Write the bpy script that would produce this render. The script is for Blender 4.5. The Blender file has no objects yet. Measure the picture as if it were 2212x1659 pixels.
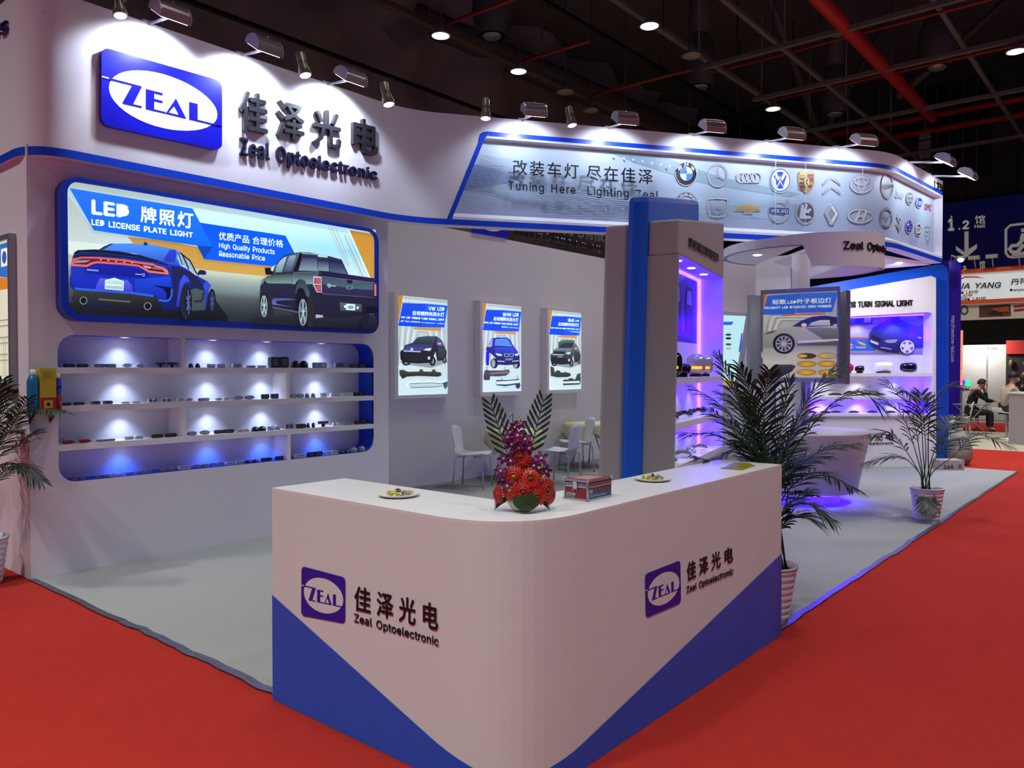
import bpy, math, random
from mathutils import Vector, Matrix
from mathutils.geometry import tessellate_polygon
random.seed(7)
S = bpy.context.scene
COL = S.collection
V = Vector
# ---------------------------------------------------------------- camera, world, exposure
F_PX, CX, CY, HOR, EYE = 1690.0, 1106.0, 829.5, 798.0, 1.6
PITCH = math.atan((CY - HOR) / F_PX)
YAW = math.atan((2534 - CX) / F_PX)          # the booth's long axis is +X; the view is turned by this angle
FH = V((math.cos(YAW), math.sin(YAW), 0)); RT = V((math.sin(YAW), -math.cos(YAW), 0)); UPZ = V((0, 0, 1))
FW = FH * math.cos(PITCH) - UPZ * math.sin(PITCH); UP = FH * math.sin(PITCH) + UPZ * math.cos(PITCH)
EYE_P = V((0, 0, EYE))
cam = bpy.data.cameras.new('camera'); cam.sensor_width = 36; cam.lens = F_PX / 2212 * 36; cam.clip_start = .05; cam.clip_end = 200
camo = bpy.data.objects.new('camera', cam); COL.objects.link(camo)
m3 = Matrix((RT, UP, -FW)).transposed()
camo.matrix_world = Matrix.Translation(EYE_P) @ m3.to_4x4()
S.camera = camo
S.view_settings.view_transform = 'Standard'; S.view_settings.look = 'None'
S.view_settings.exposure = 0.0; S.view_settings.gamma = 1.0; S.view_settings.use_curve_mapping = False
W = bpy.data.worlds.new('hall_air'); S.world = W; W.use_nodes = True
W.node_tree.nodes['Background'].inputs[0].default_value = (.46, .46, 1.0, 1); W.node_tree.nodes['Background'].inputs[1].default_value = .17
def light(name, kind, loc, energy, col=(1, 1, 1), size=.1, aim=None, cone=None, blend=.5, parent=None):
    l = bpy.data.lights.new(name, kind); l.energy = energy; l.color = col
    if kind == 'AREA': l.shape = 'DISK'; l.size = size
    else: l.shadow_soft_size = size
    if kind == 'SPOT': l.spot_size = cone or 1.2; l.spot_blend = blend
    o = bpy.data.objects.new(name, l); COL.objects.link(o); o.location = loc
    if aim is not None: o.rotation_euler = (V(aim) - V(loc)).to_track_quat('-Z', 'Y').to_euler()
    if parent: o.parent = parent; o.matrix_parent_inverse = Matrix.Translation(-parent.location)
    return o
# unseen hall lamps added above the frame where light is wanted: x, y, watts
HALL = [(-2.6, 3.4, 2400), (-1.4, -.6, 2000), (2.4, -1.4, 750), (7.0, -.8, 1000), (10.4, -1.0, 1300), (14.6, -.8, 1500), (4.0, 4.2, 150), (8.4, 5.4, 330), (11.6, 4.4, 600), (17.0, 3.2, 1300), (20.5, .8, 1300), (-1.6, 8.0, 2000)]
FLOOD_A, FLOOD_B, SPOT_P = 95., 38., 25.
WARM = (1, .955, .90); COOL = (.72, .80, 1.0); VIO = (.04, .0, 1.0)
# ---------------------------------------------------------------- measuring: where a line of sight meets a surface
def ray(u, v): return FW + RT * ((u - CX) / F_PX) - UP * ((v - CY) / F_PX)
def onZ(u, v, z=0.): d = ray(u, v); return EYE_P + d * ((z - EYE) / d.z)
def onP(u, v, p, n): d = ray(u, v); return EYE_P + d * ((V(p) - EYE_P).dot(n) / d.dot(n))
def onY(u, v, y): d = ray(u, v); return EYE_P + d * (y / d.y)
def onX(u, v, x): d = ray(u, v); return EYE_P + d * (x / d.x)
def atD(u, v, D): d = ray(u, v); return EYE_P + d * (D / d.dot(FH))
class Plane:                                   # vertical (or any) plane: a along ex, b along ez, off along n
    def __init__(s, p, ex, n, ez=V((0, 0, 1))): s.p, s.ex, s.n, s.ez = V(p), V(ex).normalized(), V(n).normalized(), V(ez)
    def at(s, a, b, off=0.): return s.p + s.ex * a + s.ez * b + s.n * off
    def inv(s, u, v): q = onP(u, v, s.p, s.n) - s.p; return q.dot(s.ex), q.dot(s.ez)
class Path:                                    # vertical surface swept along a plan polyline; a = length along it, b = height
    def __init__(s, pts, off=0.):
        s.pts = [V((x, y, 0)) for x, y in pts]; s.off = off; s.L = [0.]
        for i in range(len(pts) - 1): s.L.append(s.L[-1] + (s.pts[i + 1] - s.pts[i]).length)
        s.N = []
        for i in range(len(pts)):
            d = s.pts[min(i + 1, len(pts) - 1)] - s.pts[max(i - 1, 0)]; d.normalize(); s.N.append(V((d.y, -d.x, 0)))
    def at(s, a, b, off=0.):
        a = max(0, min(a, s.L[-1])); i = 0
        while i < len(s.L) - 2 and s.L[i + 1] < a: i += 1
        t = (a - s.L[i]) / (s.L[i + 1] - s.L[i]); n = s.N[i].lerp(s.N[i + 1], t).normalized()
        return s.pts[i].lerp(s.pts[i + 1], t) + n * (off + s.off) + UPZ * b
    def inv(s, u, v):
        d = ray(u, v); best = None
        for i in range(len(s.pts) - 1):
            a0 = s.pts[i] + s.N[i] * s.off; a1 = s.pts[i + 1] + s.N[i + 1] * s.off; e = a1 - a0
            den = d.x * e.y - d.y * e.x
            if abs(den) < 1e-9: continue
            t = (a0.x * e.y - a0.y * e.x) / den; k = (a0.x * d.y - a0.y * d.x) / den
            if t > 0 and -.02 <= k <= 1.02 and (best is None or t < best[0]): best = (t, s.L[i] + k * (s.L[i + 1] - s.L[i]), EYE + d.z * t)
        if best is None: return s.L[-1], EYE
        return best[1], best[2]
# ---------------------------------------------------------------- materials
def lin(c):
    if isinstance(c, str): c = tuple(int(c[i:i + 2], 16) / 255 for i in (1, 3, 5))
    return tuple((x / 12.92 if x <= .04045 else ((x + .055) / 1.055) ** 2.4) for x in c)
MATS = {}
def mat(name, col='#ffffff', rough=.5, metal=0., em=0., ecol=None, noise=0., nscale=20., bump=0., bscale=40., trans=0., spec=.5, attr=False, vary=None):
    if name in MATS: return MATS[name]
    m = bpy.data.materials.new(name); m.use_nodes = True; nt = m.node_tree; b = nt.nodes['Principled BSDF']; c = (*lin(col), 1)
    b.inputs['Base Color'].default_value = c; b.inputs['Roughness'].default_value = rough; b.inputs['Metallic'].default_value = metal
    b.inputs['Specular IOR Level'].default_value = spec; b.inputs['Transmission Weight'].default_value = trans
    if em: b.inputs['Emission Color'].default_value = (*lin(ecol or col), 1); b.inputs['Emission Strength'].default_value = em
    if attr:
        a = nt.nodes.new('ShaderNodeVertexColor'); a.layer_name = 'Col'; nt.links.new(a.outputs[0], b.inputs['Base Color'])
        if em: nt.links.new(a.outputs[0], b.inputs['Emission Color'])
    if noise or bump:
        tc = nt.nodes.new('ShaderNodeTexCoord')
    if noise:
        n = nt.nodes.new('ShaderNodeTexNoise'); n.inputs['Scale'].default_value = nscale; n.inputs['Detail'].default_value = 6; nt.links.new(tc.outputs['Object'], n.inputs['Vector'])
        r = nt.nodes.new('ShaderNodeMix'); r.data_type = 'RGBA'; c2 = lin(vary) if vary else tuple(x * (1 - noise) for x in c[:3])
        r.inputs[6].default_value = c; r.inputs[7].default_value = (*c2, 1); nt.links.new(n.outputs['Fac'], r.inputs[0]); nt.links.new(r.outputs[2], b.inputs['Base Color'])
    if bump:
        n = nt.nodes.new('ShaderNodeTexNoise'); n.inputs['Scale'].default_value = bscale; n.inputs['Detail'].default_value = 4; nt.links.new(tc.outputs['Object'], n.inputs['Vector'])
        k = nt.nodes.new('ShaderNodeBump'); k.inputs['Strength'].default_value = bump; k.inputs['Distance'].default_value = .02
        nt.links.new(n.outputs['Fac'], k.inputs['Height']); nt.links.new(k.outputs[0], b.inputs['Normal'])
    MATS[name] = m; return m
WHITE = mat('booth_white', '#e6e4ea', .55, bump=.10, bscale=3.2)
WHITE2 = mat('gloss_white', '#eeeef0', .3)
BLUE = mat('strip_blue', '#0b45d8', .35)
DBLUE = mat('frame_blue', '#0a35b8', .35)
BLACK = mat('black_plastic', '#0b0b0d', .35)
CHROME = mat('chrome', '#c9ccd2', .18, 1.)
ALU = mat('brushed_aluminium', '#b9bcc4', .35, 1.)
GREY = mat('grey_metal', '#9a9ca4', .4, .6)
PRINT_LIT = mat('lit_print', '#ffffff', .25, em=.85, attr=True)
PRINT_GLOW = mat('faint_glow_print', '#ffffff', .2, em=.5, attr=True)  # print with a faint glow added to brighten it
PRINT = mat('flat_print', '#ffffff', .45, attr=True)
LAMP = mat('lamp_glow', '#ffffff', .5, em=9., ecol='#f4f6ff')
BULB = mat('bulb_glow', '#ffffff', .5, em=14., ecol='#fff3dc')
# ---------------------------------------------------------------- mesh helpers
class MB:
    def __init__(s): s.v, s.f, s.m, s.sm = [], [], [], []
    def add(s, vs, fs, mi=0, smooth=False):
        k = len(s.v); s.v += [tuple(x) for x in vs]
        for f in fs: s.f.append(tuple(i + k for i in f)); s.m.append(mi); s.sm.append(smooth)
        return s
    def box(s, a, b, mi=0):
        (x0, y0, z0), (x1, y1, z1) = a, b
        return s.add([(x0, y0, z0), (x1, y0, z0), (x1, y1, z0), (x0, y1, z0), (x0, y0, z1), (x1, y0, z1), (x1, y1, z1), (x0, y1, z1)],
              [(0, 3, 2, 1), (4, 5, 6, 7), (0, 1, 5, 4), (1, 2, 6, 5), (2, 3, 7, 6), (3, 0, 4, 7)], mi)
    def obox(s, c, ax, ay, az, mi=0):             # box from a centre and three half axes
        c, ax, ay, az = V(c), V(ax), V(ay), V(az); vs = []
        for k in (-1, 1):
            for i, j in ((-1, -1), (1, -1), (1, 1), (-1, 1)): vs.append(c + ax * i + ay * j + az * k)
        return s.add(vs, [(0, 3, 2, 1), (4, 5, 6, 7), (0, 1, 5, 4), (1, 2, 6, 5), (2, 3, 7, 6), (3, 0, 4, 7)], mi)
    def hexa(s, bot, top, mi=0): return s.add(list(bot) + list(top), [(0, 3, 2, 1), (4, 5, 6, 7), (0, 1, 5, 4), (1, 2, 6, 5), (2, 3, 7, 6), (3, 0, 4, 7)], mi)
    def prism(s, poly, d, holes=(), mi=0, smooth_side=False):     # 3-D planar polygon pushed along d, caps and sides
        loops = [[V(p) for p in poly]] + [[V(p) for p in h] for h in holes]; flat = [p for l in loops for p in l]
        tris = tessellate_polygon(loops); n = len(flat); d = V(d)
        s.add(flat + [p + d for p in flat], [t for t in tris] + [tuple(i + n for i in reversed(t)) for t in tris], mi)
        k = 0
        for l in loops:
            m = len(l); vs = l + [p + d for p in l]
            s.add(vs, [(i, (i + 1) % m, (i + 1) % m + m, i + m) for i in range(m)], mi, smooth_side); k += m
        return s
    def tube(s, pts, r, seg=8, mi=0, cap=True):
        pts = [V(p) for p in pts]; rs = r if isinstance(r, (list, tuple)) else [r] * len(pts); vs = []; ref = None
        for i, p in enumerate(pts):
            d = (pts[min(i + 1, len(pts) - 1)] - pts[max(i - 1, 0)]).normalized()
            if ref is None: ref = d.orthogonal().normalized()
            ref = (ref - d * ref.dot(d)); ref = ref.normalized() if ref.length > 1e-6 else d.orthogonal().normalized()
            bi = d.cross(ref)
            for k in range(seg):
                a = 2 * math.pi * k / seg; vs.append(p + (ref * math.cos(a) + bi * math.sin(a)) * rs[i])
        fs = [(i * seg + k, i * seg + (k + 1) % seg, (i + 1) * seg + (k + 1) % seg, (i + 1) * seg + k) for i in range(len(pts) - 1) for k in range(seg)]
        s.add(vs, fs, mi, True)
        if cap:
            k = len(s.v) - len(vs); s.f.append(tuple(k + i for i in reversed(range(seg)))); s.m.append(mi); s.sm.append(False)
            s.f.append(tuple(k + len(vs) - seg + i for i in range(seg))); s.m.append(mi); s.sm.append(False)
        return s
    def lathe(s, prof, c=(0, 0, 0), seg=28, mi=0, axis=None, arc=None):
        c = V(c); az = V(axis).normalized() if axis else UPZ; ax = az.orthogonal().normalized() if axis else V((1, 0, 0)); ay = az.cross(ax)
        n = len(prof); a0, a1 = arc or (0, 2 * math.pi); full = arc is None; rows = seg if full else seg + 1; vs = []
        for k in range(rows):
            a = a0 + (a1 - a0) * k / seg
            for r, z in prof: vs.append(c + (ax * math.cos(a) + ay * math.sin(a)) * r + az * z)
        fs = []
        for k in range(seg):
            k2 = (k + 1) % rows
            for i in range(n - 1): fs.append((k * n + i, k2 * n + i, k2 * n + i + 1, k * n + i + 1))
        return s.add(vs, fs, mi, True)
    def ball(s, c, rx, ry=None, rz=None, seg=14, mi=0, rot=None):
        ry = ry or rx; rz = rz or rx; c = V(c); vs = []; rings = seg // 2
        for i in range(rings + 1):
            p = math.pi * i / rings
            for k in range(seg):
                a = 2 * math.pi * k / seg; q = V((rx * math.sin(p) * math.cos(a), ry * math.sin(p) * math.sin(a), rz * math.cos(p)))
                if rot: q = rot @ q
                vs.append(c + q)
        return s.add(vs, [(i * seg + k, (i + 1) * seg + k, (i + 1) * seg + (k + 1) % seg, i * seg + (k + 1) % seg) for i in range(rings) for k in range(seg)], mi, True)
    def build(s, name, mats, parent=None, bevel=0., kind=None, weld=False, subd=0):
        me = bpy.data.meshes.new(name); me.from_pydata(s.v, [], s.f)
        for x in (mats if isinstance(mats, (list, tuple)) else [mats]): me.materials.append(x)
        me.polygons.foreach_set('material_index', s.m); me.polygons.foreach_set('use_smooth', s.sm); me.update()
        o = bpy.data.objects.new(name, me); COL.objects.link(o)
        if parent: o.parent = parent; o.matrix_parent_inverse = Matrix.Translation(-parent.location)
        if bevel:
            b = o.modifiers.new('edge', 'BEVEL'); b.width = bevel; b.segments = 2; b.limit_method = 'ANGLE'; b.angle_limit = 1.0
        if weld: o.modifiers.new('weld', 'WELD')
        if subd: q = o.modifiers.new('sub', 'SUBSURF'); q.levels = subd; q.render_levels = subd
        if kind: o['kind'] = kind
        return o
def tag(o, label, cat, group=None):
    o['label'] = label; o['category'] = cat
    if group: o['group'] = group
    return o
def thing(name, label, cat, loc=(0, 0, 0), group=None):
    o = bpy.data.objects.new(name, None); COL.objects.link(o); o.location = loc; o.empty_display_size = .1
    return tag(o, label, cat, group)
def root(name, loc=(0, 0, 0)):
    o = bpy.data.objects.new(name, None); COL.objects.link(o); o.location = loc; o['kind'] = 'structure'; return o
def dup(o, loc, rotz=0., label=None, group=None, scale=None):
    r = o.copy(); COL.objects.link(r); r.location = loc; r.rotation_euler = (0, 0, rotz)
    if scale: r.scale = (scale,) * 3
    if label: r['label'] = label
    if group: r['group'] = group
    for ch in o.children:
        if ch.type == 'LIGHT': continue
        c = ch.copy(); COL.objects.link(c); c.parent = r; c.matrix_parent_inverse = ch.matrix_parent_inverse.copy()
        for g in ch.children:
            d = g.copy(); COL.objects.link(d); d.parent = c; d.matrix_parent_inverse = g.matrix_parent_inverse.copy()
    return r
def rrect(x0, x1, z0, z1, r, n=6):
    out = []
    for cx, cz, a in ((x1 - r, z0 + r, -90), (x1 - r, z1 - r, 0), (x0 + r, z1 - r, 90), (x0 + r, z0 + r, 180)):
        for i in range(n + 1): t = math.radians(a + 90 * i / n); out.append((cx + r * math.cos(t), cz + r * math.sin(t)))
    return out
# ---------------------------------------------------------------- lettering and print
GLY = {}                                          # character -> (solid verts, solid faces, flat verts, flat faces, advance)
def load_glyphs(chars):
    chars = [c for c in dict.fromkeys(chars) if c not in GLY and c != ' ']
    if not chars: return
    wide = [c for c in chars if ord(c) > 0x2e80]
    if wide and len(wide) < len(chars): load_glyphs(wide); chars = [c for c in chars if ord(c) < 0x2e80]
    c = bpy.data.curves.new('lettering', 'FONT'); c.extrude = .5; c.resolution_u = 2; c.space_line = 3.
    try:
        if ord(chars[0]) < 0x2e80: c.font = bpy.data.fonts.load(bpy.utils.system_resource('DATAFILES', path='fonts') + '/Inter.woff2', check_existing=True)
    except Exception: pass
    c.body = '\n'.join(['||'] + [ch + '|' for ch in chars]); o = bpy.data.objects.new('lettering', c); me = bpy.data.meshes.new_from_object(o)
    vs = [tuple(v.co) for v in me.vertices]; fs = [tuple(p.vertices) for p in me.polygons]
    bpy.data.objects.remove(o); bpy.data.curves.remove(c); bpy.data.meshes.remove(me)
    par = list(range(len(vs)))
    def find(i):
        while par[i] != i: par[i] = par[par[i]]; i = par[i]
        return i
    for f in fs:
        for p, q in zip(f, f[1:]): par[find(p)] = find(q)
    isl = {}
    for i in range(len(vs)): isl.setdefault(find(i), []).append(i)
    rows = {}
    for idx in isl.values(): rows.setdefault(round((.35 - sum(vs[i][1] for i in idx) / len(idx)) / 3.), []).append((min(vs[i][0] for i in idx), idx))
    lsb = min(x for x, _ in rows[0])
    for k, ch in enumerate(chars):
        r_ = sorted(rows[k + 1], key=lambda t: t[0]); xb = r_[-1][0]; adv = xb - lsb; keep = [i for x_, idx in r_ if x_ < xb - .004 for i in idx]
        mp = {i: j for j, i in enumerate(keep)}; vv = [(vs[i][0], vs[i][1] + 3. * (k + 1), vs[i][2]) for i in keep]; ff = [tuple(mp[i] for i in f) for f in fs if f[0] in mp]
        fl = [f for f in ff if all(vv[i][2] > .49 for i in f)]; used = sorted({i for f in fl for i in f}); m2 = {i: j for j, i in enumerate(used)}
        GLY[ch] = (vv, ff, [vv[i] for i in used], [tuple(m2[i] for i in f) for f in fl], adv)
load_glyphs('ABCDEFGHIJKLMNOPQRSTUVWXYZabcdefghijklmnopqrstuvwxyz0123456789.,:/-&<>佳泽光电改装车灯尽在牌照优质产品合理价格后视镜转向流水原厂设计即插用通路虎认证深圳市有限公司标致叶子板边馆丹阳专业车灯定制')
def layout(t, bold=0., gap=1., solid=False):
    """placed glyphs [(verts, faces)] and the bounding box of the line"""
    load_glyphs(t); x = 0.; out = []
    for ch in t:
        if ch == ' ': x += .30 * gap; continue
        sv, sf, fv, ff, adv = GLY[ch]; v0, f0 = (sv, sf) if solid else (fv, ff); vs, fs = [], []
        for k_, (dx, dy) in enumerate(((-1, 0), (1, 0), (0, 1), (0, -1)) if bold else ((0, 0),)):
            n = len(vs); vs += [(p[0] + x + dx * bold, p[1] + dy * bold, p[2] * (1 + .002 * k_)) for p in v0]; fs += [tuple(i + n for i in f) for f in f0]
        out.append((vs, fs)); x += adv * gap
    xs = [p[0] for v, _ in out for p in v]; ys = [p[1] for v, _ in out for p in v]
    return out, (min(xs), min(ys), max(xs), max(ys))
def bil(q, s, t):                                 # q = bottom-left, bottom-right, top-right, top-left
    return tuple((q[0][i] * (1 - s) + q[1][i] * s) * (1 - t) + (q[3][i] * (1 - s) + q[2][i] * s) * t for i in range(2))
class Art:                                        # flat printed artwork on a surface, thin stacked layers
    def __init__(s, surf, base=.002, step=.0005): s.sf, s.o, s.st = surf, base, step; s.v, s.f, s.c = [], [], []
    def _poly(s, ab, cols):
        k = len(s.v); s.o += s.st
        for a, b in ab: s.v.append(tuple(s.sf.at(a, b, s.o)))
        s.c += [(*lin(c), 1) for c in cols]
        for t in tessellate_polygon([[V((a, b, 0)) for a, b in ab]]): s.f.append(tuple(i + k for i in t))
    def poly(s, pts, col, col2=None, px=True):     # col2: colour at the bottom of the shape
        ab = [s.sf.inv(*p) for p in pts] if px else pts
        if col2 is None: cols = [col] * len(ab)
        else:
            y = [(-p[1] if px else p[1]) for p in pts]; hi, lo = max(y), min(y); c1, c2 = rgb(col), rgb(col2)
            cols = [tuple(c2[i] + (c1[i] - c2[i]) * ((yy - lo) / max(hi - lo, 1e-9)) for i in range(3)) for yy in y]
        s._poly(ab, cols); return s
    def grid(s, q, rows, px=True):                  # q = bl,br,tr,tl; rows = [(t, colour at the left, colour at the right)]
        s.o += s.st
        for (t0, a0, b0), (t1, a1, b1) in zip(rows, rows[1:]):
            p = [bil(q, 0, t0), bil(q, 1, t0), bil(q, 1, t1), bil(q, 0, t1)]; ab = [s.sf.inv(*x) for x in p] if px else p
            k = len(s.v); s.v += [tuple(s.sf.at(a, b, s.o)) for a, b in ab]; s.c += [(*lin(c), 1) for c in (a0, b0, b1, a1)]; s.f.append((k, k + 1, k + 2, k + 3))
        return s
    def line(s, pts, w, col, px=True, closed=False):
        ab = [V((*s.sf.inv(*p), 0)) for p in pts] if px else [V((*p, 0)) for p in pts]
        if closed: ab = ab + [ab[0]]
        L, Rr = [], []
        for i, p in enumerate(ab):
            if closed and i in (0, len(ab) - 1): d = ab[1] - ab[-2]
            else: d = ab[min(i + 1, len(ab) - 1)] - ab[max(i - 1, 0)]
            d.normalize(); n = V((-d.y, d.x, 0)) * w / 2; L.append(p + n); Rr.append(p - n)
        s.o += s.st; k = len(s.v); n = len(ab)
        for p in L + Rr: s.v.append(tuple(s.sf.at(p.x, p.y, s.o)))
        s.c += [(*lin(col), 1)] * (2 * n)
        for i in range(n - 1): s.f.append((k + i, k + i + 1, k + n + i + 1, k + n + i))
        return s
    def ell(s, cx, cy, rx, ry, col, px=True, col2=None, a0=0, a1=360, n=24, rot=0):
        r = math.radians(rot); pts = []
        for i in range(n + (0 if a1 - a0 >= 360 else 1)):
            t = math.radians(a0 + (a1 - a0) * i / n); x, y = rx * math.cos(t), ry * math.sin(t)
            pts.append((cx + x * math.cos(r) - y * math.sin(r), cy + x * math.sin(r) + y * math.cos(r)))
        return s.poly(pts, col, col2, px)
    def ring(s, cx, cy, rx, ry, w, col, px=True, a0=0, a1=360, n=28):
        pts = [(cx + rx * math.cos(math.radians(a0 + (a1 - a0) * i / n)), cy + ry * math.sin(math.radians(a0 + (a1 - a0) * i / n))) for i in range(n if a1 - a0 >= 360 else n + 1)]
        return s.line(pts, w, col, px, a1 - a0 >= 360)
    def text(s, t, q, col, bold=.0, px=True, gap=1.):       # the lettering's bounding box fills the quad bl,br,tr,tl
        gl, (x0, y0, x1, y1) = layout(t, bold, gap); s.o += s.st
        for vs, fs in gl:
            k = len(s.v)
            for x, y, z in vs:
                p = bil(q, (x - x0) / (x1 - x0), (y - y0) / (y1 - y0)); a, b = s.sf.inv(*p) if px else p; s.v.append(tuple(s.sf.at(a, b, s.o + (z - .5) * .0004)))
            s.c += [(*lin(col), 1)] * len(vs); s.f += [tuple(i + k for i in f) for f in fs]
        return s
    def build(s, name, parent, m):
        me = bpy.data.meshes.new(name); me.from_pydata(s.v, [], s.f); me.materials.append(m)
        ca = me.color_attributes.new('Col', 'FLOAT_COLOR', 'POINT'); ca.data.foreach_set('color', [x for c in s.c for x in c]); me.update()
        o = bpy.data.objects.new(name, me); COL.objects.link(o)
        if parent: o.parent = parent; o.matrix_parent_inverse = Matrix.Translation(-parent.location)
        return o
def rgb(c): return tuple(int(c[i:i + 2], 16) / 255 for i in (1, 3, 5)) if isinstance(c, str) else c
def letters(t, q, surf, parent, m, depth=.03, bold=.012, off=.002, px=True, name='letter', gap=1.):
    """raised letters, each its own mesh, the whole word filling the quad"""
    gl, (x0, y0, x1, y1) = layout(t, bold, gap, True)
    for vs, fs in gl:
        out = []
        for x, y, z in vs:
            p = bil(q, (x - x0) / (x1 - x0), (y - y0) / (y1 - y0)); a, b = surf.inv(*p) if px else p; out.append(surf.at(a, b, off + depth * (z + .5)))
        MB().add(out, fs).build(name, m, parent)
NAVY = mat('emblem_blue', '#1414c8', .3)
def zeal_logo(q, surf, parent, depth=.04, flat=False, white=None, blue=None):
    """rounded blue plate with a white oval and the four-letter mark"""
    blue = blue or NAVY; white = white or WHITE
    def P(x, y, off): a, b = surf.inv(*bil(q, x, 1 - y)); return surf.at(a, b, off)
    def slab(pts, o0, o1, name, m, hole=None):
        mb = MB(); p = [P(x, y, o0) for x, y in pts]; dd = P(.5, .5, o1) - P(.5, .5, o0); mb.prism(p, dd, [[P(x, y, o0) for x, y in hole]] if hole else ()); return mb.build(name, m, parent)
    asp = 1.5; rr = [((x / asp), z) for x, z in rrect(0, asp, 0, 1, .1)]
    up = [(x, y) for x, y in rr if y < .36]; lo = [(x, y) for x, y in rr if y > .39]
    slab(rr, .002, depth * .92, 'plate', blue)
    oval = [(.51 + .45 * math.cos(2 * math.pi * i / 40), .5 + .365 * math.sin(2 * math.pi * i / 40)) for i in range(40)]
    slab(oval, depth * .92, depth * .95, 'oval', white)
    e0, e1 = depth * .95, depth
    if flat: e1 = depth + .0006
    slab([(0, .375), (.06, .375), (.06, .392), (0, .392)], e0, e1, 'oval', white); slab([(.955, .645), (1, .645), (1, .66), (.955, .66)], e0, e1, 'oval', white)
    for pts, hole in (([(.06, .375), (.335, .375), (.26, .64), (.33, .64), (.33, .662), (.17, .662), (.25, .40), (.06, .40)], None),
                ([(.365, .395), (.505, .395), (.505, .425), (.435, .425), (.435, .50), (.505, .50), (.505, .53), (.435, .53), (.435, .64), (.53, .64), (.53, .662), (.365, .662)], None),
                ([(.615, .42), (.70, .662), (.53, .662)], [(.60, .53), (.64, .638), (.553, .638)]),
                ([(.725, .42), (.795, .42), (.795, .64), (1, .64), (1, .662), (.725, .662)], None)):
        slab(pts, e0, e1, 'letter', blue, hole)
# ================================================================ the setting
FLOOR_DARK = mat('hall_concrete', '#77746c', .6, noise=.25, nscale=3.)
RED = mat('red_carpet', '#ae3028', .95, noise=.16, nscale=9., bump=.5, bscale=260., spec=.1)
GCARP = mat('grey_carpet', '#a4a8a6', .95, noise=.22, nscale=60., bump=.5, bscale=300., spec=.1)
BEIGE = mat('beige_carpet', '#a39f8e', .9, noise=.15, nscale=5.)
HALLW = mat('hall_wall_panel', '#35302a', .8, noise=.2, nscale=1.5)
HALLC = mat('hall_ceiling_dark', '#5a534e', .9)
DRAPE = mat('draped_sheet', '#94847a', .55, noise=.4, nscale=.6, bump=1., bscale=.9)
GROOVE = mat('panel_joint', '#16130f', .9)
fl = MB().box((-12, -14, -.06), (40, 26, -.012)).build('floor', FLOOR_DARK, kind='structure')
r = root('floor_1'); r['label'] = 'red aisle carpet around the white booth'
for a, b in (((-6, -10, -.012), (14.45, 1.83, 0)), ((-6, 1.83, -.012), (2.165, 12, 0)), ((14.45, -10, -.012), (18.0, 12, 0)), ((23.2, -10, -.012), (27.2, 12, 0))):
    MB().box(a, b).build('carpet_strip', RED, r)
MB().box((18, -10, -.012), (23.2, 12, .002)).build('floor_2', BEIGE, kind='structure')
r = root('floor_3'); MB().box((2.165, 1.83, -.012), (14.45, 8.4, .004)).build('carpet', GCARP, r)
TAPE = mat('edge_tape', '#3b3f48', .18, bump=.6, bscale=30.); TAPE2 = mat('edge_tape_shiny', '#6a6f86', .12, .7, bump=.8, bscale=40.)
def strip(pts, w, m, name='edge_tape', z=.006):
    mb = MB(); n = len(pts)
    for i in range(n - 1):
        (x0, y0), (x1, y1) = pts[i], pts[i + 1]; d = V((x1 - x0, y1 - y0, 0)).normalized(); q = V((-d.y, d.x, 0)) * w / 2
        mb.prism([V((x0, y0, z)) - q, V((x1, y1, z)) - q, V((x1, y1, z)) + q, V((x0, y0, z)) + q], (0, 0, .004))
    return mb.build(name, m, r)
random.seed(3)
strip([(2.165 + random.uniform(-.006, .012), y) for y in [6.6 - i * .22 for i in range(8)]], .045, TAPE)
strip([(2.17 + random.uniform(-.01, .016), y) for y in [5.06 - i * .12 for i in range(16)]], .05, TAPE2)
strip([(4.7 + i * .2, 1.835 + random.uniform(-.008, .012)) for i in range(26)], .045, TAPE2)
strip([(9.7 + i * .3, 1.835 + random.uniform(-.006, .01)) for i in range(17)], .035, TAPE)
# hall shell
hw = root('wall_back'); MB().box((36, -16, 0), (36.3, 30, 14)).build('wall_panel', HALLW, hw)
for i in range(18): MB().box((35.97, -14 + i * 1.7, 6), (36.0, -13.96 + i * 1.7, 14)).build('panel_joint', GROOVE, hw)
for z in (8.3, 10.1, 12.2): MB().box((35.97, -16, z), (36.0, 30, z + .03)).build('panel_joint', GROOVE, hw)
wd = mat('dark_window', '#050506', .4)
for y0, y1 in ((20.2, 24.8), (14.8, 17.4), (5.6, 8.0), (-2.0, 1.5), (26, 28.5)):
    w_ = MB().box((35.9, y0, 9.3), (35.98, y1, 13.2)).build('window_pane', wd, hw)
    for k in range(1, 5): MB().box((35.86, y0 + (y1 - y0) * k / 5 - .02, 9.3), (35.9, y0 + (y1 - y0) * k / 5 + .02, 13.2)).build('window_bar', HALLC, hw)
dr = MB(); random.seed(11)
nx, nz = 60, 18; vs = [(-8 + 44.5 * i / nx, 18 + .4 * math.sin(i * 1.3) + random.uniform(-.45, .45), 14 * k / nz) for k in range(nz + 1) for i in range(nx + 1)]
dr.add(vs, [(k * (nx + 1) + i, k * (nx + 1) + i + 1, (k + 1) * (nx + 1) + i + 1, (k + 1) * (nx + 1) + i) for k in range(nz) for i in range(nx)], 0, True)
dr.build('wall_left', DRAPE, kind='structure')
MB().box((-14, -16, 14), (38, 27, 14.2)).build('ceiling', HALLC, kind='structure')
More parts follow.
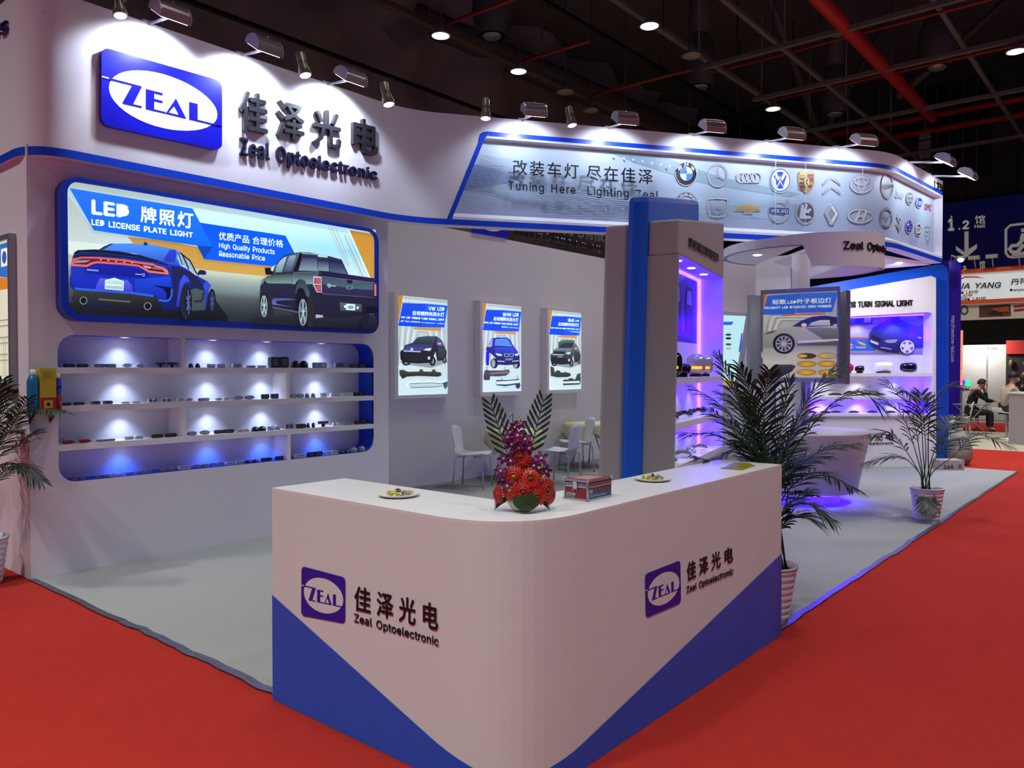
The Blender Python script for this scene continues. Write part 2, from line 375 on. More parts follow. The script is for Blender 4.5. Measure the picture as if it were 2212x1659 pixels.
# ================================================================ shelf wall
YW, XL, XR = 6.61, 2.16, 5.71
NX0, NX1, NZ0, NZ1, ND = 2.362, 5.50, .715, 1.872, .25
sw = root('wall_front'); sw['label'] = 'white display wall with rounded recessed shelves'
hole = rrect(NX0, NX1, NZ0, NZ1, .13)
MB().prism([(XL, YW, 0), (XR, YW, 0), (XR, YW, 3.3), (XL, YW, 3.3)], (0, .02, 0), [[(x, YW, z) for x, z in hole]]).build('front_panel', WHITE, sw)
MB().box((XL, YW + .02, 0), (XL + .02, 8.3, 3.215)).build('side_panel', WHITE, sw)
MB().box((XR - .02, YW + .02, 0), (XR, 7.86, 3.3)).build('side_panel', WHITE, sw)
NBLUE = mat('niche_blue', '#0a3fd0', .4); NWHITE = mat('niche_white', '#dfe0ee', .6, bump=.06, bscale=4)
mb = MB(); n = len(hole)
mb.add([(x, YW + .001, z) for x, z in hole] + [(x, YW + ND, z) for x, z in hole], [(i, (i + 1) % n, (i + 1) % n + n, i + n) for i in range(n)], 0, False); mb.build('niche_lining', NBLUE, sw)
MB().box((NX0 - .02, YW + ND, NZ0 - .02), (NX1 + .02, YW + ND + .015, NZ1 + .02)).build('niche_back', NWHITE, sw)
SHZ = [1.616, 1.315, 1.010]
for z in SHZ: MB().box((NX0 - .0, YW + .0005, z - .048), (NX1 + .0, YW + ND - .001, z)).build('shelf_board', WHITE2, sw)
ROWS = [(1.616, NZ1), (1.315, 1.568), (1.010, 1.267), (NZ0, .962)]
for (x0, x1), row in (((3.357, 3.393), 0), ((4.415, 4.452), 1), ((3.357, 3.393), 2), ((4.418, 4.456), 3)):
    z0, z1 = ROWS[row]; MB().box((x0, YW + .0005, z0), (x1, YW + ND - .001, z1)).build('shelf_divider', WHITE2, sw)
for row, (z0, z1) in enumerate(ROWS):
    for k, x in enumerate((2.93, 3.72, 4.28, 4.92)):
        if row == 0 or True:
            dl = thing('downlight', f'small round recessed downlight, number {k + 1} from the corner, {["over the top shelf", "under the top shelf", "under the second shelf", "under the third shelf"][row]}', 'downlight', (x, YW + .13, z1), 'downlights in the shelf wall')
            MB().lathe([(.0, -.004), (.032, -.004)], (x, YW + .13, z1 - .001), 14).build('lens', LAMP, dl)
            MB().lathe([(.032, -.006), (.042, -.006), (.045, 0)], (x, YW + .13, z1), 14).build('trim_ring', WHITE2, dl)
            light('downlight_beam', 'SPOT', (x, YW + .13, z1 - .012), 6.5 if row < 3 else 7., ((.55, .66, 1.0) if row < 3 else (.02, .15, 1.0)), .02, (x, YW + .19, z0), 1.7, 1., dl)
# ---------------------------------------------------------------- main light box
YF = 6.49
lb = thing('light_box', 'large blue-framed lit banner of two cars above the shelves', 'light box', (3.9, YW, 1.98))
out = rrect(2.352, 5.478, 1.978, 3.085, .13); inn = rrect(2.402, 5.425, 2.03, 3.052, .09)
MB().prism([(x, YF, z) for x, z in out], (0, YW - YF - .001, 0), [[(x, YF, z) for x, z in inn]]).build('frame', DBLUE, lb)
LB = Plane((0, YF + .015, 0), (1, 0, 0), (0, -1, 0))
MB().prism([(x, YF + .016, z) for x, z in rrect(2.395, 5.432, 2.023, 3.059, .09)], (0, .02, 0)).build('light_panel', WHITE2, lb)
# ================================================================ overhead fascia
def fillet(pts, tl, n=8):
    out = [pts[0]]
    for i in range(1, len(pts) - 1):
        a, b, c = V(pts[i - 1]), V(pts[i]), V(pts[i + 1]); t = tl[i - 1]; p0 = b + (a - b).normalized() * t; p2 = b + (c - b).normalized() * t
        for k in range(n + 1): s_ = k / n; q = p0 * (1 - s_) ** 2 + b * 2 * s_ * (1 - s_) + p2 * s_ * s_; out.append((q.x, q.y))
    out.append(pts[-1]); return out
FP = fillet([(2.13, 8.3), (2.13, 6.47), (5.853, 6.47), (11.08, 2.857), (13.3, 2.70)], [.34, .40, .35], 10)
FS = Path(FP); FPN = Path(FP, -.12)
ZT, ZB, ZS = 4.45, 3.215, 3.28
def s_of(x, y): return min(range(len(FP)), key=lambda i: (FP[i][0] - x) ** 2 + (FP[i][1] - y) ** 2)
sB0 = FS.inv(1300, 400)[0] - 2.107            # length where the straight run B is measured from
def slo(z): return sB0 + .257 + (z - 3.274) * (.631 - .257) / (4.183 - 3.274)      # outer edge of the slanting strip
def sli(z): return slo(z) + .055
fa = thing('overhead_fascia', 'white curved overhead fascia carrying the booth signs, blue edge strips', 'fascia', (7.5, 5.3, 3.2))
def sheet(rows, n, off, name, m, back=0.):
    """rows = [(z, s0, s1)] bottom to top; a curved sheet following the fascia"""
    mb = MB(); vs = []
    for z, s0, s1 in rows:
        for i in range(n + 1): vs.append(FS.at(s0 + (s1 - s0) * i / n, z, off))
    w = n + 1; mb.add(vs, [(k * w + i, k * w + i + 1, (k + 1) * w + i + 1, (k + 1) * w + i) for k in range(len(rows) - 1) for i in range(n)], 0, True)
    return mb.build(name, m, fa)
SE = FS.L[-1]
ZU = 4.212
sheet([(ZS, 0, slo(ZS)), (3.6, 0, slo(3.6)), (4.0, 0, slo(4.0)), (4.19, 0, slo(4.19)), (ZU, 0, slo(4.19) + .03), (4.235, 0, slo(4.19) + .06), (4.286, 0, slo(4.19) + .14)], 110, 0, 'face_panel', WHITE)
sheet([(4.286, 0, SE), (ZT, 0, SE)], 200, 0, 'header_band', WHITE)
sheet([(ZB, 0, SE), (ZS, 0, SE)], 200, .004, 'blue_strip', BLUE)
sheet([(4.235, slo(4.19) + .10, SE), (4.286, slo(4.19) + .12, SE)], 120, .004, 'blue_strip', BLUE)
sheet([(ZS, slo(ZS), sli(ZS)), (3.7, slo(3.7), sli(3.7)), (4.15, slo(4.15), sli(4.15)), (4.2, slo(4.165), sli(4.165) + .012), (4.25, slo(4.20), sli(4.20) + .04), (4.275, slo(4.22) + .03, sli(4.22) + .07), (4.286, slo(4.22) + .07, sli(4.22) + .1)], 3, .004, 'blue_strip', BLUE)
sheet([(ZU, sli(4.18), SE), (4.235, sli(4.2), SE)], 120, 0, 'header_lip', WHITE)
sheet([(ZS, sli(ZS), SE), (3.311, sli(3.311), SE)], 120, 0, 'ledge_lip', WHITE)
def sheet2(z0, o0, z1, o1, sa, sb, n, name, m):
    mb = MB(); vs = [FS.at(sa + (sb - sa) * i / n, z, o) for z, o in ((z0, o0), (z1, o1)) for i in range(n + 1)]; w = n + 1
    mb.add(vs, [(i, i + 1, w + i + 1, w + i) for i in range(n)], 0, False); return mb.build(name, m, fa)
sheet2(ZU, 0, ZU + .004, -.12, sli(4.2), SE, 120, 'header_underside', WHITE)
sheet2(3.311, 0, 3.372, -.115, sli(3.3), SE, 120, 'sloped_ledge', WHITE)
sheet2(ZB, .004, ZB, -.16, 0, SE, 200, 'soffit', WHITE)
sheet2(ZT, 0, ZT, -.16, 0, SE, 200, 'cap', WHITE)
sheet2(ZB, -.16, ZT, -.16, 0, SE, 200, 'rear_panel', WHITE)
mb = MB(); mb.add([FS.at(sli(z), z, o) for z, o in ((3.311, 0), (ZU, 0), (ZU, -.12), (3.372, -.12))], [(0, 1, 2, 3)]); mb.build('recess_return', WHITE, fa)
mb = MB(); mb.add([FS.at(SE, z, o) for z, o in ((ZB, 0.004), (ZB, -.16), (ZT, -.16), (ZT, 0.004))], [(0, 1, 2, 3)]); mb.build('end_cap', WHITE, fa)
# canopy underside between fascia and the display at the far end
mb = MB(); mb.prism([FS.at(FS.L[-1] - 3.2, 3.2, -.16), FS.at(SE, 3.2, -.16), V((13.3, 4.6, 3.2)), V((11.5, 4.6, 3.2))], (0, 0, .03)); mb.build('canopy_soffit', WHITE, fa)
for k_, (x_, y_) in enumerate(((11.9, 3.25), (12.7, 3.15))):
    dl = thing('canopy_downlight', f'round downlight under the far canopy, {"first" if k_ == 0 else "second"} from the pillar', 'downlight', (x_, y_, 3.2), 'canopy downlights')
    MB().lathe([(0, -.004), (.05, -.004)], (x_, y_, 3.199), 16).build('lens', LAMP, dl); MB().lathe([(.05, -.006), (.065, 0)], (x_, y_, 3.199), 16).build('trim_ring', WHITE2, dl)
    light('downlight_beam', 'SPOT', (x_, y_, 3.17), 60, (.95, .95, 1), .05, (x_ + 1.3, y_ + .55, 1.9), 2.2, .7, dl)
# back and side walls of the booth
YB = 7.86
bw = root('wall_rear'); MB().box((XR, YB, 0), (13.6, YB + .1, 3.6)).build('wall_panel', WHITE, bw)
MB().box((XL, 8.2, 0), (XR, 8.3, 3.6)).build('wall_panel', WHITE, bw)
MB().box((13.6, 5.15, 0), (13.7, YB + .1, 3.6)).build('wall_panel', WHITE, bw)
# ================================================================ counter
ZC = 1.03; CO = fillet([(4.618, 1.785), (2.125, 1.785), (2.125, 3.31)], [.42], 14); CI = [(2.56, 3.31), (2.56, 2.19), (4.618, 2.19)]
ct = thing('reception_counter', 'white corner reception counter with blue triangles and black company lettering', 'counter', (2.6, 2.1, 0))
body = [(x, y, 0) for x, y in CO + CI]
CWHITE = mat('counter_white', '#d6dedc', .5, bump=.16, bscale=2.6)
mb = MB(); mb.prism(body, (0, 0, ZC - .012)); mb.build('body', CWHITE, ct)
mb = MB(); mb.prism([(x, y, ZC - .012) for x, y in CO + CI], (0, 0, .012)); mb.build('top', mat('counter_top', '#e2e4e6', .35), ct)
CP = Path(list(reversed(CO)), 0)                # from the left end round the corner to the right end
sk = mat('counter_blue', '#1158c8', .4)
def skirt(s0, s1, zf, n, name='blue_triangle'):
    mb = MB(); vs = []
    for i in range(n + 1): s_ = s0 + (s1 - s0) * i / n; vs += [CP.at(s_, .004, .0025), CP.at(s_, max(zf(s_), .004), .0025)]
    mb.add(vs, [(2 * i, 2 * i + 2, 2 * i + 3, 2 * i + 1) for i in range(n)]); return mb.build(name, sk, ct)
LC = CP.L[-1]
skirt(0, 1.55, lambda s_: .512 - s_ * .327, 30)
skirt(LC - 2.55, LC, lambda s_: .507 - (LC - s_) * .1876 - .012, 60)
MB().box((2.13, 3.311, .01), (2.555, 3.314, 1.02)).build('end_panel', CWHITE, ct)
CL = Plane((2.125, 0, 0), (0, -1, 0), (-1, 0, 0)); CR = Plane((0, 1.785, 0), (1, 0, 0), (0, -1, 0))
INK = mat('sign_ink', '#0d0a10', .5); CLOGO = mat('counter_logo_blue', '#201a9c', .4)
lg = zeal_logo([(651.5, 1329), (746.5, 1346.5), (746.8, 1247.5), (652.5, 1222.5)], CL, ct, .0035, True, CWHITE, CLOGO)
letters('佳泽光电', [(766, 1318), (947, 1363), (947, 1305), (767, 1264)], CL, ct, INK, .002, .016, gap=1.3)
letters('Zeal Optoelectronic', [(766, 1347), (948, 1400), (948, 1376), (766, 1324)], CL, ct, INK, .002, .008, gap=1.04)
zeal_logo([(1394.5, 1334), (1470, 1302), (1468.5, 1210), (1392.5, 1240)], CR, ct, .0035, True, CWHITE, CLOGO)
letters('佳泽光电', [(1483, 1256), (1582.5, 1213), (1582, 1178), (1483, 1215)], CR, ct, INK, .002, .016, gap=1.3)
letters('Zeal Optoelectronic', [(1482.5, 1284), (1583, 1244), (1583, 1225), (1482.5, 1266.5)], CR, ct, INK, .002, .008, gap=1.04)
# ================================================================ fascia sign A
AP = Plane((0, 6.47, 0), (1, 0, 0), (0, -1, 0))
sg = thing('company_logo_sign', 'raised blue oval logo sign on the white fascia', 'sign', AP.at(3.2, 3.6, 0))
zeal_logo([(214, 272), (474, 328), (474, 178), (214, 104)], AP, sg, .05)
SLET = mat('sign_letter_dark', '#26262c', .35)
s1 = thing('company_name_sign', 'large raised dark Chinese characters on the fascia', 'sign', AP.at(4.3, 3.7, 0))
letters('佳泽光电', [(514, 283), (811, 341), (811, 266), (514, 195)], AP, s1, SLET, .045, .016, gap=1.28)
s2 = thing('company_name_sign', 'smaller raised dark English company name below the Chinese characters', 'sign', AP.at(4.3, 3.4, 0))
letters('Zeal Optoelectronic', [(516, 346), (812, 397), (812, 366), (516, 296)], AP, s2, mat('sign_letter_navy', '#15133a', .4), .03, .014, gap=1.06)
SP = Plane((2.13, 0, 0), (0, -1, 0), (-1, 0, 0))
s3 = thing('stand_number', 'raised violet stand number on the side of the fascia', 'sign', onX(10, 60, 2.13))
letters('1.2F55', [(-75, 140), (20, 70), (20, 44), (-75, 105)], SP, s3, mat('number_violet', '#2a2266', .4), .02, .015)
# ================================================================ printed artwork
def cr(x0, y0, k): return lambda *pts: [(x0 + x * k, y0 + y * k) for x, y in pts]
M_ = cr(100, 360, .33906); c1 = cr(130, 500, .09042); c2 = cr(290, 520, .10852); c3 = cr(130, 600, .09042)
t4 = cr(540, 520, .07233); t5 = cr(660, 520, .07233); t6 = cr(540, 600, .07233); t7 = cr(660, 600, .07233)
A = Art(LB, .001, .0004)
A.grid([(145, 681), (811, 715), (811, 497), (145, 391)], [(0, '#1f2226', '#1c262a'), (.1, '#33373a', '#2a3a40'), (.22, '#565c5c', '#46555a'), (.34, '#8d978f', '#8fa9a4'), (.42, '#c2cdb8', '#b9cdb8'), (.44, '#b3b99c', '#c4d2b4'), (.47, '#dcead6', '#d4ead8'), (.56, '#d2e6da', '#c6eaf4'), (.75, '#bfe2e4', '#93d6f0'), (1, '#b4c9be', '#bdeaf8')])
A.poly(M_((300, 404), (960, 500), (1000, 560), (700, 520), (420, 500), (140, 470), (140, 180)), '#aab8ae', '#c3dcd6')
A.poly(M_((516, 446), (760, 470), (1000, 520), (1100, 560), (1440, 634), (1420, 700), (1100, 668), (950, 648), (820, 560), (560, 498)), '#b98a3c', '#c9a04e')
A.poly(M_((1930, 404), (2092, 430), (2092, 745), (2075, 708), (2060, 706)), '#c08a34', '#c9953c')
for a, b, w, c in (((1815, 385), (1927, 632), .011, '#c9a06a'), ((1898, 436), (2016, 698), .011, '#b98f60'), ((1795, 380), (1914, 634), .003, '#3a5a90'), ((1838, 388), (1920, 580), .003, '#3a5a90'), ((1920, 520), (2000, 690), .003, '#3a5a90'), ((1925, 440), (2040, 700), .003, '#3a6a90'), ((1925, 404), (2060, 706), .008, '#e6f6ee')): A.line(M_(a, b), w, c)
A.poly(M_((978, 357), (1522, 440), (1578, 548), (1440, 636), (1003, 590)), '#0a50e6', '#0b5cf0')
A.poly(M_((145, 136), (930, 267), (1058, 510), (958, 504), (300, 406)), '#2a6fe6', '#0c66f2')
A.poly(M_((958, 504), (1058, 510), (1004, 589)), '#0b43a8')
WT = '#d8eefa'
A.text('LED', M_((285, 305), (525, 331), (525, 247), (285, 206)), WT, .035); A.text('牌照灯', M_((597, 355), (935, 400), (935, 293), (597, 250)), WT, .028, gap=1.1)
A.text('LED LICENSE PLATE LIGHT', M_((285, 373), (932, 455), (932, 420), (285, 332)), WT, .03)
A.text('优质产品 合理价格', M_((1096, 467), (1507, 517), (1507, 469), (1096, 414)), WT, .012)
A.text('High Quality Products', M_((1098, 526), (1452, 569), (1452, 525), (1098, 484)), WT, .01); A.text('Reasonable Price', M_((1098, 572), (1390, 602), (1390, 567), (1098, 535)), WT, .01)
# blue saloon, rear view
A.poly(c3((190, 620), (400, 560), (2212, 700)) + c2((1600, 1180), (1843, 1500), (1843, 1640), (0, 1530)) + c3((1200, 900), (330, 860), (200, 700)), '#22262a', '#101014')
A.poly(c1((905, 440), (1030, 360), (1200, 290), (1700, 288)) + c2((0, 62), (300, 75), (560, 125), (830, 185), (900, 250), (1080, 370), (1200, 560), (1240, 690), (1110, 610), (880, 500), (640, 450), (380, 380), (0, 260)), '#4b8ff0', '#1d34ac')
A.poly(c1((905, 440), (1030, 360), (1200, 290), (1260, 296), (1130, 370), (1015, 440)), '#26365a')
A.poly(c2((565, 380), (690, 190), (800, 180), (830, 240), (800, 430), (640, 430)), '#2c3fc4', '#2436b0')
A.poly(c1((300, 560), (265, 660), (245, 840), (235, 930), (245, 1000), (215, 1100), (210, 1300), (300, 1400)) + c3((300, 420), (260, 480), (300, 560), (400, 620)) + c3((1500, 700), (2212, 760)) + c2((450, 1380), (850, 1390), (1100, 1400), (1380, 1400), (1480, 1250), (1460, 960), (1420, 800), (1220, 690), (1110, 610), (880, 500), (640, 450)) + c1((2212, 650), (1500, 520), (800, 440), (420, 470)), '#2242d8', '#141a58')
A.poly(c1((235, 880), (240, 1000), (560, 1010), (1300, 1070), (2000, 1130), (2212, 1110), (2212, 1480), (1700, 1420), (800, 1360), (330, 1370), (300, 1200)), '#1c36c4', '#1528a0')
A.poly(c2((0, 760), (480, 740), (700, 700), (740, 900), (740, 1150), (660, 1230), (480, 1190), (400, 1080), (0, 1040)), '#2048dc', '#152a9a')
A.poly(c2((340, 880), (720, 930), (700, 1120), (640, 1180), (620, 1040), (560, 960)), '#10143c', '#0c0e28')
A.line(c2((740, 960), (725, 1100), (680, 1190), (600, 1205), (470, 1185)), .012, '#3a74d8')
A.poly(c3((330, 250), (800, 290), (1700, 350), (2212, 430)) + c2((400, 1110), (480, 1230), (580, 1390)) + c3((2212, 790), (1700, 730), (800, 600), (400, 620), (290, 540), (290, 400)), '#3a3f3c', '#15171c')
A.line(c3((330, 262), (800, 300), (1700, 365), (2212, 440)), .018, '#2c62e0')
A.poly(c1((300, 520), (400, 450), (800, 430), (1400, 480), (1900, 570)) + c2((380, 375), (640, 440), (380, 400), (0, 325)) + c1((1500, 580), (900, 510), (500, 500), (330, 555)), '#161c28')
A.poly(c1((320, 570), (500, 520), (900, 520), (1500, 590), (2212, 690)) + c2((640, 470), (700, 620), (680, 650), (640, 500)) + c1((2212, 740), (1500, 640), (900, 600), (500, 600), (280, 660)), '#1a1f40')
bar_o = c1((275, 650), (500, 610), (900, 615), (1500, 670), (2000, 745), (2212, 770)) + c2((400, 490), (560, 530), (650, 590), (670, 675), (560, 665), (330, 640), (240, 635)) + c1((2100, 985), (1960, 900), (1850, 840), (1500, 800), (850, 760), (720, 800), (620, 850), (480, 840), (262, 830), (250, 780))
bar_i = c1((320, 700), (500, 650), (900, 660), (1500, 715), (2000, 795), (2212, 820)) + c2((400, 530), (540, 570), (600, 640), (560, 630), (330, 600), (240, 590)) + c1((2100, 930), (1960, 850), (1850, 800), (1500, 755), (850, 710), (720, 740), (600, 800), (480, 790), (310, 780))
A.poly(bar_o, '#e0554a', '#ee7a5c'); A.poly(bar_i, '#571c26', '#431220')
A.poly(c1((330, 700), (560, 690), (710, 690), (600, 745), (320, 760)), '#8f8f9c'); A.poly(c2((150, 490), (320, 520), (320, 560), (200, 545)), '#a3a8cc'); A.poly(c2((340, 525), (560, 575), (560, 590), (340, 565)), '#8a6a74')
for x in (950, 1130, 1315, 1510, 1695): A.ell(*c1((x, 685 + (x - 950) * .09))[0], 2.6, 1.2, '#c9b0b8', n=10)
A.poly(c1((540, 880), (620, 1000), (1300, 1065), (2000, 1125), (2090, 1080), (2080, 1000), (1900, 900), (1500, 830), (850, 775), (740, 800), (640, 860)), '#1622a4', '#141a88')
A.line(c1((610, 918), (890, 942)), .012, '#8a94d8'); A.line(c1((1770, 1020), (1900, 1035), (1990, 1010), (1990, 1060), (1940, 1075)), .006, '#a6c2f0')
A.poly(c1((810, 1380), (860, 1250), (920, 1120), (1580, 1160), (1680, 1280), (1710, 1450)), '#5a60dc', '#3a40c0')
A.poly(c1((1045, 1165), (1270, 1110), (1500, 1195), (1485, 1420), (1040, 1380)), '#d6f0f4'); A.poly(c1((1065, 1190), (1270, 1150), (1480, 1215), (1465, 1395), (1062, 1358)), '#b4ece6', '#9fb6b2')
A.text('DODGE', c1((1085, 1290), (1450, 1318), (1450, 1280), (1085, 1252)), '#e8fcf8', .02)
for x, y in ((530, 548), (2060, 682)):
    p = c3((x, y))[0]; A.ell(*p, 8.0, 8.2, '#9a9aa4'); A.ell(*p, 6.6, 7.0, '#141418')
A.line(c3((890, 515), (1640, 580)), .014, '#5b605c')
A.poly(c2((820, 330), (850, 250), (910, 260), (980, 320), (1090, 430), (1200, 610), (1215, 690), (1110, 600), (920, 500)), '#8fb0b4', '#93b9bc')
A.line(c2((835, 330), (905, 490), (1060, 570), (1200, 690)), .008, '#c6d8de'); A.line(c2((930, 280), (1060, 570)), .012, '#141a38'); A.line(c2((850, 250), (930, 490)), .008, '#1a2450'); A.line(c2((880, 240), (1080, 400), (1215, 660)), .012, '#141a3c')
A.poly(c2((1255, 600), (1300, 585), (1380, 600), (1405, 640), (1390, 685), (1270, 680), (1230, 700), (1225, 660)), '#1a2250')
A.poly(c2((700, 500), (900, 540), (1110, 640), (1220, 720), (1340, 880), (1330, 1010), (1100, 960), (1060, 780), (960, 680), (860, 800), (820, 1100), (760, 1300), (740, 900)), '#20244c', '#1c2052')
A.poly(c2((1100, 980), (1200, 950), (1350, 1010), (1390, 1080), (1380, 1380), (1110, 1400)), '#46585c', '#3e4c46')
A.line(c2((1170, 1210), (1290, 1210), (1330, 1160), (1350, 1030)), .016, '#1c2848')
A.poly(c2((830, 1100), (880, 800), (960, 680), (1040, 740), (1080, 840), (1000, 820), (940, 900), (890, 1100), (860, 1320), (800, 1330)), '#3a52e0', '#2a34a8')
A.poly(c2((1340, 880), (1420, 800), (1500, 900), (1440, 1000), (1400, 1350), (1380, 1380), (1380, 1050)), '#3450d8', '#20307c')
A.ell(*c2((1000, 1220))[0], 12.8, 38, '#20262c'); A.ell(*c2((1040, 1220))[0], 7.4, 31, '#171826')
for dx, dy in ((0, -26), (4, -14), (-4, -12), (5, 2), (-4, 4), (4, 16), (-3, 18), (1, 27)): p = c2((1040, 1220))[0]; A.line([p, (p[0] + dx, p[1] + dy)], .010, '#565e96')
A.ell(*c2((1510, 1210))[0], 8.4, 27, '#181b26'); A.ell(*c2((1512, 1210))[0], 6.0, 22, '#232748')
for dx, dy in ((0, -20), (4, -10), (-4, -8), (4, 8), (-4, 10), (0, 20)): p = c2((1512, 1210))[0]; A.line([p, (p[0] + dx, p[1] + dy)], .007, '#4c5684')
A.poly(c2((180, 25), (240, 75), (180, 115), (140, 70)), '#1c2878')
# dark pick-up truck, rear view
A.poly(t6((0, 1230), (300, 1200), (700, 1180), (1300, 1080), (2212, 1150)) + t7((2000, 1100), (2100, 1400), (2050, 1560), (0, 1470)) + t6((0, 1380)), '#2a2c34', '#131320')
A.poly(t4((230, 1600), (240, 1400), (290, 1180), (480, 1050), (560, 1040), (620, 920), (680, 760), (820, 580), (960, 440), (1150, 390), (1420, 350), (1700, 360)) + t5((600, 460), (1010, 570), (1100, 800), (1200, 1020), (1990, 1130), (2010, 1350), (2050, 1659)) + t7((2050, 1000), (1700, 1090), (1300, 1200), (300, 1180), (0, 1080)) + t6((1300, 1080), (540, 900), (420, 980), (230, 900)), '#2c3346', '#1c1a30')
A.poly(t4((290, 1190), (480, 1060), (700, 1020), (1180, 990), (1180, 1290), (460, 1280), (380, 1190), (280, 1330)), '#33403f', '#7fa39c')
A.poly(t4((1190, 990), (1990, 940), (1980, 1060), (1800, 1100), (1800, 1300), (1620, 1310), (1520, 1190), (1430, 1150), (1320, 1230), (1280, 1310), (1190, 1300)), '#3a4452', '#7aa0a0')
A.poly(t4((620, 1060), (680, 800), (1000, 470), (1420, 360), (1700, 365), (1480, 390), (1220, 930), (700, 980)), '#4f6a66', '#31403f')
A.poly(t4((690, 950), (720, 760), (820, 620), (940, 510), (1030, 490), (880, 950)), '#a6bcd0', '#6f9490'); A.poly(t4((960, 940), (1020, 700), (1110, 470), (1300, 440), (1280, 560), (1130, 935)), '#8fa2bc', '#3c4664')
A.poly(t4((370, 820), (540, 815), (560, 900), (620, 930), (590, 1030), (400, 1020)), '#14141c')
A.poly(t4((1220, 930), (1420, 380), (1490, 390), (1370, 900)), '#120c24')
A.poly(t4((1380, 900), (1510, 470), (1920, 480), (1960, 910)), '#170c4c', '#7f98a0'); A.poly(t5((305, 900), (305, 580), (610, 620), (630, 920)), '#1c1250', '#7f98a0'); A.poly(t5((650, 930), (640, 590), (1000, 640), (1080, 800), (1170, 1010)), '#1a1440', '#566a7c')
A.line(t4((1480, 385), (1950, 420)), .008, '#9fb0b4'); A.poly(t5((290, 440), (310, 415), (570, 460), (600, 520), (300, 490)), '#bcd0c4'); A.line(t5((620, 500), (1000, 585), (1190, 1010)), .009, '#1a2a38')
A.line(t4((1220, 970), (1980, 930)), .007, '#5c7474')
A.poly(t5((400, 940), (1200, 1020), (1990, 1130), (2000, 1270), (1300, 1180), (400, 1090)), '#1c1444', '#2a2440')
A.poly(t5((410, 1110), (1140, 1170), (1940, 1280), (1940, 1480), (1340, 1440), (430, 1300)), '#3c5260', '#4a6470'); A.poly(t5((430, 1310), (1340, 1440), (1940, 1490), (1930, 1659), (420, 1659)), '#322e54', '#2a2646')
A.line(t7((420, 480), (1960, 600)), .005, '#6c6488'); A.line(t5((410, 1080), (1980, 1270)), .005, '#7a8498')
A.poly(t5((1140, 1170), (1320, 1190), (1310, 1290), (1180, 1280)), '#1a1830'); A.ell(*t5((1235, 1415))[0], 8, 3.7, '#6c8290'); A.ell(*t5((1235, 1415))[0], 5, 2, '#39424e'); A.poly(t5((545, 1330), (625, 1275), (680, 1330), (830, 1345), (830, 1385), (690, 1370), (625, 1425)), '#8fa6b0')
A.poly(t5((145, 1100), (170, 1078), (395, 1085), (405, 1560), (255, 1545), (140, 1310)), '#e6d8e0'); A.poly(t5((165, 1110), (380, 1110), (388, 1545), (270, 1530), (160, 1310)), '#7a6a70', '#6a5a60')
A.ell(*t5((310, 1190))[0], 4.2, 5.2, '#d8485a'); A.ell(*t5((310, 1420))[0], 4.4, 5.4, '#d8485a'); A.line(t5((150, 1310), (390, 1310)), .006, '#e8e0ea')
A.poly(t5((1965, 1290), (2030, 1320), (2030, 1659), (1970, 1659)), '#c87078')
for cx, cy, rx, ry, k in ((1430, 500, 13, 30, 1), (330, 590, 0, 0, 0)):
    if k: A.poly(t6((1270, 470), (1300, 250), (1400, 90), (1480, 60), (1560, 110), (1660, 350), (1700, 450), (1690, 580), (1600, 560), (1520, 350), (1400, 300), (1320, 380), (1290, 520)), '#31424a', '#4a5a5e')
A.poly(t6((1290, 520), (1320, 380), (1400, 300), (1520, 350), (1640, 700), (1700, 950), (1340, 900)), '#140f22')
def wheel(p, rx, ry, tw):
    A.ell(p[0] + tw, p[1], rx * 1.15, ry * 1.2, '#26262e'); A.ell(p[0], p[1], rx * 1.25, ry * 1.25, '#1d1a28'); A.ell(p[0], p[1], rx, ry, '#3a4450'); A.ring(p[0], p[1], rx, ry, .010, '#8fa4a8')
    for k in range(5):
        a = math.radians(-90 + 72 * k)
        for e in (-.16, .16): A.line([p, (p[0] + rx * .95 * math.cos(a + e), p[1] + ry * .95 * math.sin(a + e))], .007, '#a9bfc2')
    A.ell(p[0], p[1], rx * .25, ry * .2, '#b9ccce')
wheel(t6((330, 860))[0], 6.3, 22.5, 14); wheel(t6((1480, 1040))[0], 8.2, 27.5, 16)
A.poly(t6((540, 720), (580, 620), (900, 620), (1240, 650), (1240, 670), (800, 690), (690, 700), (660, 750), (720, 800), (1200, 890), (560, 810)), '#4a52a0', '#6a70a0'); A.line(t6((560, 890), (1320, 1040)), .014, '#56606a')
A.poly(t7((910, 740), (1560, 800), (1570, 1020), (920, 1000)), '#566068', '#40424e'); A.poly(t7((1095, 785), (1370, 800), (1370, 985), (1095, 970)), '#cdeef2'); A.ell(*t7((1235, 890))[0], 6.2, 3.3, '#54707a'); A.ell(*t7((1235, 890))[0], 4.6, 2.2, '#86a8b0')
A.ell(*t7((1065, 870))[0], 2.2, 3.2, '#f2f4f4'); A.ell(*t7((1440, 905))[0], 2.4, 2.8, '#f4f2f0')
A.poly(t7((190, 1105), (400, 1130), (410, 1190), (190, 1215)), '#b9c9d4', '#8fa0ac'); A.poly(t7((1690, 870), (2040, 870), (2040, 1060), (1700, 1080)), '#0e0a28'); A.poly(t7((1600, 1090), (1780, 1090), (1780, 1400), (1700, 1540), (1560, 1480)), '#1c1a2c')
# finished banner print
A.build('printed_banner', lb, PRINT_LIT)
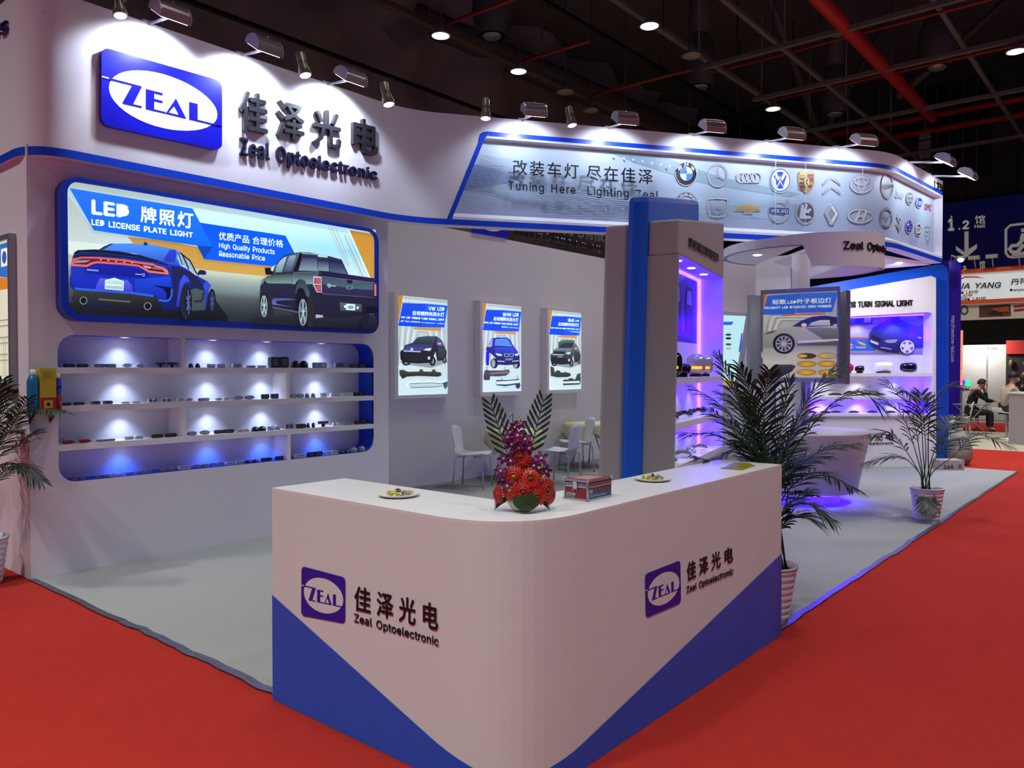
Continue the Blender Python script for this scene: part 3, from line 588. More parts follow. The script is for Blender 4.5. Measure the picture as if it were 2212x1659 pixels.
# ---------------------------------------------------------------- three posters on the rear wall
PC = cr(840, 620, 140 / 929)
def norm1(X, Y):
    x = (X - 134) / 711.; t = 115 + 70 * x; b = 1556 - 25 * x; return x, (Y - t) / (b - t)
POST = []
def poster_box(ub, uf, ur, vt, vb, label, q):
    X = onY(ub, 700, YB).x; lo, hi = 7.4, YB
    for _ in range(40):
        mid = (lo + hi) / 2
        p = V((X, mid, 1.6)) - EYE_P; u = CX + F_PX * p.dot(RT) / p.dot(FW)
        if u > uf: lo = mid
        else: hi = mid
    yf = (lo + hi) / 2; xr = onY(ur, 700, yf).x; zt = onY(uf, vt, yf).z; zb = onY(uf, vb, yf).z
    t = thing('poster_light_box', label, 'light box', (X, YB, zb))
    pl = Plane((0, yf, 0), (1, 0, 0), (0, -1, 0)); ab = [pl.inv(*p) for p in q]
    x0 = (ab[0][0] + ab[3][0]) / 2; x1 = (ab[1][0] + ab[2][0]) / 2; z0 = (ab[0][1] + ab[1][1]) / 2; z1 = (ab[2][1] + ab[3][1]) / 2
    MB().prism([(X, yf, zb), (xr, yf, zb), (xr, yf, zt), (X, yf, zt)], (0, YB - yf - .001, 0), [[(x0, yf, z0), (x1, yf, z0), (x1, yf, z1), (x0, yf, z1)]]).build('frame', WHITE, t)
    MB().box((x0, yf + .011, z0), (x1, yf + .02, z1)).build('light_panel', WHITE2, t)
    pl.p = V((0, yf + .0105, 0)); a = Art(pl, .0008, .0003)
    W_, H_ = x1 - x0, z1 - z0
    def N(*pts): return [(x0 + W_ * x, z1 - H_ * y) for x, y in pts]
    def T(*pts): return N(*[norm1(X_, Y_) for X_, Y_ in pts])
    a.grid(N((0, 1), (1, 1), (1, 0), (0, 0)), [(0, '#cfe9ee', '#c4e2e4'), (.3, '#d4e8ea', '#c8dcd8'), (.45, '#b6c6c4', '#bacac6'), (.6, '#c2d2d2', '#bccccc'), (1, '#c4d6d4', '#a9bebc')], False)
    for k in range(7):
        e = .06 + .055 * k; a.line(N((e * .8 - .04, .72 - e * .3), (e, .16 + e * .5), (1 - e * 1.1, .16 + e * .5), (1 - e * .8, .72 - e * .3)), .012 if k % 2 else .024, '#e6f6f4' if k % 2 else '#9fb2b4', False)
    for k in range(3): a.line(N((0, .02 + .025 * k), (1, .02 + .025 * k)), .008, '#e0f0ee' if k % 2 else '#9cb0ae', False)
    a.poly(T((130, 110), (205, 122), (150, 470), (134, 500)), '#c0852c', px=False); a.line(T((250, 125), (235, 225)), .004, '#46506a', False); a.line(T((297, 130), (285, 230)), .004, '#46506a', False)
    a.poly(T((350, 575), (750, 578), (742, 632), (345, 605)), '#d0944a', px=False)
    a.poly(T((200, 228), (520, 238), (470, 575), (138, 553)), '#0f4be6', px=False); a.poly(T((520, 238), (845, 268), (795, 580), (470, 575)), '#1560f0', '#0f54ec', px=False)
    return t, a, T, N
WP = '#e4f4fa'
def hatch(a, T, body, roof, glass):
    a.poly(T((150, 1080), (300, 1120), (600, 1160), (850, 1080), (830, 1040), (200, 1040)), '#8f9aa0', px=False)
    for c, rx, ry in (((245, 1080), .075, .032), ((615, 1060), .062, .052), ((795, 1040), .043, .036)): p = T(c)[0]; a.ell(p[0], p[1], rx, ry * 1.3, '#16161c', False); a.ell(p[0], p[1], rx * .55, ry * .8, '#70767e', False)
    a.poly(T((325, 800), (400, 720), (520, 702), (680, 705), (750, 760), (800, 860), (828, 930), (822, 1000), (760, 1050), (690, 1060), (660, 920), (600, 1085), (400, 1095), (200, 1075), (165, 1040), (160, 930), (200, 880), (230, 830)), body, '#15171c', False)
    a.poly(T((325, 800), (405, 722), (520, 705), (670, 710), (640, 800)), glass, '#2c3a40', False); a.poly(T((690, 720), (740, 760), (790, 860), (690, 840), (672, 800)), roof, px=False)
    a.poly(T((235, 835), (330, 800), (640, 805), (600, 860), (480, 900), (215, 900)), body, roof, False)
    a.poly(T((205, 905), (450, 915), (440, 935), (205, 925)), '#aab4d8', px=False); a.poly(T((480, 905), (520, 880), (605, 872), (580, 915)), '#d4e2e6', px=False); a.poly(T((185, 850), (215, 850), (200, 905), (180, 890)), '#c8d6da', px=False)
    a.poly(T((185, 960), (500, 980), (540, 1060), (220, 1060)), '#202228', px=False); a.poly(T((690, 800), (740, 795), (745, 825), (690, 825)), '#e0a850', px=False); a.poly(T((545, 1000), (580, 995), (575, 1040), (545, 1035)), '#d6dcec', px=False)
    a.poly(T((690, 860), (800, 880), (810, 1010), (700, 1040)), '#3a464c', '#262c36', False)
def parts_a(a, T):
    a.poly(T((145, 1190), (200, 1185), (260, 1215), (420, 1210), (430, 1180), (470, 1180), (480, 1210), (600, 1212), (610, 1182), (655, 1182), (660, 1212), (740, 1225), (745, 1265), (700, 1285), (400, 1275), (250, 1285), (190, 1318), (150, 1260)), '#4a4a42', '#26251f', False)
    a.poly(T((260, 1400), (280, 1380), (380, 1370), (400, 1342), (430, 1345), (430, 1372), (560, 1365), (570, 1340), (600, 1340), (605, 1365), (740, 1375), (790, 1350), (835, 1350), (838, 1420), (800, 1470), (750, 1430), (600, 1440), (420, 1445), (290, 1450)), '#dcecf0', '#9fb4bc', False); a.line(T((280, 1385), (600, 1375), (760, 1385)), .008, '#46525a', False); a.line(T((300, 1448), (600, 1438), (750, 1425)), .008, '#46525a', False)
    a.poly(T((760, 1375), (838, 1350), (838, 1420), (800, 1470)), '#46545c', px=False)
t, a, T, N = poster_box(841, 852.8, 974, 630, 862.5, 'lit poster with a dark hatchback, first from the shelf wall', PC((138, 1556), (850, 1530), (841, 185), (130, 115)))
a.text('VW LED', T((560, 335), (795, 343), (795, 290), (560, 278)), WP, .02, False); a.text('后视镜转向流水灯', T((330, 402), (795, 428), (795, 365), (330, 338)), WP, .022, False)
a.text('VW LED MIRROR TURN SIGNAL LIGHT', T((175, 446), (795, 485), (795, 455), (175, 415)), WP, .025, False); a.text('原厂设计 即插即用 OEM-Replacement - plug&play', T((170, 500), (795, 535), (795, 510), (170, 475)), WP, .005, False)
hatch(a, T, '#32304a', '#4a4aa0', '#3c5260'); p = T((318, 897))[0]; a.ell(p[0], p[1], .028, .028, '#a9b4f0', False); parts_a(a, T); a.build('printed_poster', t, PRINT_LIT)
QC = cr(1015, 635, 125 / 902)
t, a, T, N = poster_box(1022.5, 1037, 1130, 648, 856, 'lit poster with a blue saloon front, second from the shelf wall', QC((203, 1530), (806, 1515), (804, 198), (195, 137)))
a.text('BMW LED', T((500, 335), (790, 343), (790, 290), (500, 278)), WP, .02, False); a.text('后视镜转向流水灯', T((330, 402), (790, 428), (790, 365), (330, 338)), WP, .022, False)
a.text('BMW LED MIRROR TURN SIGNAL LIGHT', T((165, 446), (790, 485), (790, 455), (165, 415)), WP, .025, False); a.text('通用设计 CANBUS Design', T((470, 515), (790, 535), (790, 510), (470, 490)), WP, .005, False)
def n2(X, Y): x = (X - 199) / 606.; tt = 137 + 61 * x; bb = 1530 - 15 * x; return x, (Y - tt) / (bb - tt)
T2 = lambda *pts: N(*[n2(x, y) for x, y in pts])
for c, rx, ry in (((375, 1080), .085, .06), ((725, 1100), .085, .05), ((262, 1040), .03, .05)): p = T2(c)[0]; a.ell(p[0], p[1], rx, ry * 1.25, '#18161e', False); a.ell(p[0] - .02, p[1], rx * .5, ry, '#9aa6aa', False)
a.poly(T2((285, 790), (335, 690), (430, 675), (580, 680), (620, 710), (680, 820), (740, 890), (775, 980), (775, 1080), (700, 1100), (560, 1110), (430, 1100), (390, 990), (330, 930), (260, 880), (245, 860)), '#2634b8', '#1a1e50', False)
a.poly(T2((375, 800), (395, 700), (480, 695), (580, 700), (660, 820)), '#4a90d8', '#5a86d0', False); a.poly(T2((290, 800), (335, 700), (350, 700), (340, 820)), '#8fb0c8', px=False)
a.poly(T2((380, 830), (660, 830), (740, 900), (700, 930), (600, 920), (390, 920)), '#3048c8', '#2636ac', False)
for x in (560, 642): a.poly(T2((x - 38, 930), (x + 34, 930), (x + 30, 978), (x - 28, 978)), '#c9d2d8', px=False); a.poly(T2((x - 30, 936), (x + 26, 936), (x + 22, 972), (x - 22, 972)), '#1a2226', px=False)
a.poly(T2((385, 920), (480, 935), (500, 965), (420, 960)), '#c4e4e8', px=False); a.poly(T2((690, 940), (755, 920), (750, 960), (700, 965)), '#c4e4e8', px=False); a.poly(T2((540, 1005), (660, 1000), (660, 1032), (540, 1035)), '#6a84a8', px=False); a.line(T2((420, 1045), (530, 1052)), .012, '#e0d4c8', False); a.line(T2((655, 1050), (760, 1040)), .012, '#e0d4c8', False)
a.poly(T2((250, 890), (300, 890), (290, 1110), (255, 1115), (245, 1000)), '#2a14e0', px=False)
p = T2((300, 805))[0]; a.ell(p[0], p[1], .04, .022, '#c9a0a4', False); p = T2((690, 800))[0]; a.ell(p[0], p[1], .03, .022, '#b9a8a0', False)
a.poly(T2((225, 1190), (260, 1180), (300, 1190), (520, 1190), (600, 1175), (615, 1220), (560, 1270), (440, 1285), (310, 1280), (300, 1340), (220, 1340), (208, 1290)), '#5a504c', '#3a3440', False); a.line(T2((310, 1240), (600, 1220)), .02, '#8a7a70', False)
a.poly(T2((395, 1380), (405, 1340), (600, 1340), (760, 1325), (785, 1430), (760, 1480), (715, 1470), (700, 1415), (540, 1440), (400, 1420)), '#3c4a50', '#2c383e', False); a.poly(T2((400, 1365), (770, 1345), (770, 1385), (560, 1410), (400, 1405)), '#d4eaee', px=False)
for q_ in ((260, 1160), (535, 1165), (485, 1330), (735, 1300)): p = T2(q_)[0]; a.ring(p[0], p[1], .018, .022, .007, '#3c3a40', False)
a.build('printed_poster', t, PRINT_LIT)
RC = cr(1160, 650, 115 / 908)
t, a, T, N = poster_box(1169, 1182, 1259, 664, 850.5, 'lit poster with a grey off-road car, third from the shelf wall', RC((208, 1525), (762, 1500), (755, 200), (207, 160)))
a.text('路虎 LED', T((545, 335), (790, 343), (790, 290), (545, 278)), WP, .02, False); a.text('后视镜转向流水灯', T((330, 402), (790, 428), (790, 365), (330, 338)), WP, .022, False)
a.text('LAND ROVER LED MIRROR TURN SIGNAL LIGHT', T((165, 446), (790, 485), (790, 462), (165, 422)), WP, .025, False); a.text('E-MARK认证', T((570, 512), (790, 535), (790, 508), (570, 488)), WP, .005, False)
a.poly(T((330, 690), (420, 660), (600, 655), (690, 670), (700, 760), (330, 800)), '#5c6c70', '#3c484c', False)
hatch(a, T, '#6c7c84', '#5c6a74', '#2a3036'); a.poly(T((230, 855), (480, 860), (470, 905), (235, 905)), '#242c30', px=False); a.poly(T((300, 940), (420, 945), (418, 975), (300, 970)), '#10141a', px=False); a.line(T((310, 957), (410, 960)), .012, '#b9c4cc', False)
a.poly(T((155, 1120), (230, 1150), (250, 1240), (290, 1200), (360, 1205), (370, 1235), (460, 1240), (470, 1210), (490, 1235), (590, 1250), (600, 1300), (520, 1320), (300, 1325), (165, 1300)), '#4a504a', '#30362f', False)
a.poly(T((425, 1400), (440, 1365), (540, 1365), (560, 1340), (640, 1340), (660, 1360), (700, 1360), (740, 1270), (820, 1245), (825, 1400), (800, 1450), (430, 1465)), '#3f494c', '#2c3438', False); a.poly(T((420, 1400), (800, 1385), (795, 1425), (425, 1435)), '#d2e6ea', px=False)
a.build('printed_poster', t, PRINT_LIT)
# sign on the rear wall, partly hidden behind the fascia
RW = Plane((0, YB, 0), (1, 0, 0), (0, -1, 0))
t = thing('rear_wall_logo', 'blue oval logo plate on the rear wall, half hidden by the fascia', 'sign', onY(1055, 470, YB))
zeal_logo([(1017, 503), (1094, 516), (1094, 446), (1017, 428)], RW, t, .04)
t = thing('rear_wall_name', 'raised company name letters high on the rear wall', 'sign', onY(1200, 520, YB))
letters('Shenzhen Zeal Optoelectronic technology', [(1106, 511), (1304, 549), (1304, 529), (1106, 487)], RW, t, SLET, .02, .012)
letters('深圳市佳泽光电有限公司', [(1106, 486), (1345, 532), (1345, 497), (1106, 452)], RW, t, mat('sign_letter_grey', '#6a706a', .4), .025, .02)
# ================================================================ printed panel and emblems on the fascia
A = Art(FPN, 0., .0008)
n = 150; s0f = lambda z: sli(z) - .02
rowz = [(3.365, '#aab2cc'), (3.5, '#a9b6ce'), (3.75, '#a6bccc'), (4.0, '#b4c6d6'), (4.218, '#c4d2de')]
k = len(A.v); seam = []
for z, c in rowz:
    for i in range(n + 1): A.v.append(tuple(FPN.at(s0f(z) + (SE - s0f(z)) * i / n, z, .0005))); A.c.append((*lin(c), 1))
w = n + 1; A.f += [(k + j * w + i, k + j * w + i + 1, k + (j + 1) * w + i + 1, k + (j + 1) * w + i) for j in range(len(rowz) - 1) for i in range(n)]
A.o = .001
b0 = sB0 + .3
def curve(f, x0, x1, w_, c, n_=34): A.line([(b0 + x0 + (x1 - x0) * i / n_, f(x0 + (x1 - x0) * i / n_)) for i in range(n_ + 1)], w_, c, False)
A.poly([(b0 + .12, 3.62), (b0 + .25, 3.95), (b0 + .9, 3.83), (b0 + .7, 3.75), (b0 + .4, 3.68)], '#7f93b8', px=False)
A.poly([(b0 + .35, 4.05), (b0 + 1.3, 3.72), (b0 + 2.6, 3.55), (b0 + 4.3, 3.50), (b0 + 4.3, 3.62), (b0 + 2.6, 3.78), (b0 + 1.5, 3.98)], '#a2bbca', '#b2c4d6', False)
A.poly([(b0 + 1.9, 4.2), (b0 + 2.6, 4.2), (b0 + 3.4, 4.0), (b0 + 4.6, 3.85), (b0 + 4.4, 3.8), (b0 + 3.2, 3.9), (b0 + 2.4, 4.06)], '#8ea9b4', px=False)
for i in range(17): curve(lambda x, i=i: 4.12 - .022 * i - .33 * x + .075 * x * x, .35, 2.6 - .04 * i, .006, '#93a8bc')
for i in range(9): curve(lambda x, i=i: 3.62 - .03 * i + .08 * (x - 1.2) ** 2 * .6, .15, 2.2, .004, '#8b9fb6')
for i in range(12): A.line([(b0 + .14 + .015 * i, 3.66 + .024 * i), (b0 + .5 + .012 * i, 3.64 + .026 * i)], .006, '#6f86b0', False)
for i in range(14): curve(lambda x, i=i: 3.70 - .02 * i + .05 * math.sin(x * 1.7 + i * .1), 2.7, 4.6, .004, '#8fa9bc')
for i in range(10): A.ell(b0 + 2.0 + .12 * i, 4.14 - .012 * i, .013, .013, '#d6e2e8', False, n=8)
for r_ in range(3):
    for i in range(26): A.ell(sB0 + 5.9 + .1 * i, 3.42 + .09 * r_ + .003 * i, .009, .018, '#ccd6e6', False, n=6)
for u_, x in ((1664, 0), (1728, 0), (1850, 0)): a_ = FPN.inv(u_, 400)[0]; A.line([(a_, 3.37), (a_, 4.215)], .008, '#c6d0e0', False)
A.text('改装车灯 尽在佳泽', [(1102, 382), (1401, 404), (1401, 371), (1102, 350)], '#23222c', .014, gap=1.12)
A.text('Tuning Here  Lighting Zeal', [(1092, 420), (1413, 441), (1413, 417), (1092, 396)], '#16162c', .012, gap=1.18)
A.build('printed_panel', fa, PRINT)
E4 = lambda x, y: (1400 + x * .31646, 200 + y * .31646)
SIL, SIL2, DKS = '#c9cdd4', '#8f959f', '#4a4e56'
def emb(): return Art(FPN, .012, .0007)
def done(a, lab): o = a.build('emblem', fa, PRINT); o['label'] = lab; return o
def disc(a, x, y, rx, ry, col, **k_): p = E4(x, y); a.ell(p[0], p[1], rx * .31646, ry * .31646, col, **k_)
def rng(a, x, y, rx, ry, w_, col, **k_): p = E4(x, y); a.ring(p[0], p[1], rx * .31646, ry * .31646, w_, col, **k_)
def pl(a, pts, col, col2=None): a.poly([E4(*p) for p in pts], col, col2)
def ln(a, pts, w_, col, closed=False): a.line([E4(*p) for p in pts], w_, col, closed=closed)
a = emb(); disc(a, 257, 557, 74, 82, SIL); disc(a, 257, 555, 70, 78, '#26282c'); disc(a, 257, 555, 43, 48, '#d8e6f0')
for q0 in (180, 0): a.ell(*E4(257, 555), 40 * .316, 45 * .316, '#3a86dc', a0=q0, a1=q0 + 90, n=8); 
pl(a, [(257, 555)] + [(257 + 41 * math.cos(math.radians(t)), 555 + 46 * math.sin(math.radians(t))) for t in range(180, 271, 15)], '#3a86dc'); pl(a, [(257, 555)] + [(257 + 41 * math.cos(math.radians(t)), 555 + 46 * math.sin(math.radians(t))) for t in range(0, 91, 15)], '#3a86dc')
for ch, x, y, e in (('B', 213, 515, -.6), ('M', 257, 493, 0), ('W', 300, 519, .6)):
    d = 14; c, s_ = math.cos(e), math.sin(e); a.text(ch, [E4(x - d * c - d * -s_ * 0 - d * s_ * -1 * 0, y + d - d * s_), E4(x + d * c, y + d + d * s_), E4(x + d * c, y - d + d * s_), E4(x - d * c, y - d - d * s_)], '#e4e6ea', .03)
done(a, 'round black, blue and white emblem')
a = emb(); rng(a, 471, 570, 66, 75, .022, SIL2); rng(a, 471, 570, 64, 73, .010, SIL)
for t in (-90, 30, 150):
    r1 = math.radians(t); r2 = math.radians(t + 90); pl(a, [(471 + 62 * math.cos(r1), 570 + 70 * math.sin(r1)), (471 + 9 * math.cos(r2), 570 + 10 * math.sin(r2)), (471, 570), (471 - 9 * math.cos(r2), 570 - 10 * math.sin(r2))], '#9aa0ab')
done(a, 'ringed three-pointed star emblem')
a = emb()
for x in (635, 668, 702, 735): rng(a, x, 583, 32, 33, .020, SIL2); rng(a, x, 582, 32, 33, .009, '#dcdfe4')
done(a, 'four interlocking silver rings emblem')
a = emb(); disc(a, 897, 602, 73, 86, SIL); disc(a, 897, 600, 68, 80, '#1f4fb8'); rng(a, 897, 600, 56, 66, .026, '#e6ebf4')
ln(a, [(862, 548), (887, 596), (897, 575), (907, 596), (932, 548)], .040, '#e6ebf4'); ln(a, [(846, 580), (872, 652), (897, 604), (922, 652), (948, 580)], .038, '#e6ebf4')
done(a, 'round blue emblem with white letters V and W')
a = emb(); sh = [(1020, 548), (1045, 534), (1076, 540), (1108, 534), (1132, 548), (1130, 620), (1110, 660), (1076, 692), (1042, 660), (1022, 620)]; pl(a, [(x, y + 3) for x, y in sh], '#6a5a40'); pl(a, sh, '#c9a24c', '#b8923c')
for q in ([(1080, 560), (1128, 556), (1127, 608), (1080, 608)], [(1026, 612), (1072, 612), (1072, 680), (1042, 654)]):
    x0, x1 = q[0][0], q[1][0]
    for kk in range(4): y = q[0][1] + 6 + kk * 14; ln(a, [(x0 + 3, y), (x1 - 4, y)], .022, '#a8382c' if kk % 2 else '#2a2420')
ln(a, [(1030, 555), (1070, 552)], .05, '#d8b860'); ln(a, [(1032, 590), (1068, 590)], .02, '#7a3a2a'); pl(a, [(1058, 590), (1094, 590), (1094, 630), (1076, 648), (1058, 630)], '#e0bc54'); ln(a, [(1082, 596), (1070, 612), (1082, 634)], .018, '#2a2420'); ln(a, [(1090, 640), (1112, 640)], .03, '#8a3428')
done(a, 'gold crest emblem with red and black bars')
a = emb()
for y in (0, 62): pl(a, [(1247, 556 + y), (1310, 622 + y), (1310, 640 + y), (1247, 592 + y), (1187, 640 + y), (1187, 622 + y)], SIL, SIL2)
done(a, 'double silver chevron emblem')
a = emb(); rng(a, 1452, 630, 74, 57, .030, SIL2); rng(a, 1452, 629, 73, 56, .016, '#dadde2'); rng(a, 1452, 628, 22, 52, .026, '#cfd2d8'); rng(a, 1452, 606, 48, 26, .026, '#cfd2d8'); done(a, 'three overlapping silver ovals emblem')
a = emb(); rng(a, 1630, 640, 38, 80, .040, '#a9b2aa'); pl(a, [(1588, 622), (1670, 616), (1670, 660), (1588, 664)], '#b4bcb4'); a.text('NISSAN', [E4(1592, 658), E4(1666, 654), E4(1666, 626), E4(1592, 630)], '#4a5450', .02); done(a, 'silver ring emblem crossed by a name bar')
a = emb(); a.text('Jeep', [E4(1683, 735), E4(1738, 742), E4(1738, 680), E4(1683, 664)], '#b2bac0', .03); done(a, 'pale grey four-letter word emblem')
a = emb(); disc(a, 1780, 724, 25, 45, SIL); disc(a, 1780, 722, 22, 40, '#4f7a62'); a.text('LAND', [E4(1764, 715), E4(1796, 720), E4(1796, 700), E4(1764, 696)], '#dfe8e0', .02); a.text('ROVER', [E4(1764, 745), E4(1797, 750), E4(1797, 730), E4(1764, 726)], '#dfe8e0', .02); done(a, 'green oval emblem')
a = emb(); disc(a, 1846, 753, 26, 37, SIL); disc(a, 1846, 752, 23, 32, '#2a52b0'); a.text('Ford', [E4(1828, 768), E4(1864, 774), E4(1864, 738), E4(1828, 732)], '#e4ebf4', .02); done(a, 'blue oval emblem with white script')
a = emb(); a.text('GMC', [E4(1884, 800), E4(1930, 812), E4(1930, 766), E4(1884, 756)], '#b8585c', .03); done(a, 'red three-letter emblem')
a = emb(); rng(a, 257, 762, 66, 70, .05, SIL2); rng(a, 257, 762, 58, 62, .02, SIL)
for kk, ch in enumerate('OPEL'): t = math.radians(-135 + 30 * kk); a.text(ch, [E4(257 + 66 * math.cos(t) - 5, 762 + 68 * math.sin(t) + 7), E4(257 + 66 * math.cos(t) + 5, 762 + 68 * math.sin(t) + 7), E4(257 + 66 * math.cos(t) + 5, 762 + 68 * math.sin(t) - 7), E4(257 + 66 * math.cos(t) - 5, 762 + 68 * math.sin(t) - 7)], '#3c4048', .02)
done(a, 'grey lettered ring emblem half behind the tower')
a = emb(); fr = [(402, 728), (470, 720), (540, 730), (536, 800), (520, 842), (470, 850), (420, 842), (405, 800)]; ln(a, fr, .034, SIL2, True); ln(a, fr, .016, '#d6d9de', True)
pl(a, [(424, 738), (448, 738), (452, 772), (490, 772), (494, 738), (518, 738), (506, 834), (484, 834), (482, 800), (460, 800), (458, 834), (436, 834)], '#c4c8cf', SIL2); done(a, 'silver framed letter H emblem')
a = emb(); bt = [(585, 800), (605, 772), (650, 772), (655, 758), (715, 758), (718, 770), (775, 772), (758, 808), (712, 810), (708, 828), (648, 828), (650, 808), (586, 810)]; pl(a, [(x, y + 3) for x, y in bt], '#6a6a60'); pl(a, bt, '#cfc8a0'); pl(a, [(680 + (x - 680) * .9, 793 + (y - 793) * .82) for x, y in bt], '#d9ae3a', '#b8862a'); done(a, 'gold bow-tie emblem')
a = emb(); rng(a, 889, 808, 62, 70, .055, '#aeb4bc'); pl(a, [(925, 735), (960, 732), (958, 768), (948, 758), (932, 778), (922, 768), (936, 748)], '#9aa0a8'); pl(a, [(822, 785), (958, 790), (958, 832), (822, 827)], '#22307c'); a.text('VOLVO', [E4(832, 820), E4(950, 824), E4(950, 798), E4(832, 794)], '#eef0f4', .02); done(a, 'iron ring emblem with blue name bar and arrow')
a = emb(); disc(a, 1070, 822, 68, 80, '#b4b8bc'); disc(a, 1070, 820, 58, 68, '#5a5e60'); pl(a, [(1030, 850), (1040, 770), (1058, 764), (1060, 800), (1074, 760), (1086, 764), (1076, 806), (1100, 790), (1112, 800), (1080, 836), (1110, 850), (1108, 862), (1020, 864)], '#cdd0d2'); a.ell(*E4(1078, 832), 3, 3, '#3a3c40'); done(a, 'round grey winged-arrow emblem')
a = emb(); pl(a, [(1248, 746), (1300, 830), (1262, 908), (1234, 908), (1197, 828)], SIL2); ln(a, [(1240, 760), (1282, 830), (1240, 900)], .036, '#e2e4e8'); ln(a, [(1256, 756), (1212, 828), (1254, 900)], .034, '#b4b8c0'); done(a, 'silver diamond emblem')
a = emb(); rng(a, 1443, 845, 82, 46, .030, SIL2); rng(a, 1443, 844, 81, 45, .014, '#e0e2e6'); pl(a, [(1405, 862), (1432, 806), (1452, 806), (1436, 838), (1466, 834), (1478, 808), (1500, 804), (1470, 880), (1450, 884), (1462, 852), (1432, 854), (1420, 884), (1400, 884)], '#cdd0d6'); done(a, 'oval slanted H emblem')
a = emb(); rng(a, 1622, 857, 38, 62, .034, DKS); rng(a, 1622, 856, 38, 61, .014, '#b4bac0'); ln(a, [(1588, 830), (1612, 852), (1622, 880), (1634, 852), (1658, 828)], .026, '#8a9098'); done(a, 'dark winged oval emblem')
a = emb(); pl(a, [(1690, 850), (1706, 820), (1728, 872), (1712, 876), (1704, 858), (1698, 872), (1726, 920), (1708, 956), (1684, 898), (1700, 894), (1708, 920), (1714, 908)], '#c2c6cc', '#7c828a'); done(a, 'angular silver S emblem')
a = emb(); disc(a, 1776, 917, 26, 48, SIL); disc(a, 1776, 915, 23, 43, '#22369c')
for x, y, r_ in ((1768, 902, 10), (1784, 918, 5), (1778, 935, 5), (1790, 935, 4), (1784, 895, 4)): pl(a, [(x, y - r_ * 1.8), (x + r_ * .3, y), (x, y + r_ * 1.8), (x - r_ * .3, y)], '#dfe8ff'); pl(a, [(x - r_, y), (x, y - r_ * .5), (x + r_, y), (x, y + r_ * .5)], '#dfe8ff')
done(a, 'blue oval star-cluster emblem')
a = emb(); disc(a, 1841, 938, 23, 45, '#e0e2e6'); disc(a, 1841, 938, 19, 38, '#18181c'); a.text('KIA', [E4(1826, 960), E4(1857, 966), E4(1857, 918), E4(1826, 912)], '#f0f0f2', .03); done(a, 'black oval three-letter emblem')
a = emb(); sh = [(1886, 914), (1918, 920), (1920, 990), (1904, 1036), (1886, 985)]; ln(a, sh, .018, '#8f959f', True); ln(a, [(1892, 935), (1902, 950), (1914, 940), (1912, 965), (1902, 975), (1894, 962)], .016, '#9aa0a8'); ln(a, [(1894, 990), (1904, 1012), (1914, 992)], .014, '#9aa0a8'); done(a, 'outlined shield emblem with a horned head')
lt = thing('stand_number', 'dark stand number at the far end of the fascia', 'sign', FS.at(SE, 4.3))
letters('1.2F55', [(2017, 409), (2036.5, 416), (2036.5, 401), (2017, 389)], FS, lt, INK, .01, .012)
# ================================================================ floodlights and spot lamps along the fascia
FIN = mat('flood_fin', '#b9b4a4', .35, .6); FWH = mat('flood_white', '#c8cbd8', .4, .2)
def flood(s_, label, aim_z=3.75, power=55., reach=.52, lit=False, rise=.2):
    b = FS.at(s_, ZT, -.05); nrm = FS.at(s_, ZT, 1.) - FS.at(s_, ZT, 0); tan = (FS.at(s_ + .05, 0) - FS.at(s_ - .05, 0)).normalized()
    h = b + nrm * reach + UPZ * rise; t = thing('floodlight', label, 'floodlight', b, 'floodlights on the fascia')
    MB().tube([b, h - nrm * .02], .013, 8).build('arm', FWH, t); MB().obox(b + UPZ * .015, tan * .04, nrm * .03, UPZ * .012).build('clamp', FWH, t)
    dn = (-nrm * .55 - UPZ * .85).normalized(); bk = -dn; sd = tan; fw_ = dn.cross(sd).normalized()
    prof = [(-.11, 0), (-.10, .05), (-.05, .085), (0, .095), (.05, .085), (.10, .05), (.11, 0)]
    mb = MB(); mb.prism([h + fw_ * x + bk * y - sd * .12 for x, y in prof], sd * .24); mb.build('housing', FIN, t)
    for k_ in (-1, 1): MB().prism([h + fw_ * x * 1.08 + bk * y * 1.1 + sd * (.12 * k_) for x, y in prof], sd * .006 * k_).build('end_plate', FWH, t)
    for x, y in prof[1:-1]: MB().obox(h + fw_ * x + bk * (y + .006), sd * .115, fw_ * .003, bk * .01).build('fin', GREY, t)
    MB().obox(h + dn * .004, sd * .11, fw_ * .095, dn * .003).build('lens', LAMP if lit else mat('flood_lens', '#fbfbff', .3, em=2.5), t)
    MB().tube([h + bk * .10, h + bk * .125], .008, 6).build('knob', CHROME, t)
    light('flood_beam', 'SPOT', h + dn * .02, power, COOL, .06, FS.at(s_, aim_z, 0), 2.25, .4, t); return t
fl_ = [('first', onY(345, 58, 6.47)), ('second', onY(545, 126, 6.47)), ('third', onY(728, 188, 6.47))]
for nm, p in fl_: flood(FS.inv(*{'first': (322, 52), 'second': (523, 120), 'third': (708, 182)}[nm])[0], f'ribbed floodlight on the logo side of the fascia, {nm} from the left', 3.95, FLOOD_A, .40, False, -.05)
for nm, u_, v_ in (('first', 1128, 268), ('second', 1316, 279), ('third', 1497, 296), ('fourth', 1662, 311), ('fifth', 1812, 325)):
    flood(FS.inv(u_, v_)[0], f'ribbed floodlight over the emblem panel, {nm} from the left', 3.9, FLOOD_B, .5, False, -.07)
flood(FS.inv(1962, 352)[0], 'floodlight on a long arm near the far end, upper one', 3.9, FLOOD_B, .5, False, -.09)
flood(FS.inv(2014, 384)[0], 'glowing floodlight on a long arm at the far end of the fascia', 3.9, FLOOD_B, .5, True, -.09)
SPOTB = mat('spot_body', '#8a8a78', .4, .5)
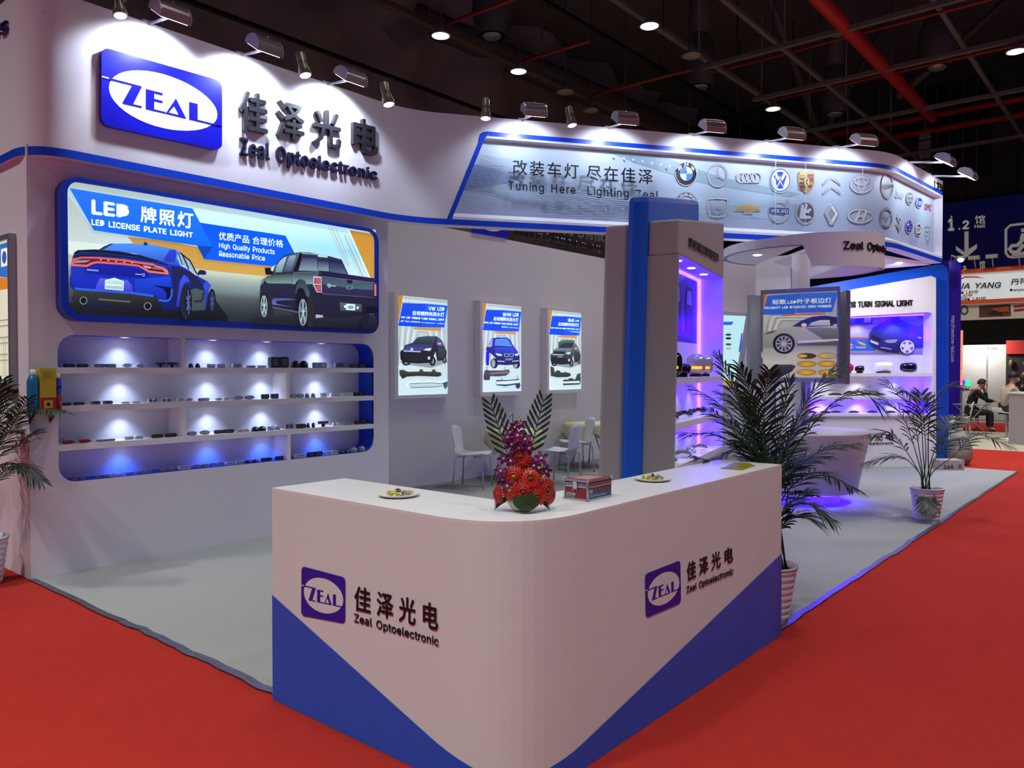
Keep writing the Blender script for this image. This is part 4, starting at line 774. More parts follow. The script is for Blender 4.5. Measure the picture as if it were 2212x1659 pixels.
def spot(u, v, D, tilt, label, power):
    c = atD(u, v, D); ax = (UPZ * .93 + RT * tilt[0] + FH * tilt[1]).normalized()
    t = thing('spot_lamp', label, 'spotlight', c, 'cylinder spot lamps above the fascia')
    MB().lathe([(.0, 0), (.050, 0), (.055, .008), (.050, .05), (.038, .09), (.038, .19), (.030, .20), (0, .20)], c, 18, axis=ax).build('housing', SPOTB, t)
    for k_ in range(6):
        a_ = k_ * math.pi / 3; e = ax.orthogonal().normalized(); g = ax.cross(e); d = e * math.cos(a_) + g * math.sin(a_); MB().obox(c + ax * .105 + d * .0375, ax * .014, d * .002, ax.cross(d) * .004).build('vent_slot', BLACK, t)
    MB().lathe([(0, -.012), (.03, -.009), (.048, .002)], c, 18, axis=ax).build('bulb', BULB, t)
    q = c + ax * .13; back = FS.at(FS.inv(u, 290 if u > 900 else v + 40)[0], ZT, -.1)
    MB().tube([q, q + FH * .12 + UPZ * .05, V((back.x, back.y, ZT + .02))], .006, 6).build('bracket', BLACK, t)
    light('spot_beam', 'SPOT', c - ax * .03, power, (1, .97, .92), .04, c - ax, 1.5, .6, t)
spot(260, 34, 6.15, (-.18, .1), 'brightly glowing spot lamp nearest the corner of the fascia', SPOT_P)
spot(660, 163, 6.55, (-.25, .1), 'spot lamp above the Chinese company characters', SPOT_P)
spot(840, 226, 6.75, (-.22, .1), 'spot lamp past the end of the company name', SPOT_P)
spot(1049, 256, 7.6, (0, .1), 'upright spot lamp over the slanting blue strip', SPOT_P)
spot(1236, 271, 8.2, (-.18, .1), 'spot lamp over the slogan on the emblem panel', SPOT_P)
# ================================================================ display tower in the middle of the booth
A25 = math.atan((1922 - CX) / F_PX); TD = FH * math.cos(A25) + RT * math.sin(A25); TN = RT * math.cos(A25) - FH * math.sin(A25)
N0 = atD(1466, 798, 6.0); N0.z = 0; TL = 1.78
tw = thing('display_tower', 'tall white display tower with a blue slab through its middle', 'display stand', N0 + TD * .8 - TN * .3)
VINYL = mat('tower_vinyl', '#b9b3b0', .5, bump=.08, bscale=3.); TBLUE = mat('tower_blue', '#1266ec', .45, bump=.06, bscale=4.)
def TP(s_, w_, z): return N0 + TD * s_ + TN * w_ + UPZ * z
def lean(z, zt): return -.078 * (zt - z)
def slab(w0, w1, s0, s1, zn, zf, name, m, lean_=True, z0=0., bev=.03):
    l0 = lean(z0, zn) if lean_ else 0
    mb = MB(); mb.hexa([TP(s0 + l0, w0, z0), TP(s1, w0, z0), TP(s1, w1, z0), TP(s0 + l0, w1, z0)], [TP(s0, w0, zn), TP(s1, w0, zf), TP(s1, w1, zf), TP(s0, w1, zn)]); return mb.build(name, m, tw, bevel=bev)
slab(-.60, -.40, .0, TL, 2.74, 3.02, 'rear_box', VINYL)
slab(-.40, -.24, -.04, TL + .03, 2.95, 3.27, 'blue_slab', TBLUE, bev=.05)
ZD = .855; OPZ = 2.48
slab(-.24, 0, 0, TL, OPZ - 1.9, OPZ - 1.9, 'plinth', VINYL, z0=0., bev=.0) if False else None
mb = MB(); mb.hexa([TP(lean(0, 2.75), -.24, 0), TP(TL, -.24, 0), TP(TL, 0, 0), TP(lean(0, 2.75), 0, 0)], [TP(lean(ZD, 2.75), -.24, ZD - .05), TP(TL, -.24, ZD - .05), TP(TL, 0, ZD - .05), TP(lean(ZD, 2.75), 0, ZD - .05)]); mb.build('plinth', VINYL, tw)
mb = MB(); mb.hexa([TP(lean(OPZ, 2.75), -.24, OPZ), TP(TL, -.24, OPZ), TP(TL, 0, OPZ), TP(lean(OPZ, 2.75), 0, OPZ)], [TP(0, -.24, 2.75), TP(TL, -.24, 3.02), TP(TL, 0, 3.02), TP(0, 0, 2.75)]); mb.build('head_panel', VINYL, tw, bevel=.015)
mb = MB(); mb.hexa([TP(lean(ZD, 2.75), -.24, ZD - .05), TP(lean(ZD, 2.75) + .03, -.24, ZD - .05), TP(lean(ZD, 2.75) + .03, 0, ZD - .05), TP(lean(ZD, 2.75), 0, ZD - .05)], [TP(lean(OPZ, 2.75), -.24, OPZ), TP(lean(OPZ, 2.75) + .03, -.24, OPZ), TP(lean(OPZ, 2.75) + .03, 0, OPZ), TP(lean(OPZ, 2.75), 0, OPZ)]); mb.build('side_panel', VINYL, tw)
MB().hexa([TP(TL - .03, -.24, ZD - .05), TP(TL, -.24, ZD - .05), TP(TL, 0, ZD - .05), TP(TL - .03, 0, ZD - .05)], [TP(TL - .03, -.24, OPZ), TP(TL, -.24, OPZ), TP(TL, 0, OPZ), TP(TL - .03, 0, OPZ)]).build('side_panel', WHITE2, tw)
MB().hexa([TP(-.12, -.24, ZD - .05), TP(TL - .03, -.24, ZD - .05), TP(TL - .03, -.235, ZD - .05), TP(-.12, -.235, ZD - .05)], [TP(.0, -.24, OPZ), TP(TL - .03, -.24, OPZ), TP(TL - .03, -.235, OPZ), TP(.0, -.235, OPZ)]).build('back_panel', WHITE2, tw)
for z in (1.535, 1.186, ZD): MB().hexa([TP(lean(z, 2.75) + .03, -.235, z - .05), TP(TL - .03, -.235, z - .05), TP(TL - .03, 0, z - .05), TP(lean(z, 2.75) + .03, 0, z - .05)], [TP(lean(z, 2.75) + .03, -.235, z), TP(TL - .03, -.235, z), TP(TL - .03, 0, z), TP(lean(z, 2.75) + .03, 0, z)]).build('shelf', WHITE2, tw)
LED = mat('led_strip', '#ffffff', .5, em=6., ecol='#6a40ff')
for z0, z1 in ((1.54, OPZ), (1.19, 1.485), (ZD, 1.136)): MB().obox(TP(TL - .045, -.222, (z0 + z1) / 2), TD * .009, TN * .009, UPZ * ((z1 - z0) / 2)).build('led_strip', LED, tw)
MB().obox(TP(TL / 2, -.222, OPZ - .012), TD * (TL / 2 - .04), TN * .008, UPZ * .008).build('led_strip', LED, tw)
for z0, z1, e in ((1.55, OPZ, 9), (1.2, 1.48, 3), (ZD, 1.13, 3)): light('led_glow', 'POINT', TP(TL - .22, -.08, (z0 + z1) / 2), e, VIO, .08, parent=tw)
light('led_glow', 'POINT', TP(.6, -.12, 2.3), 6, VIO, .05, parent=tw)
for k_, s_ in enumerate((.35, .85, 1.35)):
    MB().lathe([(0, -.004), (.035, -.004)], TP(s_, -.10, OPZ), 14).build('downlight_lens', LAMP, tw)
    light('downlight_beam', 'SPOT', TP(s_, -.1, OPZ - .02), .5, (.9, .9, 1), .02, TP(s_, -.12, 1.5), 1.5, .6, tw)
    for z in (1.475, 1.13): light('downlight_beam', 'SPOT', TP(s_, -.1, z), 1.3, (.9, .9, 1), .02, TP(s_, -.14, z - .4), 1.9, .6, tw)
TPL = Plane(TP(0, 0, 0), TD, TN); TBK = Plane(TP(0, -.234, 0), TD, TN)
letters('LED SIDE MARKER LIGHT/BLINKER', [(1487, 534), (1549, 567), (1549, 549), (1487, 513)], TPL, tw, mat('tower_letter', '#5a5550', .4), .015, .012)
A = Art(TBK, .001, .0006); A.grid([(.1, 1.85), (TL - .12, 1.85), (TL - .12, 2.45), (.1, 2.45)], [(0, '#3c3a5c', '#2c2a50'), (.25, '#55568c', '#4a4a80'), (.6, '#7a78b4', '#5a58a8'), (1, '#4a44b0', '#4030c0')], False)
for x in (.35, .75, 1.2): A.poly([(x, 1.95), (x + .28, 1.95), (x + .3, 2.2), (x + .24, 2.36), (x + .04, 2.36), (x - .02, 2.2)], '#3a3a58', '#15152a', False); A.poly([(x + .03, 2.2), (x + .25, 2.2), (x + .22, 2.33), (x + .06, 2.33)], '#8e90c4', px=False)
A.build('printed_picture', tw, PRINT)
# door-mirror housings shown on the tower's top shelf
def car_mirror(c, dirv, shell, w_, h_, name, label, lampcol=None, tilt=0., grp=None, foot=True, blink=False):
    dirv = V(dirv).normalized(); sd = UPZ.cross(dirv).normalized(); t = thing(name, label, 'wing mirror', c, grp)
    R_ = Matrix((sd, dirv, UPZ)).transposed()
    mb = MB(); seg, rg = 18, 9; vs = []
    for i in range(rg + 1):
        p = math.pi / 2 * i / rg
        for k_ in range(seg):
            a_ = 2 * math.pi * k_ / seg; ca, sa = math.cos(a_), math.sin(a_); e = .62
            x = w_ / 2 * math.copysign(abs(ca) ** e, ca) * math.cos(p * .85); z = h_ / 2 * math.copysign(abs(sa) ** e, sa) * math.cos(p * .85) * (1 - .18 * (x / w_)); y = -.10 * math.sin(p)
            vs.append(V(c) + R_ @ V((x, y, z + h_ / 2 + .015)))
    mb.add(vs, [(i * seg + k_, i * seg + (k_ + 1) % seg, (i + 1) * seg + (k_ + 1) % seg, (i + 1) * seg + k_) for i in range(rg) for k_ in range(seg)] + [tuple(rg * seg + k_ for k_ in range(seg))], 0, True)
    mb.build('shell', shell, t)
    mb = MB(); mb.prism([V(c) + R_ @ V((w_ * .46 * math.cos(2 * math.pi * k_ / 20), .002, h_ * .44 * math.sin(2 * math.pi * k_ / 20) + h_ / 2 + .015)) for k_ in range(20)], R_ @ V((0, .006, 0))); mb.build('mirror_glass', mat('mirror_glass', '#20242e', .06, .8), t)
    if foot: MB().lathe([(0, 0), (w_ * .34, 0), (w_ * .36, .012), (w_ * .2, .03), (0, .034)], V(c), 16).build('foot', BLACK, t)
    if blink: MB().obox(V(c) + R_ @ V((w_ * .1, -.098, h_ * .42)), R_ @ V((w_ * .26, 0, 0)), R_ @ V((0, .008, 0)), UPZ * .011).build('turn_signal', mat('amber_signal', '#ff9a20', .4, em=2.6, ecol='#ff8a10'), t)
    return t
SILV = mat('silver_shell', '#c4c4cc', .25, .3); BLKG = mat('gloss_black', '#08080a', .12); REDG = mat('gloss_red', '#c81838', .15); WHG = mat('gloss_white_shell', '#f0f0f4', .15)
for u_, v_, s_, lab, sh in ((1476, 813, .25, 'black and silver wing mirror nearest the tower edge', BLKG), (1500, 808, .62, 'small black wing mirror lying behind on the tower shelf', BLKG), (1534, 808, 1.12, 'silver wing mirror with glowing amber signal on the tower', SILV), (1548, 806, 1.45, 'silver wing mirror farthest back on the tower shelf', SILV)):
    car_mirror(TP(s_, -.12, 1.536), TD * .9 - TN * .5, sh, .17 if 'small' not in lab else .13, .19 if 'small' not in lab else .1, 'wing_mirror', lab, grp='wing mirrors on the tower', blink='small' not in lab)
# blinker strips on the two lower tower shelves
def strip_lamp(c, d, L_, body, lens, label, cat='lamp', grp=None, lit=False, bend=.03):
    d = V(d).normalized(); t = thing('signal_strip', label, cat, c, grp); pts = [V(c) + d * (L_ * (i / 6 - .5)) + UPZ * (.02 + bend * math.sin(math.pi * i / 6)) for i in range(7)]
    MB().tube(pts, [.008, .015, .018, .018, .017, .014, .008], 8).build('housing', body, t)
    n_ = UPZ.cross(d).normalized(); MB().tube([p + n_ * .008 + UPZ * .004 for p in pts[1:6]], .012, 6).build('lens', lens, t); return t
CLR = mat('clear_lens', '#d4d8e4', .1, .2); SMOKE = mat('smoked_lens', '#1e1a16', .15); AMB = mat('amber_lit', '#ffae40', .3, em=2.0, ecol='#ff9c1c')
for i, (s_, z) in enumerate(((.12, 1.187), (.42, 1.187), (.66, 1.187), (.92, 1.187), (1.2, 1.187), (1.45, 1.187))):
    strip_lamp(TP(s_, -.12, z), TD * .9 + TN * (.3 * (-1) ** i), .2, BLACK, SMOKE, f'smoked mirror signal strip on the middle tower shelf, number {i + 1} from the near edge', grp='signal strips on the tower')
for i, (s_, lens) in enumerate(((.05, SMOKE), (.3, CLR), (.62, CLR), (.95, CLR), (1.25, CLR))):
    strip_lamp(TP(s_, -.12, ZD + .001), TD * .8 + TN * (.5 * (-1) ** i), .22, BLACK if lens is SMOKE else GREY, lens, f'{"dark" if lens is SMOKE else "clear"} side marker lamp on the lowest tower shelf, number {i + 1} from the near edge', grp='signal strips on the tower')
# ================================================================ disc canopy on a pillar, round table
PC_ = V((9.61, 3.494, 0)); RD = .915
dc = thing('disc_canopy', 'round white canopy with lettering on a white pillar', 'canopy', PC_)
MB().lathe([(.105, .8), (.105, 3.0)], PC_, 28).build('pillar', WHITE2, dc)
DRIM = mat('disc_rim_blue', '#3a66c8', .4)
def half(z0, z1, a0, a1, name, r_):
    mb = MB(); n_ = 30; arc_ = [PC_ + FH * (r_ * math.cos(a0 + (a1 - a0) * i / n_)) + RT * (r_ * math.sin(a0 + (a1 - a0) * i / n_)) + UPZ * z0 for i in range(n_ + 1)]
    mb.prism(arc_, (0, 0, z1 - z0)); o = mb.build(name, WHITE, dc)
    mb = MB(); inn_ = [PC_ + (p - PC_ - UPZ * z0) * .955 + UPZ * z0 for p in arc_]; mb.add([p - UPZ * .003 for p in arc_] + [p - UPZ * .003 for p in inn_], [(i, i + 1, n_ + 2 + i, n_ + 1 + i) for i in range(n_)]); mb.build('rim_strip', DRIM, dc)
half(2.985, 3.09, math.radians(199), math.radians(341), 'upper_half_disc', RD); half(2.80, 2.90, math.radians(20), math.radians(160), 'lower_half_disc', RD)
# shell: angle measured from the right (0) towards the viewer (90) and left (180)
tab = [(-12, 2.80, 3.16), (0, 2.80, 3.175), (30, 2.775, 3.165), (60, 2.755, 3.14), (90, 2.745, 3.12), (103, 2.75, 3.115), (109.5, 3.0, 3.11), (120, 2.995, 3.10), (134, 2.99, 3.085)]
mb = MB(); vs = []; R2 = RD + .012
ang = []
for (t0, a0, b0_), (t1, a1, b1_) in zip(tab, tab[1:]):
    for i in range(6): f_ = i / 6; ang.append((t0 + (t1 - t0) * f_, a0 + (a1 - a0) * f_, b0_ + (b1_ - b0_) * f_))
ang.append(tab[-1])
for t_, z0, z1 in ang:
    d = RT * math.cos(math.radians(t_)) - FH * math.sin(math.radians(t_)); vs += [PC_ + d * R2 + UPZ * z0, PC_ + d * R2 + UPZ * z1, PC_ + d * (R2 - .02) + UPZ * z0, PC_ + d * (R2 - .02) + UPZ * z1]
fs = []
for i in range(len(ang) - 1): b_ = 4 * i; fs += [(b_, b_ + 4, b_ + 5, b_ + 1), (b_ + 2, b_ + 3, b_ + 7, b_ + 6), (b_ + 1, b_ + 5, b_ + 7, b_ + 3), (b_, b_ + 2, b_ + 6, b_ + 4)]
mb.add(vs, fs); mb.build('curved_band', WHITE, dc)
class Cyl:
    def at(s, a, b, off=0.): d = RT * math.cos(a) - FH * math.sin(a); return PC_ + d * (R2 + off) + UPZ * b
letters('Zeal Optoelectronic', [(math.radians(82), 2.905), (math.radians(6), 2.935), (math.radians(6), 3.04), (math.radians(82), 3.02)], Cyl(), dc, INK, .01, .014, px=False)
c = atD(1636, 551, 9.5); MB().lathe([(0, -.004), (.045, -.004)], V((c.x, c.y, 2.983)), 16).build('downlight_lens', LAMP, dc); light('downlight_beam', 'SPOT', (c.x, c.y, 2.96), 25, (1, .96, .9), .04, (c.x, c.y, 0), 1.6, .6, dc)
rt = thing('round_counter', 'tapered round white counter lit violet beneath', 'counter', PC_)
MB().lathe([(.46, .0), (.46, .14), (.64, .14), (.655, .15), (.795, .84), (.80, .86), (.0, .86)], PC_, 48).build('body', mat('round_counter_white', '#cfc6d4', .45), rt)
MB().lathe([(.52, .122), (.56, .122), (.56, .136), (.52, .136), (.52, .122)], PC_, 40).build('led_ring', mat('led_ring', '#ffffff', .5, em=6., ecol='#5a30ff'), rt)
for k_ in range(8): a_ = k_ * math.pi / 4; light('led_glow', 'POINT', PC_ + V((.60 * math.cos(a_), .60 * math.sin(a_), .09)), 3.5, VIO, .03, parent=rt)
# posters hung round the pillar
aP = math.radians(30.4); PX = (RT * math.cos(aP) - FH * math.sin(aP)); PNm = -(FH * math.cos(aP) + RT * math.sin(aP))
pc = atD(1729, 798, 9.15); pc.z = 0; PP = Plane(pc, PX, PNm)
def pill(u, v): return PP.inv(u, v)
pp = thing('hanging_poster', 'silver-framed poster of a white coupe hung on the pillar', 'poster', PP.at(0, 1.4, 0))
q = [PP.inv(*p) for p in ((1646, 826), (1806, 824), (1808, 620), (1643, 626))]; x0 = (q[0][0] + q[3][0]) / 2; x1 = (q[1][0] + q[2][0]) / 2; z0 = (q[0][1] + q[1][1]) / 2; z1 = (q[2][1] + q[3][1]) / 2
PIN = [(1645.5, 818), (1810 - .5, 820), (1811, 627), (1645.5, 633)]
def rect(pl_, a0, a1, b0_, b1_, off): return [pl_.at(a0, b0_, off), pl_.at(a1, b0_, off), pl_.at(a1, b1_, off), pl_.at(a0, b1_, off)]
ix0, ix1, iz0, iz1 = x0 + .02, x1 + .005, z0 + .05, z1 - .05
MB().prism(rect(PP, x0 - .01, x1 + .03, z0, z1, -.05), PP.n * .055, [rect(PP, ix0, ix1, iz0, iz1, -.05)]).build('frame', ALU, pp)
MB().prism(rect(PP, ix0, ix1, iz0, iz1, -.05), PP.n * .045).build('panel', WHITE2, pp)
MB().prism([PP.at(0, 1.2, -.05), PP.at(.05, 1.2, -.05), PP.at(.05, 2.4, -.05), PP.at(0, 2.4, -.05)], -PP.n * .35).build('mount', GREY, pp)
pq = cr(1630, 600, 200 / 1382); A = Art(PP, -.004, .0006)
A.grid([(ix0, iz0), (ix1, iz0), (ix1, iz1), (ix0, iz1)], [(0, '#c4c2b4', '#bdbcb2'), (.25, '#c9c6b8', '#b9b8ac'), (.36, '#a2a094', '#9a998e'), (.5, '#b9b8ae', '#a4a49c'), (.8, '#c6c6c0', '#a9a9a4'), (1, '#a9a9a6', '#a4a4a2')], False)
for k_ in range(5): A.line(pq((150 + 50 * k_, 900 - 40 * k_), (230 + 45 * k_, 560 + 20 * k_), (1000 - 30 * k_, 560 + 20 * k_)), .02, '#dcdcd2' if k_ % 2 else '#9c9c94')
A.poly(pq((108, 238), (180, 235), (120, 545), (108, 560)), '#c8701c'); A.poly(pq((405, 578), (1060, 545), (1052, 515), (430, 548)), '#d0782a')
A.poly(pq((190, 270), (690, 232), (600, 545), (115, 553)), '#2f66d0'); A.poly(pq((690, 232), (1248, 212), (1160, 510), (610, 530)), '#3a74dc', '#2c62cc')
PWT = '#dcdcd2'
A.text('标致.LED叶子板边灯', pq((262, 402), (1150, 375), (1150, 295), (262, 325)), PWT, .022); A.text('PEUGEOT LED DYNAMIC SIDE MARKER', pq((150, 470), (1148, 440), (1148, 402), (150, 435)), PWT, .03)
A.poly(pq((108, 860), (160, 810), (320, 770), (540, 725), (800, 600), (1000, 568), (1250, 590), (1252, 1015), (600, 1025), (560, 1040), (300, 1045), (108, 1040)), '#bcbcb6', '#8c8c84')
A.poly(pq((560, 725), (700, 640), (860, 580), (1050, 566), (1254, 590), (1254, 690), (1190, 690), (1160, 720), (700, 735)), '#24284e', '#2e3358'); A.poly(pq((800, 715), (860, 665), (980, 632), (1120, 630), (1135, 715)), '#c9c6bc', '#a9a8a0')
A.poly(pq((760, 750), (830, 745), (1060, 940), (1252, 990), (1252, 760), (1000, 740)), '#7c7c78', '#4c4e4a'); A.poly(pq((650, 940), (1250, 910), (1252, 940), (650, 975)), '#c4c4bc'); A.poly(pq((640, 980), (1250, 950), (1250, 1015), (640, 1015)), '#565650')
A.poly(pq((120, 855), (200, 810), (320, 785), (290, 820), (200, 840)), '#5a5c60'); p = pq((740, 705))[0]; A.ell(p[0], p[1], 6, 4, '#d8d4c8'); A.poly(pq((690, 775), (740, 740), (770, 745), (760, 780)), '#dda63a')
p = pq((440, 985))[0]; A.ell(p[0], p[1], 24, 22.5, '#1f1c28'); A.ell(p[0], p[1], 18, 17.5, '#3c3848'); A.ring(p[0], p[1], 17, 16.5, .01, '#a4a0ac')
for k_ in range(10): a_ = k_ * math.pi / 5; A.line([p, (p[0] + 16 * math.cos(a_), p[1] + 15.5 * math.sin(a_))], .013, '#b4b0c0')
A.poly(pq((105, 1110), (250, 1100), (450, 1140), (525, 1190), (440, 1260), (300, 1285), (105, 1190)), '#a9a9a2', '#c9c9c2'); A.poly(pq((105, 1440), (250, 1350), (300, 1300), (560, 1295), (620, 1320), (560, 1400), (400, 1480), (140, 1505)), '#3c3a48', '#1e1c24')
for (x, y), c_ in (((785, 1168), '#46352a'), ((1090, 1165), '#b9a68a'), ((785, 1288), '#c8962a'), ((1090, 1285), '#d09c2c'), ((780, 1412), '#d09a2c'), ((1095, 1415), '#cf982a')): p = pq((x, y))[0]; A.ell(p[0], p[1], 21, 6.6, '#8a5a1c'); A.ell(p[0], p[1], 19.5, 5.4, c_); A.ell(p[0] - (9 if c_ in ('#46352a', '#b9a68a') else 0), p[1], 10, 3.2, '#e2b62e')
A.build('printed_poster', pp, PRINT_GLOW)  # faint glow added so the hung poster looks brighter
for ang_, lab in ((118, 'poster panel on the pillar turned towards the rear wall'), (-118, 'poster panel on the far side of the pillar')):
    ex = Matrix.Rotation(math.radians(ang_), 3, 'Z') @ PX; nn = Matrix.Rotation(math.radians(ang_), 3, 'Z') @ PNm; P2 = Plane(V((PC_.x, PC_.y, 0)) + nn * .42, ex, nn); t = thing('hanging_poster', lab, 'poster', P2.at(0, 1.4, 0))
    MB().prism(rect(P2, -.47, .47, 1.43, 2.52, -.05), P2.n * .05).build('frame', ALU, t)
    A = Art(P2, .003, .0008); A.grid([(-.43, 1.48), (.43, 1.48), (.43, 2.47), (-.43, 2.47)], [(0, '#3a62b0', '#3a62b0'), (.3, '#4a70b8', '#4a70b8'), (.31, '#7a5236', '#8a6244'), (1, '#4a3224', '#6a4a34')], False); A.build('printed_poster', t, PRINT)
# ================================================================ far display with door mirrors
MDp = atD(1900, 798, 12.8); MDp.z = 0; MP = Plane(MDp, RT, -FH); MB_ = Plane(MDp + FH * .34, RT, -FH)
md = thing('mirror_display', 'white display with door mirrors and violet light against a blue slab', 'display stand', MDp)
def mp(u, v): return MP.inv(u, v)
def pan(pts, off, d, name, m, parent=md, holes=(), **k_):
    fpn = Plane(MDp + MP.n * (off + d), RT, -FH)
    return MB().prism([fpn.at(*fpn.inv(*p)) for p in pts], MP.n * -d, [[fpn.at(*fpn.inv(*p)) for p in h] for h in holes]).build(name, m, parent, **k_)
rr2 = lambda u0, u1, v0, v1, r_: [(x, y) for x, y in rrect(u0, u1, v0, v1, r_, 4)]
pan([(1690, 1009), (2022, 1009), (2022, 606), (2019, 599), (2011, 596), (1690, 651)], -.04, .04, 'front_panel', WHITE, holes=[[(1735, 894), (1735, 690), (2004, 674), (2013, 676), (2015, 684), (2015, 894)]])
pan([(1690, 1009), (2022, 1009), (2022, 600), (1690, 655)], -.36, .01, 'back_panel', WHITE2)
MBLUE = mat('slab_bright_blue', '#0a55d8', .4)
pan([(1680, 1009), (2049, 1009), (2049, 590), (2045, 578), (2036, 571), (2020, 572), (1680, 632)], -.56, .2, 'blue_slab', MBLUE)
for u0 in (1690, 2014): pan([(u0, 1009), (u0 + 8, 1009), (u0 + 8, 612 if u0 > 1800 else 660), (u0, 612 if u0 > 1800 else 660)], -.35, .31, 'side_panel', WHITE)
pan([(1690, 660), (2015, 610), (2015, 612), (1690, 663)], -.35, .31, 'top_panel', WHITE)
for v0, v1 in ((806, 813), (856, 862), (894, 899)): pan([(1700, v1), (2014, v1), (2014, v0), (1700, v0)], -.35, .34 if v0 != 894 else .39, 'shelf', WHITE2)
pan([(2006, 893), (2009, 893), (2009, 680), (2006, 680)], -.33, .02, 'led_strip', LED); pan([(1735, 690), (2008, 678), (2008, 680), (1735, 692)], -.33, .02, 'led_strip', LED)
for u_, v_, e in ((1998, 720, 12), (1998, 835, 5), (1998, 880, 5), (1940, 690, 9), (1840, 695, 9), (1780, 880, 5), (1880, 880, 5)): light('led_glow', 'POINT', MP.at(*mp(u_, v_), -.22), e, VIO, .05, parent=md)
for u_ in (1790, 1870, 1950):
    for v0, v1 in ((684, 806), (815, 856), (863, 894)): light('downlight_beam', 'SPOT', MP.at(*mp(u_, v0), -.17), 9 if v0 < 700 else 4, (.92, .92, 1), .03, MP.at(*mp(u_, v1), -.24), 1.8, .6, md)
letters('LED MIRROR TURN SIGNAL LIGHT', [(1778, 667), (1970, 660), (1970, 648), (1778, 653)], MP, md, INK, .03, .012)
letters('佳泽光电', [(1842, 953), (1930, 951), (1930, 936), (1842, 938)], MP, md, INK, .006, .012, gap=1.25); letters('Zeal Optoelectronic', [(1838, 963), (1930, 961), (1930, 954), (1838, 956)], MP, md, INK, .006, .008, gap=1.1)
MBP = Plane(MDp + FH * .345, RT, -FH); mq = cr(1800, 630, 260 / 1598); A = Art(MBP, .002, .001)
A.grid([MBP.inv(*p) for p in mq((-300, 832), (1245, 832), (1245, 318), (-300, 330))], [(0, '#8f90a8', '#7a7aa8'), (.1, '#c4c4cc', '#8888b4'), (.4, '#b0aac4', '#8888c0'), (.7, '#c2bed4', '#6058c0'), (1, '#3c3cc8', '#3020d0')], False)
A.poly(mq((-300, 330), (520, 330), (520, 430), (-300, 430)), '#3c46d0', '#3a4ec0'); A.poly(mq((-300, 632), (520, 628), (560, 785), (-300, 790)), '#2f5cb8', '#3868b8')
for x, y in ((130, 655), (300, 650)): A.poly(mq((x, y), (x + 120, y + 40), (x + 135, y + 68), (x + 60, y + 55)), '#e0b030'); A.poly(mq((x - 20, y + 75), (x + 140, y + 78), (x + 120, y + 108), (x, y + 105)), '#8ea4c8')
A.line(mq((100, 440), (480, 438)), .02, '#b86a5a'); A.line(mq((100, 605), (470, 610)), .02, '#b86a5a'); A.text('叶子板边灯', mq((100, 390), (290, 390), (290, 360), (100, 360)), '#b9c2f0', .02); A.text('SIDE MARKER', mq((100, 412), (275, 412), (275, 398), (100, 398)), '#b9c2f0', .02)
for k_ in range(5): A.line(mq((408 + 18 * k_, 410), (418 + 18 * k_, 350)), .02, '#d4d8f4')
A.poly(mq((470, 560), (520, 480), (620, 430), (760, 350), (860, 320), (1245, 325), (1245, 740), (1080, 745), (1040, 650), (960, 640), (880, 700), (870, 815), (700, 800), (560, 760), (470, 680)), '#44489c', '#1e1c4c')
A.poly(mq((860, 360), (900, 315), (1050, 310), (1180, 360), (1190, 430), (1130, 460), (990, 430)), '#8c90b8', '#5c6090'); A.poly(mq((500, 570), (545, 590), (550, 650), (505, 620)), '#16161e'); A.poly(mq((555, 600), (635, 625), (620, 665), (555, 650)), '#16161e'); A.poly(mq((480, 640), (590, 680), (590, 712), (485, 672)), '#c4c8d8')
A.poly(mq((670, 660), (700, 640), (850, 635), (810, 680), (720, 685)), '#8a8c98'); A.line(mq((620, 740), (760, 765)), .02, '#9a9cb8'); A.ell(*mq((1135, 612))[0], 4, 2, '#c9a080')
p = mq((968, 735))[0]; A.ell(p[0], p[1], 17, 16.5, '#1a1828'); A.ell(p[0], p[1], 14.5, 14, '#5a5a6c')
for k_ in range(5): a_ = math.radians(-90 + 72 * k_); A.line([p, (p[0] + 13.5 * math.cos(a_), p[1] + 13 * math.sin(a_))], .055, '#e0e0e8')
A.ring(p[0], p[1], 14, 13.5, .02, '#d8d8e0'); A.build('printed_picture', md, PRINT)
zsh = mp(1900, 806)[1]
def onshelf(u, v=806, off=-.2): a_, b_ = mp(u, v); return MP.at(a_, b_, off)
car_mirror(onshelf(1838), FH - RT * .5, REDG, .27, .15, 'wing_mirror', 'red wing mirror on the far display shelf', grp='wing mirrors on the far display')
car_mirror(onshelf(1865, 806, -.14), FH + RT * .4, BLKG, .15, .11, 'wing_mirror', 'small black wing mirror beside the red one', grp='wing mirrors on the far display')
car_mirror(onshelf(1921), FH, WHG, .33, .17, 'wing_mirror', 'white wing mirror in the middle of the far shelf', grp='wing mirrors on the far display')
car_mirror(onshelf(1975), FH, BLKG, .28, .16, 'wing_mirror', 'glossy black wing mirror at the end of the far shelf', grp='wing mirrors on the far display', foot=False)
for i, u_ in enumerate((1815, 1848, 1880, 1910, 1962)): strip_lamp(onshelf(u_, 856), RT, .23, BLACK, CLR if i in (1, 4) else SMOKE, f'mirror signal strip on the second far shelf, number {i + 1} from the poster', grp='signal strips on the far display', bend=.05 if i in (1, 4) else .01)
for i, u_ in enumerate((1730, 1757, 1788, 1810, 1850, 1890, 1930, 1965)): strip_lamp(onshelf(u_, 894, -.1), RT, .17, BLACK, AMB if i < 4 else CLR, f'{"glowing amber" if i < 4 else "clear"} signal strip on the far desk, number {i + 1} from the pillar', grp='signal strips on the far desk', bend=.01)
